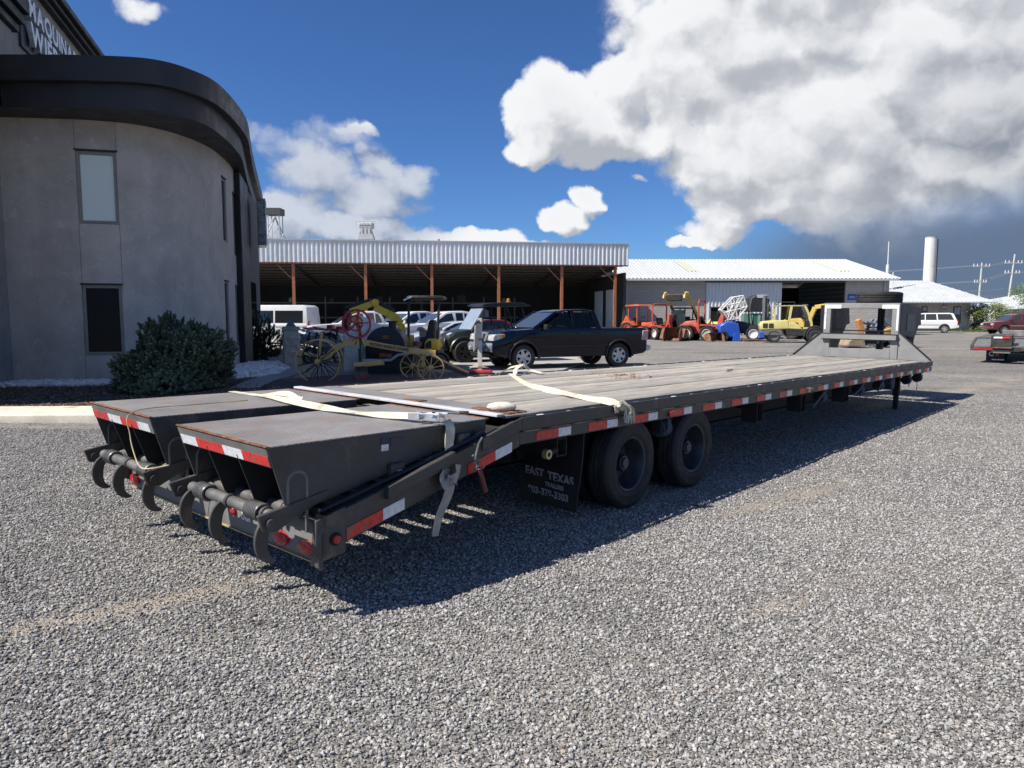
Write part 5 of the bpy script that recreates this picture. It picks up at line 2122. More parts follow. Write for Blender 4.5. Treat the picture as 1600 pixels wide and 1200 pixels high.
def spruce(name, label, loc, rx, rz_, nb, seed, col, size=.10):
    """low blue spruce: limbs carrying tufts of needles"""
    rr = random.Random(seed)
    t = thing(name, label, 'shrub', loc)
    tr = MB()
    fo = MB()
    tr.tube([(0, 0, -.1), (.02, 0, rz_ * .4), (0, .03, rz_ * .75)], [.06, .045, .02], 6)
    for k in range(nb):
        az_ = rr.uniform(0, 2 * math.pi)
        cz = rr.uniform(-.05, 1) ** 1.0
        el = math.asin(min(1, max(-.1, cz)))
        # a lumpy ellipsoid outline
        lump = .76 + .46 * noise.noise(Vector((math.cos(az_) * 1.5, math.sin(az_) * 1.5, cz * 2.2 + seed))) + rr.uniform(-.10, .12)
        rr_ = rx * (math.cos(el) ** .75) * lump
        p = Vector((math.cos(az_) * rr_, math.sin(az_) * rr_, max(.08, rz_ * math.sin(el) * lump + rz_ * .10)))
        dirv = (p - Vector((0, 0, rz_ * .25))).normalized()
        dirv = (dirv + Vector((rr.uniform(-.3, .3), rr.uniform(-.3, .3), rr.uniform(.1, .6)))).normalized()
        if k % 9 == 0:
            tr.tube([(0, 0, rz_ * .2), tuple(p * .55 + Vector((0, 0, .02))), tuple(p)], [.022, .014, .006], 4)
        # a twig with side sprays of needles
        ln = size * rr.uniform(.8, 1.5)
        sx = dirv.orthogonal().normalized()
        sy = dirv.cross(sx)
        for q in range(11):
            f_ = q / 10
            c = p + dirv * ln * (f_ - .5)
            for w in range(4):
                a_ = rr.uniform(0, 6.283)
                nd = (dirv * .55 + (sx * math.cos(a_) + sy * math.sin(a_)) * (1.05 - .5 * f_)).normalized()
                e_ = c + nd * size * rr.uniform(.30, .5) * (1.05 - .3 * f_)
                sd_ = nd.cross(dirv).normalized() * .011
                o = len(fo.v)
                fo.v += [tuple(c - sd_), tuple(c + sd_), tuple(e_ + sd_ * .4), tuple(e_ - sd_ * .4)]
                fo.f.append((o, o + 1, o + 2, o + 3))
    tr.build('trunk', mat('bark', (.09, .065, .045), .9), t)
    # raw mesh: many small faces, no cleanup needed
    me = bpy.data.meshes.new('needles')
    me.from_pydata(fo.v, [], fo.f)
    me.materials.append(leaf_mat(name + '_needles', col))
    inst('needles', me, t)
    return t


bp = gp(270, 612)
spruce('spruce_shrub', 'wide blue green spruce shrub in front of the grey building corner', (bp.x + .08, 13.75, .15), 1.14, 1.30, 3000, 3, (.125, .17, .115), .11)
q = at(416, 538, 24.5)
spruce('spruce_shrub', 'small dark shrub beside the black portal and the white van', (q.x - .1, 24.5, .05), .62, 1.45, 500, 8, (.045, .075, .05), .12)


def leafy_tree(name, label, loc, h, r, n, seed, col, trunk_col, leaf=.10, trunk_r=.09, flat=.8, clear=.35):
    rr = random.Random(seed)
    t = thing(name, label, 'tree', loc)
    tr = MB()
    fo = MB()
    tr.tube([(0, 0, -.1), (.05, 0, h * clear), (-.03, .04, h * .7), (.05, 0, h * .92)], [trunk_r, trunk_r * .8, trunk_r * .5, trunk_r * .15], 8)
    clumps = []
    for k in range(16):
        a_ = rr.uniform(0, 6.283)
        z = h * rr.uniform(clear, 1.0)
        q = r * (1 - .45 * abs(z / h - .6) / .4) * rr.uniform(.35, 1)
        c = Vector((math.cos(a_) * q, math.sin(a_) * q, z))
        tr.tube([(0, 0, z * .65), tuple(c * .6 + Vector((0, 0, z * .3))), tuple(c)], [trunk_r * .4, trunk_r * .25, .015], 5)
        clumps.append((c, r * rr.uniform(.22, .42)))
    for k in range(n):
        c, cr = rr.choice(clumps)
        v_ = Vector((rr.gauss(0, 1), rr.gauss(0, 1), rr.gauss(0, flat)))
        p = c + v_ * cr * .6
        d = Vector((rr.uniform(-1, 1), rr.uniform(-1, 1), rr.uniform(-.8, .5))).normalized()
        s = d.orthogonal().normalized() * leaf * .3
        L_ = leaf * rr.uniform(.7, 1.4)
        o = len(fo.v)
        fo.v += [tuple(p), tuple(p + d * L_ * .5 + s), tuple(p + d * L_), tuple(p + d * L_ * .5 - s)]
        fo.f.append((o, o + 1, o + 2, o + 3))
    tr.build('trunk', mat(name + '_bark', trunk_col, .85, var=.2), t)
    me = bpy.data.meshes.new('crown')
    me.from_pydata(fo.v, [], fo.f)
    me.materials.append(leaf_mat(name + '_leaf', col))
    inst('crown', me, t)
    return t


leafy_tree('whitewashed_tree', 'small leafy tree with a whitewashed forked trunk beside the house', (at(1546, 500, 74).x, 74, 0), 2.6, 1.5, 3000, 4, (.13, .17, .06), (.7, .69, .66), .16, .10, clear=.5)
leafy_tree('leafy_bush', 'green flowering bush between the house and the maroon wagon', (at(1527, 500, 75).x, 75.5, 0), 2.3, 1.6, 3000, 5, (.12, .165, .065), (.1, .08, .05), .15, .08, clear=.1)
leafy_tree('leafy_bush', 'tall green bush reaching over the barn roof at the right edge', (at(1612, 480, 80).x, 80, 0), 4.6, 2.4, 3600, 6, (.10, .15, .05), (.1, .08, .05), .2, .1, clear=.2)
leafy_tree('leafy_bush', 'green and white flowering bush behind the whitewashed tree', (at(1560, 490, 80).x, 80, 0), 3.0, 1.7, 2200, 7, (.15, .19, .08), (.1, .08, .05), .15, .08, clear=.15)
# grass verge
gv = [(43.5, 68.6), (62, 70.5), (75, 72), (80, 77), (60, 77), (43.5, 74)]
m = MB()
rr = random.Random(2)
for k in range(9000):
    x, y = rr.uniform(43.5, 78), rr.uniform(69, 76)
    if y < 68.6 + (x - 43.5) * .1:
        continue
    h = rr.uniform(.05, .2)
    o = len(m.v)
    dx, dy = rr.uniform(-.08, .08), rr.uniform(-.08, .08)
    m.v += [(x - .05, y, 0), (x + .05, y, 0), (x + dx, y + dy, h)]
    m.f.append((o, o + 1, o + 2))
me = bpy.data.meshes.new('grass_verge')
me.from_pydata(m.v, [], m.f)
me.materials.append(leaf_mat('grass_blade', (.12, .17, .045)))
tag(inst('grass_verge', me), kind='stuff')
# ================================================================== vehicles
def paint(name, col, rough=.28, coat=.6, var=.06, dirt_amt=.06):
    return mat(name, col, rough, 0, var=var, scale=2, coat=coat, dirt=tuple(min(1, c * .6 + .09) for c in col), dirt_amt=dirt_amt, dscale=2)


CHROME = mat('chrome', (.50, .50, .50), .28, .75, var=.08)
ALLOY = mat('alloy', (.50, .50, .51), .32, .7, var=.08)
TRIM = mat('black_trim', (.018, .018, .019), .55)
CARGLASS = glass('car_glass', (.010, .013, .016), .04)
SKYGLASS = glass('windshield_glass', (.05, .065, .08), .05)
def see_glass(name, tint=(.55, .6, .6), amt=.62):
    m, nt, b = new_mat(name)
    b.inputs['Base Color'].default_value = (.01, .012, .014, 1)
    b.inputs['Roughness'].default_value = .03
    b.inputs['Specular IOR Level'].default_value = .7
    tr = N(nt, 'ShaderNodeBsdfTransparent')
    tr.inputs['Color'].default_value = tint + (1,)
    mx = N(nt, 'ShaderNodeMixShader')
    mx.inputs[0].default_value = amt
    L(nt, b.outputs[0], mx.inputs[1])
    L(nt, tr.outputs[0], mx.inputs[2])
    L(nt, mx.outputs[0], nt.nodes['Material Output'].inputs['Surface'])
    return m


SEEGLASS = see_glass('tinted_glass')
HEADL = mat('headlamp', (.55, .56, .56), .12, .3)
TAIL = mat('tail_lamp', (.40, .025, .02), .2)
PLATE = mat('number_plate', (.62, .62, .60), .5)


def road_wheel(par, pos, r, w, side, spokes=6, rim_m=None, rimr=.62):
    """tyre, dished rim and spokes; side is -1 for the wheel's outside towards -y"""
    ty = MB().lathe([(r * rimr, -w * .42), (r * .72, -w * .5), (r * .93, -w * .5), (r, -w * .36), (r, w * .36), (r * .93, w * .5), (r * .72, w * .5), (r * rimr, w * .42)], 28, close=True)
    wh = ty.build('wheel', RUBBER, par, smooth=35)
    wh.location = pos
    s = side
    rm = MB().lathe([(r * rimr, s * w * .44), (r * (rimr - .05), s * w * .46), (r * (rimr - .09), s * w * .2), (.0, s * w * .12)], 24)
    rm.build('rim', TRIM if spokes else (rim_m or ALLOY), wh, smooth=35)
    sp_ = MB()
    rm_ = rim_m or ALLOY
    sp_.lathe([(r * rimr, s * w * .445), (r * (rimr - .07), s * w * .47), (r * (rimr - .09), s * w * .40)], 24)
    for k in range(spokes):
        t = 2 * math.pi * k / spokes + .3
        c, q = math.cos(t), math.sin(t)
        a = .085 * r / .35
        for (u0, u1) in ((r * .10, r * (rimr - .05)),):
            p0, p1 = Vector((c * u0, s * w * .36, q * u0)), Vector((c * u1, s * w * .43, q * u1))
            sp_.bar(p0, p1, a * 1.0, .03, (0, s, 0))
    sp_.cyl((0, s * w * .15, 0), (0, s * w * .41, 0), r * .17, 14)
    if spokes:
        sp_.build('spokes', rm_, wh, smooth=35)
    return wh


def arch_poly(outline, bottom, wheels, r, n=9):
    """outline front-bottom -> over the top -> rear-bottom, closed along the sill with wheel arches"""
    pts = list(outline)
    for (xw, zw) in wheels[::-1] if wheels[0][0] > wheels[1][0] else wheels:
        for i in range(n + 1):
            t = math.pi - math.pi * i / n
            pts.append((xw - r * math.cos(math.pi - t) if False else xw + r * math.cos(t), zw + r * math.sin(t)))
        # keep arches meeting the sill
        pts[-n - 1] = (pts[-n - 1][0], bottom)
        pts[-1] = (pts[-1][0], bottom)
    return pts


def build_car(t, body_m, W, sill, outline, wheels, wr, ww, cabin, windows, wshield, rearglass=None, roofW=.80, bevel=.045, spokes=6, rim_m=None, arch=1.17, arch_m=None, winm=None, win_both=True, hollow=False):
    """x forward. outline is listed from the front-bottom over the top to the rear-bottom"""
    zw = wr
    ws = sorted(wheels, reverse=False)
    poly = list(outline)
    r = wr * arch
    n = 9
    for xw in ws:                                # rear wheel first: walking forwards along the sill
        arc = []
        for i in range(n + 1):
            a = math.pi * i / n
            arc.append((xw - r * math.cos(a), max(sill, zw + r * math.sin(a))))
        arc[0] = (arc[0][0], sill)
        arc[-1] = (arc[-1][0], sill)
        poly += arc
    m = MB().prism(poly, 'y', -W / 2, W / 2)
    body = m.build('body', body_m, t, bevel=bevel, seg=3, smooth=50)
    zb = min(z for x, z in cabin)
    zt = max(z for x, z in cabin)

    def yw(z):
        return W / 2 * (.955 + (roofW - .955) * max(0, (z - zb)) / (zt - zb))
    if not hollow:
        m = MB().prism(cabin, 'y', -1, 1)
        m.v = [(x, y * yw(z), z) for x, y, z in m.v]
        m.build('cabin', body_m, t, bevel=.04, seg=3, smooth=50)
    else:
        # roof skin, pillars and sills round real glass
        top = [(x, z) for x, z in cabin if z > zt - .13]
        m = MB().prism(top + [(x, z - .045) for x, z in reversed(top)], 'y', -1, 1)
        m.v = [(x, y * yw(z), z) for x, y, z in m.v]
        m.build('roof', body_m, t, bevel=.02, seg=3, smooth=50)
        for (p0, p1, w) in hollow:
            for s in (-1, 1):
                a = Vector((p0[0], s * (yw(p0[1]) - .045), p0[1]))
                b = Vector((p1[0], s * (yw(p1[1]) - .045), p1[1]))
                MB().bar(a, b, .075, w, (1, 0, .2)).build('pillar', body_m, t, bevel=.012)
    for poly_ in windows:
        for s in ((-1, 1) if win_both else (-1,)):
            m = MB()
            m.v = [(x, s * (yw(z) + .006), z) for x, z in poly_] + [(x, s * (yw(z) - .03), z) for x, z in poly_]
            k = len(poly_)
            m.f = [tuple(range(k)), tuple(range(2 * k - 1, k - 1, -1))] + [(i, (i + 1) % k, k + (i + 1) % k, k + i) for i in range(k)]
            m.build('window', winm or CARGLASS, t, smooth=0)
    for (g, nm, mm) in ((wshield, 'windshield', SKYGLASS), (rearglass, 'rear_window', winm or CARGLASS)):
        if not g:
            continue
        (xa, za), (xb, zb_) = g
        d = Vector((xb - xa, zb_ - za))
        nrm = Vector((d.y, -d.x)).normalized() if nm == 'windshield' else Vector((-d.y, d.x)).normalized()
        if (nm == 'windshield') != (nrm.x > 0):
            nrm = -nrm
        m = MB()
        for off in (.008, -.03):
            for (x, z) in ((xa, za), (xb, zb_)):
                y = yw(z) - .07
                m.v += [(x + nrm.x * off, -y, z + nrm.y * off), (x + nrm.x * off, y, z + nrm.y * off)]
        m.f = [(0, 1, 3, 2), (4, 6, 7, 5), (0, 4, 5, 1), (2, 3, 7, 6), (0, 2, 6, 4), (1, 5, 7, 3)]
        m.build(nm, mm, t, smooth=0)
    for xw in wheels:
        for s in (-1, 1):
            road_wheel(t, (xw, s * (W / 2 - ww / 2 - .015), wr), wr, ww, s, spokes, rim_m)
            # liner so that the arch reads dark
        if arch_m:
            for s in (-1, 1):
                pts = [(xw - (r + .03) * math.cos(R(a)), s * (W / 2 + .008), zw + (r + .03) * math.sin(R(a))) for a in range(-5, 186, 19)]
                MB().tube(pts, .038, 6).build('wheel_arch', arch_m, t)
    MB().box((min(wheels) - .3, -W / 2 + .25, sill + .02), (max(wheels) + .3, W / 2 - .25, sill + .5)).build('underbody', TRIM, t)
    return body, yw


def crew_pickup(label, p, heading, body_m, detail=True, chrome=True, group=None, name='pickup_truck'):
    t = thing(name, label, 'pickup truck', p, heading, group)
    W = 1.85
    out = [(2.58, .42), (2.62, .62), (2.60, .84), (2.50, 1.06), (2.15, 1.13), (1.25, 1.19), (.95, 1.20), (-.85, 1.20), (-.88, 1.18), (-2.52, 1.17), (-2.58, 1.10), (-2.56, .50), (-2.45, .42)]
    cab = [(1.32, 1.16), (.52, 1.66), (.25, 1.74), (-.40, 1.765), (-.72, 1.72), (-.95, 1.17)]
    win = [[(1.02, 1.20), (.40, 1.62), (.12, 1.66), (.02, 1.20)], [(-.06, 1.20), (-.04, 1.67), (-.38, 1.67), (-.42, 1.20)], [(-.48, 1.20), (-.46, 1.66), (-.60, 1.63), (-.74, 1.36), (-.74, 1.24)]]
    b, yw = build_car(t, body_m, W, .36, out, [1.63, -1.57], .375, .25, cab, win, [(1.24, 1.22), (.56, 1.645)], [(-.925, 1.24), (-.76, 1.66)], .80, arch_m=TRIM if detail else None, winm=SEEGLASS if detail else None,
                      hollow=[((1.28, 1.19), (.50, 1.68), .09), ((-.03, 1.17), (-.01, 1.70), .10), ((-.45, 1.17), (-.42, 1.70), .05), ((-.90, 1.17), (-.72, 1.71), .16)] if detail else False)
    if detail:
        for x in (.42, -.42):
            for y in (-.42, .42):
                MB().prism([(x + .22, .85), (x + .2, 1.0), (x - .15, 1.0), (x - .27, 1.42), (x - .37, 1.40), (x - .24, .85)], 'y', y - .24, y + .24).build('seat', mat('seat_cloth', (.10, .095, .085), .9), t, bevel=.03)
                MB().cbox((x - .33, y, 1.50), (.10, .26, .18)).build('headrest', mat('seat_cloth', (.10, .095, .085), .9), t, bevel=.03)
        MB().prism([(1.2, 1.0), (1.2, 1.19), (.95, 1.24), (.78, 1.15), (.80, 1.0)], 'y', -.82, .82).build('dashboard', TRIM, t, bevel=.02)
        MB().lathe([(.17, -.014), (.19, 0), (.17, .014), (.155, 0)], 18, Matrix.Translation((.72, .42, 1.18)) @ Euler((0, .5, 0)).to_matrix().to_4x4(), axis='x', close=True).build('steering_wheel', TRIM, t)
    # open bed
    MB().box((-2.50, -.78, 1.06), (-.98, .78, 1.185)).build('bed_floor', TRIM, t)
    for s in (-1, 1):
        MB().box((-2.52, s * .80 - .06, 1.175), (-.97, s * .80 + .06, 1.20)).build('bed_rail', TRIM, t, bevel=.01)
    br = CHROME if chrome else body_m
    m = MB().prism([(2.40, .50), (2.68, .54), (2.70, .70), (2.62, .80), (2.40, .80)], 'y', -.90, .90)
    m.build('front_bumper', br, t, bevel=.04, seg=2)
    MB().prism([(2.42, .34), (2.62, .38), (2.66, .50), (2.42, .50)], 'y', -.82, .82).build('valance', TRIM, t, bevel=.02)
    MB().box((2.66, -.34, .58), (2.705, .34, .68)).build('bumper_intake', TRIM, t)
    g = MB().prism([(2.58, .83), (2.64, .83), (2.56, 1.08), (2.50, 1.08)], 'y', -.42, .42).build('grille', TRIM, t, bevel=.01)
    for (ya, yb) in ((-.44, -.37), (.37, .44), (-.17, -.11), (.11, .17)):
        MB().prism([(2.60, .83), (2.66, .83), (2.58, 1.09), (2.52, 1.09)], 'y', ya, yb).build('grille_bar', CHROME, g)
    MB().prism([(2.575, 1.05), (2.595, 1.05), (2.565, 1.10), (2.53, 1.10)], 'y', -.43, .43).build('grille_bar', CHROME, g)
    for s in (-1, 1):
        m = MB().prism([(2.30, .92), (2.605, .84), (2.575, 1.02), (2.42, 1.07), (2.22, 1.055)], 'y', min(s * .50, s * .935), max(s * .50, s * .935))
        m.build('headlamp', HEADL, t, bevel=.02)
        MB().cbox((2.30, s * .935, 1.0), (.14, .02, .08)).build('indicator', AMBER, t, bevel=.008)
        MB().cyl((2.66, s * .66, .62), (2.71, s * .66, .62), .06, 12).build('fog_lamp', HEADL, t)
        MB().prism([(-2.36, .82), (-2.60, .82), (-2.61, 1.12), (-2.40, 1.12)], 'y', min(s * .80, s * .94), max(s * .80, s * .94)).build('tail_lamp', TAIL if not detail else mat('pale_tail_lamp', (.55, .35, .34), .15), t, bevel=.015)
        MB().cbox((.98, s * 1.03, 1.24), (.10, .18, .17)).build('mirror', body_m if not detail else TRIM, t, bevel=.03, seg=2)
        for x in (-.02, -.66):
            MB().cbox((x - .10, s * .935, 1.06), (.18, .03, .035)).build('door_handle', body_m if detail else TRIM, t, bevel=.01)
        for x in (1.03, -.03, -.92):
            MB().box((x - .005, s * .9265 - .002, .50), (x + .005, s * .9265 + .002, 1.16)).build('door_seam', TRIM, t, smooth=0)
        MB().box((-1.15, s * .931 - .012, .66), (1.1, s * .931 + .012, .71)).build('side_moulding', TRIM if detail else body_m, t, bevel=.005)
        MB().box((-2.05, s * .75 - .12, .28), (-2.03, s * .75 + .12, .55)).build('mud_flap', TRIM, t)
    m = MB().prism([(-2.45, .46), (-2.74, .50), (-2.76, .64), (-2.60, .68), (-2.45, .66)], 'y', -.88, .88)
    m.build('rear_bumper', CHROME, t, bevel=.03, seg=2)
    MB().cbox((-2.60, 0, .86), (.02, .34, .16)).build('number_plate', PLATE, t)
    MB().cbox((-2.595, 0, 1.0), (.03, .22, .06)).build('tailgate_handle', TRIM, t, bevel=.01)
    MB().box((.0, -.62, .95), (.5, .62, 1.1)).build('cabin_floor', TRIM, t)
    return t


DKBLUE = mat('dark_navy_paint', (.003, .0045, .014), .16, 0, var=.1, scale=2, coat=.2, spec=.3)
WHITEP = paint('white_car_paint', (.72, .73, .74), .3, .5, .03, .03)
hd = math.atan2(-1.3, -2.93)
fw = Vector((.30, 20.9))
dirf = Vector((math.cos(hd), math.sin(hd)))
cc = fw - dirf * 1.63 + Vector((-dirf.y, dirf.x)) * (.925 - .14) * -1
# the near side is its left side: step from the near front wheel to the centre line
cc = fw - dirf * 1.63 - Vector((-dirf.y, dirf.x)) * .80
crew_pickup('dark navy crew cab pickup truck parked just beyond the trailer', (cc.x, cc.y, gz(cc.x, cc.y)), hd, DKBLUE, True)
GP2 = 'white pickups parked in front of the shed'
for (px, d, h, lab) in ((566, 33.5, -158, 'white pickup behind the red handwheel, leftmost of the white pickups'), (642, 35, -140, 'white crew cab pickup behind the yellow excavator boom'), (700, 33.0, -152, 'white pickup behind the silver coupe, rightmost of the white pickups')):
    q = at(px, 530, d)
    crew_pickup(lab, (q.x, d, 0), R(h), WHITEP, False, False, GP2)


def saloon(name, label, cat, p, heading, body_m, Hh=1.40, Ln=4.5, low=False):
    t = thing(name, label, cat, p, heading)
    k = Ln / 4.5
    W = 1.78
    b_ = .92
    out = [(2.15 * k, .30), (2.24 * k, .48), (2.20 * k, .66), (2.0 * k, .76), (1.25 * k, .90), (.95 * k, .94), (-1.3 * k, .96), (-2.0 * k, .98), (-2.2 * k, .90), (-2.24 * k, .50), (-2.15 * k, .32)]
    cab = [(1.20 * k, .89), (.35 * k, Hh - .07), (-.1 * k, Hh), (-.7 * k, Hh - .02), (-1.65 * k, .95)]
    win = [[(.90 * k, .96), (.28 * k, Hh - .10), (-.10 * k, Hh - .06), (-.12 * k, .96)], [(-.18 * k, .96), (-.16 * k, Hh - .06), (-.62 * k, Hh - .08), (-1.25 * k, .99)]]
    build_car(t, body_m, W, .24, out, [1.35 * k, -1.32 * k], .33, .22, cab, win, [(1.12 * k, .95), (.40 * k, Hh - .09)], [(-1.58 * k, .99), (-.76 * k, Hh - .05)], .72, arch=1.13)
    for s in (-1, 1):
        MB().prism([(1.95 * k, .60), (2.22 * k, .58), (2.18 * k, .70), (1.85 * k, .76)], 'y', min(s * .52, s * .86), max(s * .52, s * .86)).build('headlamp', HEADL, t, bevel=.015)
        MB().prism([(-2.02 * k, .72), (-2.25 * k, .70), (-2.22 * k, .90), (-2.05 * k, .92)], 'y', min(s * .55, s * .88), max(s * .55, s * .88)).build('tail_lamp', TAIL, t, bevel=.01)
        MB().cbox((.85 * k, s * .97, 1.0), (.12, .16, .11)).build('mirror', body_m, t, bevel=.03)
        MB().cbox((-.25 * k, s * .893, .84), (.16, .02, .03)).build('door_handle', body_m, t)
    MB().prism([(2.16 * k, .36), (2.262 * k, .42), (2.262 * k, .54), (2.16 * k, .56)], 'y', -.62, .62).build('grille', TRIM, t, bevel=.01)
    MB().cbox((2.27 * k, 0, .46), (.015, .34, .12)).build('number_plate', PLATE, t)
    return t


q = at(712, 530, 29.5)
saloon('silver_coupe', 'silver white coupe parked beside the dark buggy', 'car', (q.x, 29.5, 0), R(-155), paint('silver_paint', (.52, .55, .60), .25, .7), 1.34)
q = at(752, 530, 27.5)
saloon('maroon_car', 'maroon car with bright headlamps behind the dark buggy', 'car', (q.x, 27.5, 0), R(-158), paint('maroon_paint', (.10, .012, .02), .25, .7), 1.42)


def suv(name, label, p, heading, body_m, Ln=4.85, Hh=1.80, rails=True):
    t = thing(name, label, 'suv', p, heading)
    k = Ln / 4.85
    W = 1.88
    out = [(2.34 * k, .42), (2.42 * k, .62), (2.38 * k, .92), (2.15 * k, 1.06), (1.35 * k, 1.12), (1.1 * k, 1.14), (-2.30 * k, 1.14), (-2.42 * k, 1.05), (-2.42 * k, .55), (-2.3 * k, .42)]
    cab = [(1.30 * k, 1.10), (.62 * k, Hh - .09), (.30 * k, Hh - .02), (-1.70 * k, Hh), (-2.05 * k, Hh - .05), (-2.36 * k, 1.12)]
    win = [[(1.05 * k, 1.16), (.52 * k, Hh - .13), (.16 * k, Hh - .10), (.14 * k, 1.16)], [(.06 * k, 1.16), (.08 * k, Hh - .10), (-.72 * k, Hh - .09), (-.80 * k, 1.16)], [(-.90 * k, 1.18), (-.82 * k, Hh - .09), (-1.86 * k, Hh - .10), (-2.12 * k, 1.18)]]
    build_car(t, body_m, W, .38, out, [1.48 * k, -1.42 * k], .37, .24, cab, win, [(1.24 * k, 1.15), (.67 * k, Hh - .11)], [(-2.345 * k, 1.18), (-2.10 * k, Hh - .10)], .80, bevel=.06)
    for s in (-1, 1):
        MB().cbox((2.36 * k, s * .72, .84), (.14, .36, .16)).build('headlamp', HEADL, t, bevel=.02)
        MB().cbox((-2.38 * k, s * .84, .98), (.14, .18, .34)).build('tail_lamp', TAIL, t, bevel=.02)
        MB().cbox((1.05 * k, s * 1.02, 1.22), (.10, .18, .16)).build('mirror', body_m, t, bevel=.03)
        if rails:
            MB().bar((.3 * k, s * .70, Hh + .05), (-1.9 * k, s * .70, Hh + .05), .04, .04).build('roof_rail', TRIM, t)
        MB().box((-1.0 * k, s * .945 - .01, .70), (1.05 * k, s * .945 + .01, .76)).build('side_moulding', ALLOY, t)
    MB().cbox((2.42 * k, 0, .85), (.06, .9, .18)).build('grille', TRIM, t, bevel=.02)
    MB().prism([(2.3 * k, .44), (2.50 * k, .46), (2.50 * k, .66), (2.3 * k, .70)], 'y', -.92, .92).build('front_bumper', body_m, t, bevel=.04)
    MB().prism([(-2.3 * k, .46), (-2.52 * k, .48), (-2.52 * k, .68), (-2.3 * k, .72)], 'y', -.92, .92).build('rear_bumper', body_m, t, bevel=.04)
    MB().cbox((-2.43 * k, 0, .95), (.02, .34, .15)).build('number_plate', PLATE, t)
    return t


q = gp(1449, 520)
suv('white_suv', 'white suv parked in front of the beige office house', (at(1447, 515, 66).x, 66, 0), R(150), WHITEP)
suv('maroon_suv', 'maroon suv with silver wheels standing beyond the second trailer', (at(1588, 515, 60).x, 60, 0), R(176), paint('maroon_suv_paint', (.11, .018, .022), .25, .7), 4.75, 1.72)

# white passenger van, its left part behind the building
def van():
    q = at(424, 530, 40)
    t = thing('passenger_van', 'white high roof passenger van parked behind the stone pillar', 'van', (q.x, 40, 0), R(174))
    W = 1.95
    out = [(2.42, .36), (2.52, .62), (2.46, .95), (2.05, 1.08), (1.85, 1.12), (-2.45, 1.12), (-2.50, .60), (-2.45, .36)]
    cab = [(2.02, 1.06), (1.42, 1.92), (1.20, 2.04), (.9, 2.12), (-2.2, 2.12), (-2.42, 2.0), (-2.48, 1.10)]
    win = [[(1.72, 1.16), (1.32, 1.80), (.95, 1.82), (.92, 1.16)], [(.80, 1.16), (.80, 1.82), (-.55, 1.82), (-.55, 1.16)], [(-.65, 1.16), (-.65, 1.82), (-2.2, 1.82), (-2.2, 1.16)]]
    build_car(t, WHITEP, W, .34, out, [1.55, -1.45], .34, .22, cab, win, [(1.94, 1.16), (1.46, 1.86)], [(-2.46, 1.2), (-2.42, 1.85)], .88, spokes=0, rim_m=ALLOY, bevel=.05)
    for s in (-1, 1):
        MB().cbox((2.42, s * .78, .88), (.16, .3, .2)).build('headlamp', HEADL, t, bevel=.02)
        MB().box((-2.3, s * .985 - .01, .95), (1.6, s * .985 + .01, .98)).build('door_seam', mat('seam_grey', (.3, .3, .3), .6), t)
        MB().cbox((1.75, s * 1.05, 1.3), (.1, .2, .22)).build('mirror', TRIM, t, bevel=.03)
    MB().cbox((-2.47, .8, 1.0), (.06, .14, .5)).build('tail_lamp', TAIL, t)
    MB().prism([(2.3, .36), (2.58, .38), (2.58, .58), (2.3, .62)], 'y', -.95, .95).build('front_bumper', WHITEP, t, bevel=.04)


van()


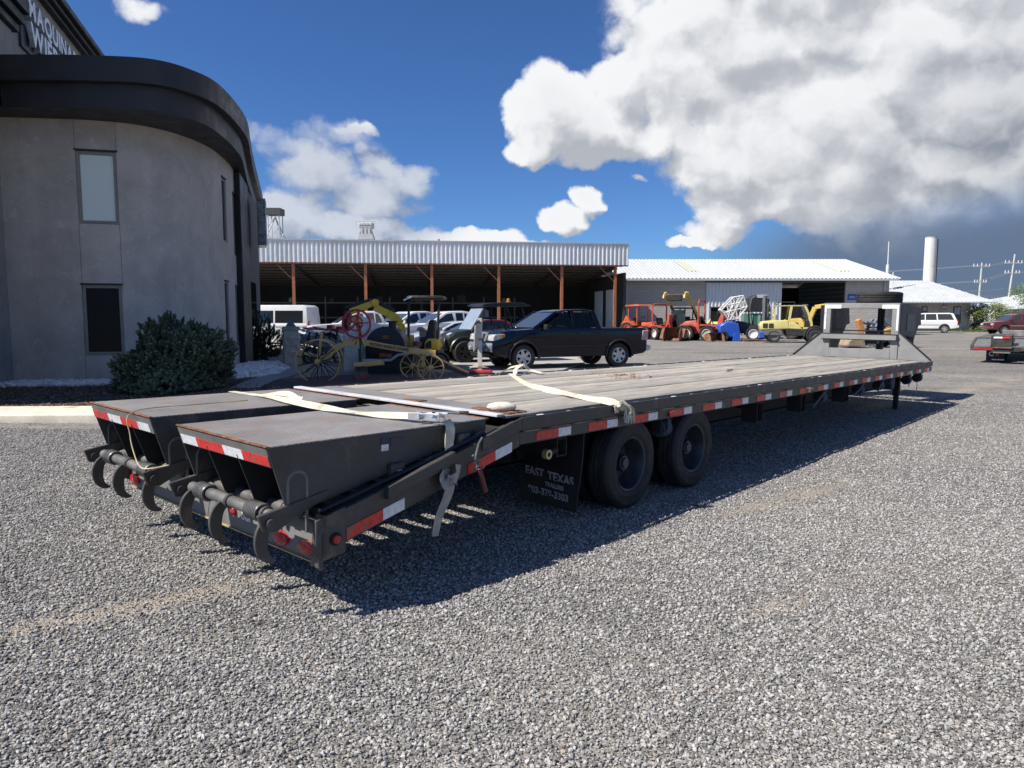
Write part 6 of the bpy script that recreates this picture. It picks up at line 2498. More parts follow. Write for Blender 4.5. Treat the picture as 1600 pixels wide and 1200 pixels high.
# dark side-by-side buggy with canopy
def buggy():
    q = at(762, 550, 24.6)
    t = thing('utility_buggy', 'dark green utility buggy with black canopy and amber beacon on top', 'buggy', (q.x, 24.8, 0), R(-158))
    DG = mat('dark_green_plastic', (.018, .024, .018), .4, var=.2)
    FR = mat('buggy_frame', (.015, .015, .016), .45)
    m = MB().prism([(1.55, .55), (1.62, .80), (1.35, 1.02), (.70, 1.12), (.62, .62), (-.3, .55), (-.5, .85), (-1.55, .90), (-1.6, .55), (-.5, .42), (.7, .42)], 'y', -.70, .70)
    m.build('body', DG, t, bevel=.05, seg=2)
    MB().prism([(-.45, .86), (-1.6, .90), (-1.62, 1.15), (-.45, 1.15)], 'y', -.72, .72).build('cargo_box', DG, t, bevel=.02)
    for x in (.10, -.32):
        MB().prism([(x + .25, .62), (x + .22, .74), (x - .18, .74), (x - .30, 1.22), (x - .38, 1.20), (x - .26, .60)], 'y', -.6, .6).build('seat', TRIM, t, bevel=.03)
    for s in (-1, 1):
        MB().tube([(.82, s * .70, 1.02), (.30, s * .66, 1.86), (-.95, s * .66, 1.90), (-1.20, s * .68, 1.1)], .03, 8).build('roll_bar', FR, t)
        MB().tube([(-.35, s * .67, 1.88), (-.42, s * .70, .8)], .03, 8).build('roll_bar', FR, t)
        MB().cbox((1.50, s * .48, .92), (.16, .26, .12), (0, .5, 0)).build('headlamp', HEADL, t, bevel=.02)
        for x in (1.08, -1.12):
            road_wheel(t, (x, s * .68, .36), .36, .26, s, 5, TRIM)
            pts = [(x - .46 * math.cos(R(a)), s * .70, .38 + .46 * math.sin(R(a))) for a in range(0, 181, 20)]
            MB().tube(pts, .05, 6).build('fender', DG, t)
    MB().prism([(.50, 1.90), (.30, 1.96), (-.4, 2.0), (-1.05, 1.98), (-1.30, 1.88), (-1.2, 1.87), (.40, 1.84)], 'y', -.78, .78).build('canopy', FR, t, bevel=.02)
    m = MB()
    m.v = [(.86, -.66, 1.05), (.86, .66, 1.05), (.36, .62, 1.84), (.36, -.62, 1.84)]
    m.v += [(x - .015, y, z - .01) for x, y, z in m.v]
    m.f = [(0, 1, 2, 3), (7, 6, 5, 4), (0, 4, 5, 1), (1, 5, 6, 2), (2, 6, 7, 3), (3, 7, 4, 0)]
    m.build('windshield', mat('pale_blue_windshield', (.34, .40, .47), .12, .2, var=.1), t, smooth=0)  # even pale blue, glossy
    MB().cyl((-.72, .1, 1.99), (-.72, .1, 2.05), .07, 12).cyl((-.72, .1, 2.05), (-.72, .1, 2.14), .06, 12, .045).build('beacon', AMBER, t, bevel=.01)
    MB().tube([(.55, .35, .9), (.4, .35, 1.2)], .02, 6).lathe([(.16, -.012), (.18, 0), (.16, .012), (.14, 0)], 16, Matrix.Translation((.38, .35, 1.2)) @ Euler((0, .4, 0)).to_matrix().to_4x4(), axis='x', close=True).build('steering_wheel', TRIM, t)
    MB().prism([(1.58, .42), (1.72, .50), (1.70, .80), (1.62, .80)], 'y', -.5, .5).build('front_guard', FR, t, bevel=.02)


buggy()

# ------------------------------------------------------------------ yard machines by the warehouse
ORANGE = paint('orange_machine_paint', (.56, .10, .03), .45, .1, .2, .24)
REDOR = paint('red_orange_paint', (.42, .07, .038), .45, .1, .22, .26)
YEL = paint('machine_yellow', (.60, .44, .09), .45, .1, .15, .2)
PALEYEL = paint('pale_yellow_paint', (.66, .57, .22), .42, .2, .08, .1)
DARKM = mat('machine_black', (.03, .03, .032), .6, var=.3)
RUSTB = mat('rusty_blade', (.20, .10, .06), .85, var=.5, scale=6, bmp=.3)
CREAMR = mat('cream_rim', (.62, .58, .48), .5)
GREYM = mat('machine_grey', (.14, .145, .15), .55, var=.2)
MY = 46.0


def at_machine(px, d):
    return at(px, 530, d).x


def simple_wheel(t, pos, r, w, rim_m, side=-1, name='wheel'):
    return road_wheel(t, pos, r, w, side, 0, rim_m)


def trencher(label, px, d, body_m, rz, s=1.0, hoop_h=2.15, seat=True):
    t = thing('trencher', label, 'trencher', (at_machine(px, d), d, 0), rz, 'red ride-on trenchers by the warehouse')
    t.scale = (s, s, s)
    MB().prism([(-1.15, .42), (-1.15, .95), (-.9, 1.12), (-.25, 1.18), (-.2, .95), (.6, .85), (.75, .42)], 'y', -.42, .42).build('body', body_m, t, bevel=.05, seg=2)
    MB().box((-1.22, -.36, .55), (-1.15, .36, .98)).build('grille', DARKM, t)
    for x in (-.75, .45):
        for sd in (-1, 1):
            simple_wheel(t, (x, sd * .58, .42), .42, .28, CREAMR, sd)
            MB().prism([(x - .45, .80), (x - .3, .95), (x + .3, .95), (x + .45, .80), (x + .3, .87), (x - .3, .87)], 'y', min(sd * .42, sd * .72), max(sd * .42, sd * .72)).build('fender', body_m, t)
    MB().tube([(-.1, -.52, .85), (-.1, -.52, hoop_h - .15), (-.1, -.40, hoop_h), (-.1, .40, hoop_h), (-.1, .52, hoop_h - .15), (-.1, .52, .85)], .05, 8).build('roll_hoop', body_m, t)
    MB().prism([(.45, .86), (.42, .98), (.02, .98), (-.08, 1.42), (-.16, 1.40), (-.02, .86)], 'y', -.25, .25).build('seat', DARKM, t, bevel=.04)
    MB().tube([(.62, 0, .9), (.52, 0, 1.15)], .03, 6).build('control_column', DARKM, t)
    # digging boom at one end, backfill blade at the other
    m = MB().prism([(.75, .55), (.95, 1.25), (1.15, 1.65), (1.30, 1.62), (1.22, 1.2), (1.35, .75), (1.2, .5)], 'y', -.14, .14)
    m.build('dig_boom', body_m, t, bevel=.03)
    for (a, b, c) in (((.78, .2, .7), (1.1, .2, 1.4), .04), ((.78, -.2, .6), (1.25, -.2, 1.0), .045), ((1.0, 0, .45), (1.45, 0, .28), .06)):
        MB().cyl(a, b, c, 8).build('hydraulic_ram', body_m if c > .042 else DARKM, t)
    MB().prism([(1.2, .12), (1.5, .16), (1.62, .45), (1.50, .52), (1.25, .42)], 'y', -.2, .2).build('dig_bucket', DARKM, t)
    m = MB()
    pr = [(-1.42 - .12 * math.cos(R(a)), .42 + .34 * math.sin(R(a))) for a in range(-80, 81, 20)]
    m.prism(pr + [(x + .03, z) for x, z in reversed(pr)], 'y', -.75, .75)
    m.build('blade', RUSTB, t)
    for sd in (-.35, .35):
        MB().bar((-1.12, sd, .5), (-1.50, sd, .4), .07, .09).build('blade_arm', body_m, t)
    return t


def tractor(label, px, d, rz):
    t = thing('compact_tractor', label, 'tractor', (at_machine(px, d), d, 0), rz)
    MB().prism([(.35, .55), (.35, 1.12), (1.35, 1.02), (1.45, .9), (1.42, .55)], 'y', -.28, .28).build('hood', ORANGE, t, bevel=.06, seg=2)
    MB().prism([(-.9, .5), (-.9, .85), (-.3, .85), (.35, .70), (.35, .45)], 'y', -.38, .38).build('body', ORANGE, t, bevel=.04)
    for sd in (-1, 1):
        simple_wheel(t, (-.55, sd * .62, .58), .58, .32, ORANGE, sd)
        simple_wheel(t, (1.05, sd * .58, .38), .38, .22, ORANGE, sd)
        MB().prism([(-1.2, .95), (-.9, 1.2), (-.2, 1.2), (.05, .9), (-.2, 1.08), (-.85, 1.08)], 'y', min(sd * .42, sd * .78), max(sd * .42, sd * .78)).build('fender', ORANGE, t)
        for x in (.15, -.75):
            MB().tube([(x, sd * .48, .9), (x, sd * .48, 2.15)], .035, 6).build('canopy_post', ORANGE, t)
        MB().bar((.3, sd * .5, .7), (1.9, sd * .5, 1.05), .09, .14).bar((1.9, sd * .5, 1.05), (2.2, sd * .5, .45), .09, .12).build('loader_arm', ORANGE, t)
    MB().prism([(-1.0, 2.15), (-.9, 2.27), (.3, 2.30), (.45, 2.18)], 'y', -.65, .65).build('canopy', ORANGE, t, bevel=.03)
    MB().prism([(-.15, .86), (-.2, .98), (-.55, .98), (-.65, 1.4), (-.73, 1.38), (-.62, .86)], 'y', -.25, .25).build('seat', DARKM, t, bevel=.03)
    MB().lathe([(.17, -.012), (.19, 0), (.17, .012), (.15, 0)], 16, Matrix.Translation((.18, 0, 1.32)), axis='x', close=True).build('steering_wheel', DARKM, t)
    MB().prism([(2.1, .2), (2.55, .18), (2.5, .3), (2.25, .75), (2.15, .72)], 'y', -.75, .75).build('bucket', ORANGE, t)
    m = MB().bar((-.95, 0, .6), (-1.5, 0, 1.5), .16, .2).bar((-1.5, 0, 1.5), (-1.95, .1, .9), .13, .16)
    m.build('backhoe_boom', ORANGE, t)
    MB().prism([(-1.85, .95), (-2.2, .85), (-2.15, .5), (-1.85, .55)], 'y', -.05, .25).build('backhoe_bucket', DARKM, t)


tractor('orange compact tractor with orange canopy and loader by the warehouse corner', 1001, 49, R(-60))
trencher('red trencher with tall open roll hoop behind the tailgate of the navy pickup', 1031, 47.0, REDOR, R(-70), 1.0, 2.3)


def skid_loader(label, px, d, rz):
    t = thing('skid_loader', label, 'skid loader', (at_machine(px, d), d, 0), rz)
    MB().prism([(-1.25, .45), (-1.25, 1.25), (-.6, 1.35), (-.5, .75), (.95, .65), (1.0, .42)], 'y', -.55, .55).build('body', YEL, t, bevel=.05)
    for x in (-.62, .55):
        for sd in (-1, 1):
            simple_wheel(t, (x, sd * .68, .42), .42, .28, CREAMR, sd)
    for s in (-1, 1):
        for x in (.75, -.45):
            MB().tube([(x, s * .45, .7), (x - .1, s * .45, 2.0)], .04, 6).build('cab_post', DARKM, t)
        # raised lift arms
        pts = [(-1.15, s * .72, 1.25), (-.3, s * .74, 1.75), (.55, s * .74, 2.55), (1.0, s * .72, 2.95), (1.22, s * .70, 2.85), (1.30, s * .70, 2.6)]
        a = MB()
        for p0, p1 in zip(pts[:-1], pts[1:]):
            a.bar(p0, p1, .12, .24)
        a.build('lift_arm', YEL, t, bevel=.02)
        MB().prism([(-1.25, .9), (-1.2, 1.5), (-.85, 1.55), (-.7, .9)], 'y', min(s * .56, s * .68), max(s * .56, s * .68)).build('arm_tower', YEL, t)
        MB().cyl((-.8, s * .70, 1.1), (.3, s * .72, 2.2), .05, 8).build('lift_ram', DARKM, t)
    MB().box((-.62, -.52, 1.98), (.78, .52, 2.08)).build('cab_roof', DARKM, t, bevel=.02)
    MB().box((.66, -.42, .8), (.69, .42, 1.9)).build('cab_glass', CARGLASS, t)
    MB().prism([(-.1, .7), (-.15, .9), (-.45, .9), (-.5, 1.5), (-.58, 1.5), (-.55, .7)], 'y', -.25, .25).build('seat', DARKM, t)
    MB().box((1.15, -.75, 2.75), (1.28, .75, 2.9)).build('cross_tube', RUSTB, t)
    MB().prism([(1.2, 2.45), (1.36, 2.5), (1.42, 2.85), (1.30, 2.85)], 'y', -.5, .5).build('quick_coupler', DARKM, t)
    MB().prism([(1.0, .12), (1.6, .10), (1.5, .35), (1.25, .75), (1.05, .72)], 'y', -.8, .8).build('bucket', RUSTB, t)


skid_loader('yellow skid loader with both lift arms raised high by the block wall', 1066, 46.5, R(-128))
trencher('red trencher with cream wheels and tall hoop beside the raised yellow loader', 1098, 45.3, REDOR, R(-35), 1.08, 2.3)

t = thing('mini_loader', 'small yellow loader body half hidden behind the red trencher', 'loader', (at_machine(1122, 48.5), 48.5, 0), R(-120))
MB().prism([(-.9, .4), (-.9, 1.1), (-.2, 1.35), (.5, 1.0), (.9, .9), (.9, .4)], 'y', -.5, .5).build('body', PALEYEL, t, bevel=.06)
MB().box((-.75, -.5, 1.12), (.2, .5, 2.05)).build('cab', CARGLASS, t, bevel=.03)
MB().box((-.85, -.56, 2.05), (.35, .56, 2.15)).build('cab_roof', DARKM, t, bevel=.03)
for s in (-1, 1):
    MB().bar((-.3, s * .55, 1.3), (1.1, s * .5, .9), .1, .2).bar((1.1, s * .5, .9), (1.4, s * .5, .3), .1, .16).build('lift_arm', PALEYEL, t)
    for x in (-.55, .55):
        simple_wheel(t, (x, s * .62, .38), .38, .26, CREAMR, s)
def scoop(w, h, n=9):
    """curved bucket shell open to the front, with side cheeks"""
    m = MB()
    pr = [(-.42 * h * 2 * (1 - abs(t)) ** .0 * math.cos(R(80 * t)), h * .5 + h * .5 * math.sin(R(80 * t))) for t in [-1 + 2 * i / n for i in range(n + 1)]]
    m.prism(pr + [(x + .04, z) for x, z in reversed(pr)], 'y', -w / 2, w / 2)
    for s in (-w / 2, w / 2 - .03):
        m.prism(pr + [(h * .35, h * .55), (h * .4, .05)], 'y', s, s + .03)
    for k in range(5):
        y = -w / 2 + .06 + k * (w - .12) / 4
        m.box((-.05, y - .04, .0), (h * .55, y + .04, .05))
    return m


o = scoop(1.1, .55).build('rusty_bucket', RUSTB, None, bevel=.01)
o.location = (at_machine(1118, 43.6), 43.6, 0)
o.rotation_euler = (0, 0, -1.1)
tag(o, 'rusty brown digging bucket lying between the trencher and the blue machine', 'bucket')
o = scoop(1.0, .85).build('rusty_bucket', RUSTB, None, bevel=.01)
o.location = (at_machine(1050, 44.2), 44.2, 0)
o.rotation_euler = (0, 0, -2.0)
tag(o, 'tall rusty loader bucket standing in front of the raised yellow loader', 'bucket')


# blue-based lattice machine and mast forklift
BLUE = paint('machine_blue', (.02, .10, .50), .4, .3, .1, .05)
t = thing('lattice_machine', 'white folded lattice boom machine on a bright blue base', 'machine', (at_machine(1138, 44.5), 44.5, 0), 0)
m = MB().prism([(-.65, .25), (-.7, .95), (-.2, 1.2), (.45, 1.1), (.6, .5), (.5, .25)], 'y', -.5, .5)
m.build('base', BLUE, t, bevel=.05)
MB().prism([(.1, .0), (.55, .0), (.5, .5), (.2, .5)], 'y', -.6, -.4).build('outrigger', BLUE, t)
WL = mat('lattice_white', (.66, .65, .62), .5, var=.15)
la = MB()
for (a, b) in (((-.55, 1.9), (.15, 2.65)), ((.15, 2.65), (.75, 2.75)), ((.75, 2.75), (1.0, 2.1)), ((1.0, 2.1), (.45, 1.35)), ((.45, 1.35), (-.1, 1.3)), ((-.1, 1.3), (-.55, 1.9)), ((-.55, 1.9), (.45, 1.35)), ((.15, 2.65), (.45, 1.35)), ((.75, 2.75), (.0, 1.35)), ((-.3, 2.15), (.9, 2.4)), ((-.4, 1.7), (1.0, 2.1)), ((.5, 2.7), (.9, 2.0)), ((-.1, 2.35), (.2, 1.35))):
    for y in (-.3, .3):
        la.cyl((a[0], y, a[1]), (b[0], y, b[1]), .045, 6)
for (x, z) in ((-.55, 1.9), (.15, 2.65), (.75, 2.75), (1.0, 2.1), (.45, 1.35), (-.1, 1.3)):
    la.cyl((x, -.3, z), (x, .3, z), .045, 6)
la.build('lattice_boom', WL, t, smooth=50)
MB().prism([(-.1, 1.1), (.35, 1.1), (.5, 1.9), (.2, 2.2), (.0, 1.7)], 'y', -.18, .18).build('boom_head', WL, t)
MB().cyl((.1, -.2, 1.0), (.6, -.2, 1.9), .05, 8).build('lift_ram', DARKM, t)
simple_wheel(t, (-.45, -.5, .3), .3, .2, DARKM, -1)

t = thing('mast_truck', 'dark rough terrain lift truck with black double mast and white wheels', 'lift truck', (at_machine(1164, 45.0), 45.0, 0), R(-90 + 62))
MB().prism([(-1.2, .45), (-1.25, 1.0), (-.9, 1.25), (-.2, 1.2), (.8, .9), (.9, .45)], 'y', -.55, .55).build('body', mat('dark_blue_body', (.02, .025, .04), .5), t, bevel=.05)
for s in (-1, 1):
    simple_wheel(t, (.62, s * .66, .45), .45, .3, WHITE_T, s)
    simple_wheel(t, (-.8, s * .6, .36), .36, .24, WHITE_T, s)
    m = MB().box((1.05, s * .42 - .06, .25), (1.20, s * .42 + .06, 2.75)).box((1.21, s * .30 - .05, .25), (1.32, s * .30 + .05, 2.70))
    m.build('mast_rail', GREYM, t)
    MB().box((1.34, s * .28 - .06, .2), (2.25, s * .28 + .06, .25)).build('fork', DARKM, t)
    MB().tube([(.35, s * .5, .9), (.2, s * .48, 2.05), (-.9, s * .48, 2.05), (-1.0, s * .5, 1.1)], .04, 6).build('guard_post', DARKM, t)
for z in (.6, 1.5, 2.65):
    MB().box((1.07, -.36, z), (1.18, .36, z + .12)).build('mast_tie', GREYM, t)
MB().box((1.33, -.5, .35), (1.40, .5, .85)).build('fork_carriage', GREYM, t)
MB().cyl((1.13, 0, .4), (1.13, 0, 2.5), .05, 8).build('lift_ram', CHROME, t)
t = thing('hooded_machine', 'machine with a big black tilted hood behind the mast lift truck', 'machine', (at_machine(1181, 48.5), 48.5, 0), 0)
MB().prism([(-.75, 1.8), (-.6, 2.7), (-.15, 2.95), (.55, 2.85), (.75, 1.8)], 'y', -.6, .6).build('hood', DARKM, t, bevel=.06)
MB().box((-.2, -.62, 2.72), (.45, -.55, 2.93)).build('hood_plate', PALE, t)
MB().prism([(-.7, .3), (-.75, 1.7), (.75, 1.7), (.8, .3)], 'y', -.5, .5).build('body', mat('machine_green', (.05, .16, .10), .5, var=.2), t, bevel=.04)
for x in (-.5, .0, .5):
    MB().box((x - .08, -.53, .9), (x + .08, -.505, 1.6)).build('vent', mat('pale_green', (.30, .42, .36), .5), t)
simple_wheel(t, (-.45, -.5, .35), .35, .2, DARKM, -1)
simple_wheel(t, (.45, -.5, .35), .35, .2, DARKM, -1)
o = MB().box((-.55, -.4, 0), (.55, .4, .06)).box((-.55, -.4, .10), (.55, .4, .13)).box((-.5, -.4, .06), (-.4, .4, .10)).box((.4, -.4, .06), (.5, .4, .10)).build('pallet', RUSTB, None)
o.location = (at_machine(1175, 43.8), 43.8, 0)
tag(o, 'low wooden pallet on the gravel beside the yellow forklift', 'pallet')


def forklift():
    d = 42.0
    t = thing('forklift', 'big pale yellow forklift with overhead guard and silver gas tank', 'forklift', (at_machine(1236, d), d, 0), R(-14))
    W = 1.3
    # counterweight and hood
    m = MB().prism([(-1.75, .72), (-1.80, 1.02), (-1.66, 1.22), (-1.2, 1.27), (-.28, 1.30), (-.22, 1.0), (-.1, .80), (-.9, .76)], 'y', -W / 2, W / 2)
    m.build('hood', PALEYEL, t, bevel=.06, seg=3)
    MB().prism([(-1.72, .40), (-1.78, .70), (-1.2, .74), (-1.0, .80), (-.62, .80), (-.45, .40)], 'y', -W / 2 + .02, W / 2 - .02).build('counterweight', GREYM, t, bevel=.05)
    MB().prism([(-.30, .40), (-.42, .80), (1.0, .74), (.95, .40)], 'y', -W / 2 + .03, W / 2 - .03).build('skirt', DARKM, t, bevel=.03)
    MB().prism([(-.24, .80), (-.24, 1.24), (.10, 1.16), (.42, .95), (.50, .76)], 'y', -W / 2 + .01, W / 2 - .01).build('side_panel', PALEYEL, t, bevel=.04)
    for (x) in (-1.50, -1.18):
        MB().cbox((x, -W / 2 - .012, .98), (.26, .03, .26)).build('vent', DARKM, t, bevel=.04)
    for s in (-1, 1):
        y = s * (W / 2 - .06)
        gpts = [(-.22, 1.20), (-.16, 1.65), (-.10, 2.08)]
        fr_ = [(.62, 2.08), (.78, 1.75), (.98, 1.20), (1.02, .82)]
        a = MB()
        for p0, p1 in zip(gpts[:-1], gpts[1:]):
            a.bar((p0[0], y, p0[1]), (p1[0], y, p1[1]), .09, .13)
        a.build('rear_guard_post', PALEYEL, t, bevel=.01)
        a = MB()
        for p0, p1 in zip(fr_[:-1], fr_[1:]):
            a.bar((p0[0], y, p0[1]), (p1[0], y, p1[1]), .09, .12)
        a.bar((1.02, y, .84), (.55, y, .84), .09, .10)
        a.build('front_guard_post', PALEYEL, t, bevel=.01)
        MB().bar((-1.0, y, 1.25), (-.98, y, 1.98), .06, .08).build('rear_guard_post', PALEYEL, t)
        simple_wheel(t, (-1.0, s * .50, .36), .36, .26, GREYM, s)
        simple_wheel(t, (1.15, s * .60, .44), .44, .30, GREYM, s)
        pts = [(1.15 - .52 * math.cos(R(q)), s * .62, .45 + .50 * math.sin(R(q))) for q in range(-10, 170, 22)]
        MB().tube(pts, .055, 6).build('fender', DARKM, t)
        MB().box((1.62, s * .40 - .06, .15), (1.78, s * .40 + .06, 2.15)).build('mast_rail', DARKM, t)
        MB().box((1.95, s * .30 - .06, .10), (2.9, s * .30 + .06, .15)).build('fork', DARKM, t)
    MB().box((-1.05, -W / 2 + .02, 2.085), (.66, W / 2 - .02, 2.13)).build('guard_frame', PALEYEL, t, bevel=.01)
    for k in range(7):
        x = -.95 + k * .25
        MB().box((x, -W / 2 + .05, 2.132), (x + .07, W / 2 - .05, 2.17)).build('guard_bar', DARKM, t)
    MB().cyl((-1.15, -.05, 2.14), (-1.15, .05, 2.14), .05, 10).build('rear_lamp', HEADL, t)
    MB().tube([(-.9, -.3, 2.17), (-.9, -.3, 2.32), (.1, -.3, 2.32), (.1, -.3, 2.17)], .025, 6).build('roof_rack', DARKM, t)
    MB().cyl((-.95, -.42, 1.47), (-.95, .42, 1.47), .16, 16).cyl((-.95, -.50, 1.47), (-.95, .50, 1.47), .10, 12).build('gas_tank', mat('silver_tank', (.60, .60, .58), .3, .6), t, bevel=.03)
    MB().prism([(.35, 1.0), (.32, 1.16), (-.10, 1.16), (-.14, 1.65), (-.24, 1.65), (-.22, 1.0)], 'y', -.25, .25).build('seat', DARKM, t, bevel=.03)
    MB().lathe([(.16, -.012), (.18, 0), (.16, .012), (.14, 0)], 16, Matrix.Translation((.62, .0, 1.42)) @ Euler((0, .5, 0)).to_matrix().to_4x4(), axis='z', close=True).build('steering_wheel', DARKM, t)
    MB().prism([(.70, .80), (.78, 1.25), (.9, 1.25), (.98, .80)], 'y', -.4, .4).build('dashboard', DARKM, t)
    MB().box((1.80, -.55, .25), (1.88, .55, .9)).build('fork_carriage', DARKM, t)
    MB().prism([(-1.82, .25), (-1.85, .58), (-1.6, .60), (-1.5, .30)], 'y', -.66, -.3).build('tow_box', BLUE, t, bevel=.02)


forklift()
t = thing('backhoe_loader', 'orange yellow backhoe boom just left of the gooseneck frame', 'backhoe', (at_machine(1279, 47.5), 47.5, 0), R(-40))
m = MB()
for a, b in (((-.8, 0, .8), (-.3, 0, 2.1)), ((-.3, 0, 2.1), (.4, 0, 2.2)), ((.4, 0, 2.2), (.75, 0, 1.1))):
    m.bar(a, b, .2, .28)
m.build('boom', YEL, t, bevel=.03)
MB().prism([(.55, 1.1), (1.0, 1.0), (1.1, .5), (.6, .45)], 'y', -.3, .3).build('bucket', mat('worn_bucket', (.42, .33, .22), .7), t, bevel=.03)
MB().prism([(-2.2, .5), (-2.2, 1.3), (-1.0, 1.4), (-.7, .9), (-.7, .4)], 'y', -.6, .6).build('body', YEL, t, bevel=.05)
for s in (-1, 1):
    simple_wheel(t, (-1.5, s * .7, .55), .55, .34, YEL, s)
MB().box((-1.9, -.55, 1.4), (-.9, .55, 2.3)).build('cab', CARGLASS, t, bevel=.04)

# machine seen through the gooseneck frame
t = thing('grapple_loader', 'tan and grey loader with grapple seen through the gooseneck frame', 'loader', (at_machine(1368, 36), 36, 0), R(180))
TANP = mat('tan_machine', (.42, .27, .12), .5, var=.15)
SLATE = mat('slate_steel', (.13, .155, .19), .5, var=.2)
MB().prism([(-1.6, .35), (-1.6, .95), (-.7, 1.05), (.0, .85), (.1, .35)], 'y', -.55, .55).build('body', TANP, t, bevel=.06)
simple_wheel(t, (-.75, .66, .42), .42, .3, TANP, 1)
simple_wheel(t, (-.75, -.66, .42), .42, .3, TANP, -1)
for y in (-.45, 0, .45):
    pts = [(-.6, y, 1.1), (-.1, y, 1.35), (.2, y, .95), (.0, y, .35), (.35, y, .12)]
    m = MB()
    for a, b in zip(pts[:-1], pts[1:]):
        m.bar(a, b, .16, .24)
    m.build('grapple_arm', SLATE, t, bevel=.02)
for y in (-.3, .3):
    MB().cyl((-.3, y, 1.0), (.65, y, 1.25), .07, 8).build('hydraulic_ram', SLATE, t)
m = MB().prism([(.85, .05), (1.75, .08), (1.65, .35), (1.15, .62), (.9, .55)], 'y', -.8, .8)
m.build('bucket', mat('worn_tan_bucket', (.30, .22, .14), .75, var=.3), t, bevel=.03)
MB().prism([(.75, .6), (1.0, 1.3), (.85, 1.4), (.6, .8)], 'y', -.2, .2).build('hose_block', mat('orange_hose', (.50, .22, .07), .6), t)


# ------------------------------------------------------------------ second trailer at the right
def second_trailer():
    t = thing('equipment_trailer', 'black equipment trailer with tail ramp cut by the right edge of the photo', 'trailer', (16.70, 26.3, -.10), R(52))
    # local x runs away from the camera, y to the left (towards the frame's centre)
    Wt = 2.6
    MB().prism([(.9, .82), (7.5, .86), (7.5, .70), (.9, .66)], 'y', -Wt, 0).build('deck_frame', UNDER, t)
    pk = MB().box((.92, 0, .825), (7.48, .19, .862)).mesh('deck_plank', mat('dark_deck', (.10, .098, .095), .7, var=.3, scale=4), bevel=.004)
    for k in range(13):
        inst('deck_plank', pk, t, (0, -Wt + .04 + k * .195, .002))
    m = MB().prism([(-.35, .62), (.89, .83), (.89, .70), (-.35, .50)], 'y', -.08, 0)
    m.build('side_beam', PAINT, t)
    m = MB().prism([(-.35, .62), (.89, .83), (.89, .70), (-.35, .50)], 'y', -Wt, -Wt + .08)
    m.build('side_beam', PAINT, t)
    MB().prism([(-.34, .60), (.88, .81), (.88, .79), (-.34, .58)], 'y', -.80, -.09).build('ramp_plate', GREYM, t)
    MB().prism([(-.34, .60), (.88, .81), (.88, .79), (-.34, .58)], 'y', -Wt + .09, -1.25).build('ramp_plate', GREYM, t)
    MB().box((-.40, -Wt, .42), (-.355, -.0, .56)).build('rear_bar', PAINT, t)
    for (ya, yb) in ((-.38, -.10), (-.72, -.42)):
        MB().box((-.415, ya, .44), (-.40, yb, .51)).build('tail_lamp', LENS, t, bevel=.01)
    for y in (-1.62, -1.85, -2.08):
        MB().prism([(y - .07, .44), (y + .07, .44), (y, .55)], 'x', -.415, -.40).build('tail_lamp', LENS, t)
    pl = MB().box((-.43, -1.92, .60), (-.41, -1.62, .75)).build('number_plate', mat('plate_white', (.75, .76, .78), .4), t)
    MB().box((-.434, -1.80, .66), (-.431, -1.74, .675)).box((-.434, -1.777, .64), (-.431, -1.763, .695)).build('plate_mark', LENS, pl)
    b = MB().prism([(-.5, .55), (-.55, .98), (-.1, 1.02), (.1, .60)], 'y', -1.25, -.62).build('ramp_box', PAINT, t, bevel=.02)
    MB().box((-.562, -.95, .86), (-.545, -.70, .92)).build('white_tape', WHITE_T, b)
    MB().box((-.562, -1.18, .86), (-.545, -.952, .92)).build('red_tape', RED_T, b)
    MB().box((-.60, -1.25, .52), (-.50, -.66, .56)).build('step', RUSTB, b)
    MB().box((-.50, -1.20, .34), (-.46, -.70, .46)).build('step', PAINTG, t)
    fl = MB().box((.1, -1.0, .05), (.115, -.45, .46)).build('mud_flap', FLAP, t)
    me = text_mesh('C', .22, .004, 'CENTER', WHITE_T, bold=.006)
    inst('flap_print', me, fl).matrix_local = frame((0, -1, 0), (0, 0, 1), (.097, -.6, .28))
    me = text_mesh('A', .16, .004, 'CENTER', RED_T, bold=.006)
    inst('flap_print', me, fl).matrix_local = frame((0, -1, 0), (0, 0, 1), (.097, -.78, .26))
    MB().box((.092, -1.0, .06), (.0985, -.62, .10)).build('flap_strip', WHITE_T, fl)
    for x in (.75, 1.65):
        for y in (-.75, -1.85):
            simple_wheel(t, (x, y, .37), .37, .46, GREYM, -1)
        MB().cyl((x, -2.1, .37), (x, -.5, .37), .06, 10).build('axle', UNDER, t)
    for (x) in (3.0, 5.0):
        MB().box((x, -Wt, .5), (x + .1, 0, .68)).build('cross_member', UNDER, t)
    g = MB().box((2.2, -1.5, .865), (2.9, -.75, 1.10)).build('tool_chest', mat('aluminium_chest', (.26, .25, .24), .45, .4), t, bevel=.02)


second_trailer()
# ================================================================== display in front of the building
TAN = mat('tan_grader_paint', (.64, .42, .16), .55, var=.15, scale=5, dirt=(.22, .14, .07), dirt_amt=.1)
IRON = mat('black_iron', (.03, .028, .026), .6, var=.3)
REDP = mat('red_wheel_paint', (.42, .035, .05), .45, var=.15)


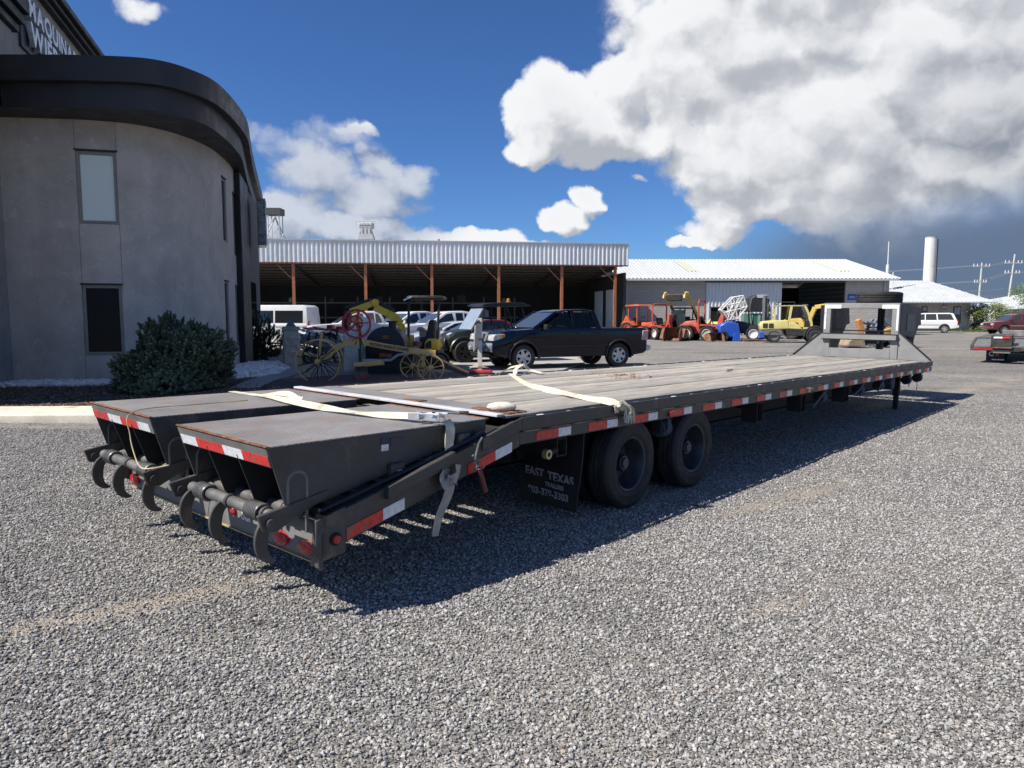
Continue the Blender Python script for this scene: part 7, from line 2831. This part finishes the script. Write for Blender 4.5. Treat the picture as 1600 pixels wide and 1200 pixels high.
def spoked_wheel(c, axis_y, r, spokes, rim_w, m, name, par, spoke_m=None):
    w = MB().lathe([(r - .022, -rim_w / 2), (r, -rim_w / 2), (r, rim_w / 2), (r - .022, rim_w / 2)], 40, close=True)
    o = w.build(name, m, par, smooth=40)
    o.location = c
    sp_ = MB()
    for k in range(spokes):
        t = 2 * math.pi * k / spokes + .2
        q = .06 if k % 2 else -.06
        sp_.cyl((.03 * math.cos(t), q, .03 * math.sin(t)), ((r - .015) * math.cos(t), 0, (r - .015) * math.sin(t)), .011, 6)
    sp_.build('spokes', spoke_m or IRON, o)
    MB().cyl((0, -.12, 0), (0, .10, 0), .062, 14).cyl((0, -.15, 0), (0, -.12, 0), .04, 12).build('hub', m, o, bevel=.008)
    return o


Y0 = 16.2
gc = at(497, 565, 15.95)
gr = thing('antique_road_grader', 'antique tan horse drawn road grader with spoked wheels and red handwheels', 'road grader', (gc.x, 16.2, .1))
gl = lambda px, py, dy=0.: tuple(at(px, py, Y0 + dy) - gr.location)
r_ = (at(497, 565, 15.95) - at(497, 600, 15.95)).length
spoked_wheel(gl(497, 565, -.25), 0, r_, 14, .07, TAN, 'front_wheel', gr)
spoked_wheel(gl(503, 563, .55), 0, r_, 14, .07, TAN, 'front_wheel', gr)
MB().cyl(gl(497, 565, -.3), gl(503, 563, .6), .035, 8).build('front_axle', TAN, gr)
MB().bar(gl(476, 552, .1), gl(520, 562, .1), .1, .05).bar(gl(503, 520, .1), gl(497, 562, .1), .05, .06).build('bolster', TAN, gr)
beam = [(500, 563), (512, 557), (523, 546), (536, 538), (552, 534.5), (570, 535), (600, 541), (640, 547.5), (681, 552)]
for dy in (0.0, .42):
    m = MB()
    for a, b in zip(beam[:-1], beam[1:]):
        m.bar(gl(*a, dy), gl(*b, dy), .05, .125)
    m.build('beam', TAN, gr, bevel=.006)
a, b = Vector(gl(577, 537.7, -.03)), Vector(gl(639, 547.3, -.03))
me = text_mesh('WESTERN WHEELED SCRAPER', .098, .006, 'CENTER', IRON, bold=.002)
wd = max(v.co.x for v in me.vertices) - min(v.co.x for v in me.vertices)
me.transform(Matrix.Scale((b - a).length / wd, 4, (1, 0, 0)))
inst('lettering', me, gr).matrix_local = frame(b - a, (0, 0, 1), (a + b) / 2 + Vector((0, -.0, 0)))
# post, handwheels, braces
MB().bar(gl(560, 486, -.05), gl(561, 541, -.05), .06, .09, (0, 1, 0)).build('standard', TAN, gr)
MB().bar(gl(561, 525, -.06), gl(549, 540, -.06), .04, .05).bar(gl(561, 525, -.06), gl(573, 540, -.06), .04, .05).build('standard_brace', TAN, gr)
MB().cyl(gl(562.5, 508, -.1), gl(563.5, 565, -.1), .022, 8).build('lift_rod', IRON, gr)


def handwheel(px, py, r, dy, k):
    c = Vector(gl(px, py, dy))
    pts = [c + Vector((r * math.cos(t), 0, r * math.sin(t))) for t in [2 * math.pi * i / 32 for i in range(32)]]
    o = MB().tube(pts, .026 if r > .2 else .02, 8, closed=True).build('handwheel', REDP, gr)
    s = MB()
    for i in range(k):
        t = 2 * math.pi * i / k + .1
        s.cyl(tuple(c), tuple(c + Vector((r * math.cos(t), 0, r * math.sin(t)))), .013, 6)
    s.cyl(tuple(c + Vector((0, -.05, 0))), tuple(c + Vector((0, .05, 0))), .045, 10)
    s.build('wheel_spokes', REDP, o)


handwheel(557, 506, .305, -.16, 5)
handwheel(555, 505, .16, -.24, 5)
MB().cyl(gl(557, 506, -.3), gl(557, 506, .1), .025, 8).build('shaft', IRON, gr)
# blade and circle under the beam
m = MB()
pr = []
p0, p1 = Vector(gl(557, 582, -.3)), Vector(gl(577, 577, .5))
for i in range(7):
    z = -.14 + .045 * i
    bow = .05 * math.sin(math.pi * i / 6)
    for p in (p0, p1):
        m.v.append((p.x - bow, p.y + bow * .4, p.z + z))
for i in range(6):
    o = i * 2
    m.f.append((o, o + 1, o + 3, o + 2))
bl_ = m.build('blade', mat('worn_blade', (.10, .085, .075), .6, var=.3), gr)
bl_.modifiers.new('thickness', 'SOLIDIFY').thickness = .02
MB().bar(tuple(p0 + Vector((0, -.01, -.145))), tuple(p1 + Vector((0, -.01, -.145))), .02, .05).build('cutting_edge', REDP, gr)
m = MB().bar(gl(553, 570, -.2), gl(596, 566, -.2), .06, .10).bar(gl(555, 572, .35), gl(600, 567, .35), .06, .09).bar(gl(556, 571, -.2), gl(556, 571, .4), .08, .08)
m.build('draft_frame', TAN, gr, bevel=.006)
MB().bar(gl(561, 545, .1), gl(563, 575, .1), .03, .04).build('lift_link', IRON, gr)
# rear wheels, tongue and tail bars
rw = .30
spoked_wheel(gl(673, 575, -.15), 0, rw, 10, .06, TAN, 'rear_wheel', gr, TAN)
spoked_wheel(gl(645, 572, .65), 0, rw, 10, .06, TAN, 'rear_wheel', gr, TAN)
MB().cyl(gl(673, 575, -.2), gl(645, 572, .7), .03, 8).build('rear_axle', TAN, gr)
MB().bar(gl(661, 551, .1), gl(661, 573, .1), .06, .06).build('rear_pedestal', TAN, gr)
for (a, b) in (((676, 556), (732, 582)), ((684, 566), (730, 585)), ((690, 572), (728, 586))):
    MB().bar(gl(*a, 0), gl(*b, .3), .03, .045).build('tow_bar', TAN if a[1] < 560 else IRON, gr)

# black machine body with pale rim behind the grader
t = thing('black_tank_machine', 'black round topped tank machine with pale rimmed skirt behind the tan grader', 'tank', (at(612, 560, 18.3).x, 18.3, .1))
tl = lambda px, py, dy=0.: at(px, py, 18.3 + dy) - t.location
BLK = mat('gloss_black_paint', (.006, .007, .010), .45)
c = tl(606, 541)
rr_ = .50
pr = [(c.x + rr_ * math.cos(R(a)), c.z + rr_ * math.sin(R(a))) for a in range(0, 181, 12)]
bz = tl(606, 561).z
MB().prism(pr + [(c.x - rr_, bz), (c.x + rr_, bz)], 'y', -.4, .5).build('tank', BLK, t, bevel=.03, seg=2)
MB().cyl((c.x + .12, .05, c.z + rr_ - .03), (c.x + .12, .05, c.z + rr_ + .10), .10, 14).cyl((c.x + .12, .05, c.z + rr_ + .10), (c.x + .12, .05, c.z + rr_ + .14), .14, 14).build('filler_cap', IRON, t)
sk = [(566, 561), (612, 561), (622, 553), (640, 550), (652, 551), (652, 590), (582, 590), (578, 575), (566, 570)]
pts = [tl(*q) for q in sk]
MB().prism([(p.x, p.z) for p in pts], 'y', -.48, .6).build('skirt', BLK, t, bevel=.02)
rim = [(566, 562.5), (611, 562.5), (622, 554.5), (640, 551.5), (655, 551)]
m = MB()
for a, b in zip(rim[:-1], rim[1:]):
    m.bar(tuple(tl(*a, -.52)), tuple(tl(*b, -.52)), .10, .06)
m.build('skirt_rim', mat('pale_rim', (.42, .44, .47), .5), t)
for (px, py, mm, nm) in ((603, 527, 'ORANGE', 'decal'), (598, 555, 'ORANGE', 'engine_part'), (608, 556, 'ORANGE', 'engine_part')):
    p = tl(px, py, -.42)
    MB().cbox(tuple(p), (.16, .05, .10)).build(nm, mat('dull_orange', (.28, .09, .03), .6), t, bevel=.01)
MB().bar(tuple(tl(604, 519, -.3)), tuple(tl(634, 545, -.3)), .06, .07).build('red_brace', REDP, t)
MB().bar(tuple(tl(604, 527, -.36)), tuple(tl(625, 542, -.36)), .05, .08).build('tan_brace', TAN, t)

# mini excavator
XY = 20.2
xo = at(655, 565, XY)
t = thing('mini_excavator', 'yellow mini excavator with folded boom and black canopy', 'excavator', (xo.x, XY, .08))
xl = lambda px, py, dy=0.: tuple(at(px, py, XY + dy) - t.location)
CAT = paint('excavator_yellow', (.86, .54, .03), .42, .2, .08, .08)
bm_ = [(629, 545), (629, 520), (626, 506), (619, 497), (607, 490), (585, 480)]
m = MB()
wds = [.16, .16, .18, .18, .16]
for (a, b), w in zip(zip(bm_[:-1], bm_[1:]), wds):
    m.bar(xl(*a), xl(*b), .14, w * 1.25)
m.build('boom', CAT, t, bevel=.015)
m = MB().bar(xl(583, 474), xl(547, 487), .12, .17).cyl(xl(586, 473, -.1), xl(586, 473, .1), .11, 12)
m.build('stick', CAT, t, bevel=.015)
MB().cyl(xl(579, 469), xl(540, 482), .055, 10).cyl(xl(560, 475.5), xl(540, 482), .03, 8).build('stick_ram', IRON, t)
MB().cyl(xl(587, 470), xl(616, 487), .06, 10).build('boom_ram', IRON, t)
MB().prism([(xl(540, 485)[0], xl(540, 485)[2]), (xl(548, 488)[0], xl(548, 488)[2]), (xl(547, 506)[0], xl(547, 506)[2]), (xl(541, 514)[0], xl(541, 514)[2]), (xl(536, 500)[0], xl(536, 500)[2])], 'y', -.2, .2).build('bucket', IRON, t, bevel=.02)
MB().prism([(xl(632, 523)[0], xl(632, 523)[2]), (xl(645, 523)[0], xl(645, 523)[2]), (xl(645, 548)[0], xl(645, 548)[2]), (xl(632, 548)[0], xl(632, 548)[2])], 'y', -.3, .3).build('swing_post', CAT, t, bevel=.02)
z0, z1 = xl(660, 546)[2], xl(660, 528)[2]
MB().prism([(xl(660, 0)[0], z0), (xl(661, 0)[0], z1 - .12), (xl(666, 0)[0], z1), (xl(683, 0)[0], z1), (xl(683, 0)[0], z0)], 'y', -.55, .55).build('engine_cover', CAT, t, bevel=.04, seg=2)
MB().prism([(xl(663, 0)[0], z0 + .06), (xl(663, 0)[0], z1 - .14), (xl(668, 0)[0], z1 - .06), (xl(672, 0)[0], z1 - .06), (xl(672, 0)[0], z0 + .06)], 'y', -.565, -.552).build('vent', IRON, t)
MB().box((xl(630, 0)[0], -.6, z0 - .10), (xl(684, 0)[0], .6, z0 - .002)).build('turntable', IRON, t, bevel=.03)
for s in (-.55, .55):
    n_ = 14
    tp_ = []
    xa, xb, zc, rr_ = xl(632, 0)[0], xl(682, 0)[0], z0 - .34, .22
    for i in range(n_):
        a = math.pi / 2 + math.pi * i / (n_ - 1)
        tp_.append((xa + rr_ * math.cos(a), zc + rr_ * math.sin(a)))
    for i in range(n_):
        a = -math.pi / 2 + math.pi * i / (n_ - 1)
        tp_.append((xb + rr_ * math.cos(a), zc + rr_ * math.sin(a)))
    MB().prism(tp_, 'y', s - .15, s + .15).build('track', RUBBER, t, bevel=.02)
MB().prism([(xl(651, 0)[0], z0), (xl(651, 0)[0], z0 + .35), (xl(661, 0)[0], z0 + .35), (xl(672, 500)[0], xl(672, 500)[2]), (xl(681, 500)[0], xl(681, 500)[2]), (xl(676, 0)[0], z0)], 'y', -.28, .28).build('seat', IRON, t, bevel=.04)
for (a, b) in (((638, 541), (639, 468)), ((683, 541), (686, 470))):
    for dy in (-.5, .5):
        MB().cyl(xl(a[0], a[1], dy), xl(b[0], b[1], dy), .035, 8).build('canopy_post', IRON, t)
zr = xl(660, 466)[2]
MB().prism([(xl(630, 0)[0], zr - .05), (xl(636, 0)[0], zr + .06), (xl(690, 0)[0], zr + .06), (xl(692, 0)[0], zr - .04)], 'y', -.62, .62).build('canopy', IRON, t, bevel=.03)
MB().bar(xl(631, 469, -.6), xl(644, 463.5, -.6), .12, .04).build('work_lamp', mat('lamp_silver', (.5, .55, .6), .2, .5), t)
MB().cyl(xl(652, 541, -.5), xl(652, 534, -.5), .13, 12).build('control_box', mat('dull_orange', (.28, .09, .03), .6), t)

# stone pillars, rocks
STONE = mat('cast_stone', (.50, .44, .37), .85, var=.15, scale=7, bmp=.3)
STONE2 = mat('cast_stone_cap', (.40, .36, .31), .8, var=.15, scale=7, bmp=.2)


def pillar(label, loc, w, h, rz):
    t = thing('stone_pillar', label, 'pillar', loc, rz, 'stone pillars before the cars')
    MB().box((-w / 2, -w / 2, -.05), (w / 2, w / 2, h)).build('shaft', STONE, t)
    me_ = MB()
    q = w / 2
    me_.v = [(-q, 0, 0), (0, 0, -q * 1.0), (q, 0, 0), (0, 0, q * 1.0), (0, -.075, 0)]
    me_.f = [(0, 1, 4), (1, 2, 4), (2, 3, 4), (3, 0, 4)]
    dm = me_.mesh('diamond_stone', STONE, smooth=0)
    tr_ = MB()
    tr_.v = [(-q, 0, -q), (-q, 0, q), (0, 0, 0), (-q * .66, -.055, 0)]
    tr_.f = [(0, 2, 3), (2, 1, 3), (1, 0, 3)]
    hm = tr_.mesh('half_stone', STONE, smooth=0)
    n = max(2, int((h - .05) / w))
    for k in range(n):
        z = h - w / 2 - .02 - k * w
        for i, (x, y, r) in enumerate(((0, -q - .001, 0), (q + .001, 0, R(90)), (0, q + .001, R(180)), (-q - .001, 0, R(-90)))):
            inst('diamond_stone', dm, t, (x, y, z), (0, 0, r))
            if k < n - 1:
                inst('half_stone', hm, t, (x, y, z - q), (0, 0, r))
                inst('half_stone', hm, t, (x, y, z - q), (0, R(180), r))
    MB().box((-w * .62, -w * .62, h), (w * .62, w * .62, h + .07)).box((-w * .56, -w * .56, h + .07), (w * .56, w * .56, h + .11)).build('cap', STONE2, t, bevel=.012)
    m = MB()
    m.v = [(-w * .36, -w * .36, h + .11), (w * .36, -w * .36, h + .11), (w * .36, w * .36, h + .11), (-w * .36, w * .36, h + .11), (0, 0, h + .34)]
    m.f = [(0, 1, 4), (1, 2, 4), (2, 3, 4), (3, 0, 4), (3, 2, 1, 0)]
    m.build('finial', mat('dull_glass_finial', (.16, .17, .18), .35), t, smooth=0)


q = at(456, 571, 21.0)
pillar('grey stone pillar with diamond blocks just right of the black portal', (q.x, 21.0, .05), .40, 1.08, R(20))
q = at(672, 560, 22.0)
pillar('grey stone pillar with flat cap behind the yellow excavator seat', (q.x, 22.0, .05), .52, 1.05, R(-8))
ROCK = mat('pale_rock', (.72, .70, .67), .9, var=.25, scale=4, bmp=.5)


def rock(name, label, loc, size, seed, m=ROCK, rot=0.):
    bm = bmesh.new()
    bmesh.ops.create_icosphere(bm, subdivisions=3, radius=1)
    for v in bm.verts:
        p = v.co.copy()
        k = 1 + .30 * noise.noise(p * 1.2 + Vector((seed, 0, 0))) + .10 * noise.noise(p * 3.5 + Vector((0, seed, 0)))
        c = [math.copysign(abs(x) ** .62, x) for x in p]
        v.co = Vector((c[0] * size[0], c[1] * size[1], c[2] * size[2])) * k
    me = bpy.data.meshes.new(name)
    bm.to_mesh(me)
    bm.free()
    me.materials.append(m)
    o = inst(name, me, None, loc, (0, 0, rot))
    for p in me.polygons:
        p.use_smooth = True
    me.set_sharp_from_angle(angle=R(28))
    return tag(o, label, 'boulder')


q = at(553, 545, 18.6)
rock('stone_slab', 'upright pale stone slab behind the red handwheels of the grader', (q.x, 18.6, .62), (.26, .16, .62), 3, mat('slab_stone', (.60, .57, .53), .9, var=.2, scale=4, bmp=.4))
q = at(574, 520, 19.6)
rock('pale_boulder', 'big pale rounded boulder between the handwheels and the excavator boom', (q.x, 19.6, .70), (.40, .3, .78), 9)

# pile of steel harrow frames
q = at(502, 540, 23.5)
t = thing('harrow_implement', 'pile of grey and red steel harrow frames beside the stone pillar', 'harrow', (q.x, 23.5, .03), R(-6))
GSTEEL = mat('pale_blue_steel', (.30, .33, .40), .5, .2, var=.2)
rr = random.Random(11)
for k in range(16):
    y = rr.uniform(-.8, .8)
    z0 = rr.uniform(.45, 1.05)
    x0 = rr.uniform(-1.0, -.5)
    MB().bar((x0, y, z0 + .1), (x0 + rr.uniform(1.2, 2.1), y + rr.uniform(-.3, .3), z0 - rr.uniform(.15, .5)), .05, .05).build('frame_bar', GSTEEL, t)
for k in range(5):
    y = -.7 + k * .35
    MB().bar((-.3 + .1 * k, y, .1), (-.1 + .1 * k, y, 1.0), .05, .05).build('tine_post', IRON, t)
for k in range(4):
    MB().bar((-.2 + k * .35, -.8, 1.12 - k * .02), (-.1 + k * .35, .8, 1.06), .07, .06).build('red_bar', REDP, t)
for k in range(10):
    x = rr.uniform(-.8, 1.2)
    y = rr.uniform(-.8, .8)
    MB().tube([(x, y, .9), (x + .12, y, .65), (x + .02, y, .35), (x + .15, y, .03)], .018, 5).build('spring_tine', IRON, t)
for (x, y) in ((-.1, -.75), (.9, -.75)):
    MB().lathe([(.20, -.05), (.26, -.06), (.26, .06), (.20, .05)], 20, Matrix.Translation((x, y, .27)), close=True).build('gauge_wheel', RUBBER, t, smooth=35)
for (x, z) in ((.4, 1.15), (.7, 1.1), (.95, 1.12)):
    MB().cbox((x, -.2, z), (.18, .25, .16)).build('clamp', REDP, t, bevel=.02)

# display sign on a white post with a red foot
p = gp(750, 584)
q0 = at(750, 500, p.y)
t = thing('display_sign', 'edge-on white display board on a white post with a red foot', 'sign', (p.x, p.y, gz(p.x, p.y)))
WPOST = mat('white_post_paint', (.66, .66, .63), .5, var=.08, dirt=(.40, .28, .12), dirt_amt=.12, dscale=6)
ht = q0.z - t.location.z
MB().box((-.055, -.055, .1), (.055, .055, ht + .05)).build('post', WPOST, t, bevel=.006)
for z in (.14, .62 * ht, ht * .93):
    MB().box((-.058, -.058, z), (.058, .058, z + .06)).build('rust_band', mat('ochre_band', (.40, .26, .07), .7), t)
MB().box((-.33, -.25, 0), (.33, .25, .10)).build('foot', REDP, t, bevel=.03, seg=2)
m = MB().prism([(-.34, .62), (-.34, ht - .12), (.30, ht + .04), (.30, .80)], 'x', -.012, .012)
b_ = m.build('board', mat('aged_board', (.50, .47, .40), .6), t)
b_.location = (-.10, 0, 0)
b_.rotation_euler = (0, .06, R(-14))
m = MB().bar((0, -.35, ht - .10), (0, .31, ht + .06), .035, .04)
m.build('board_cap', IRON, b_)
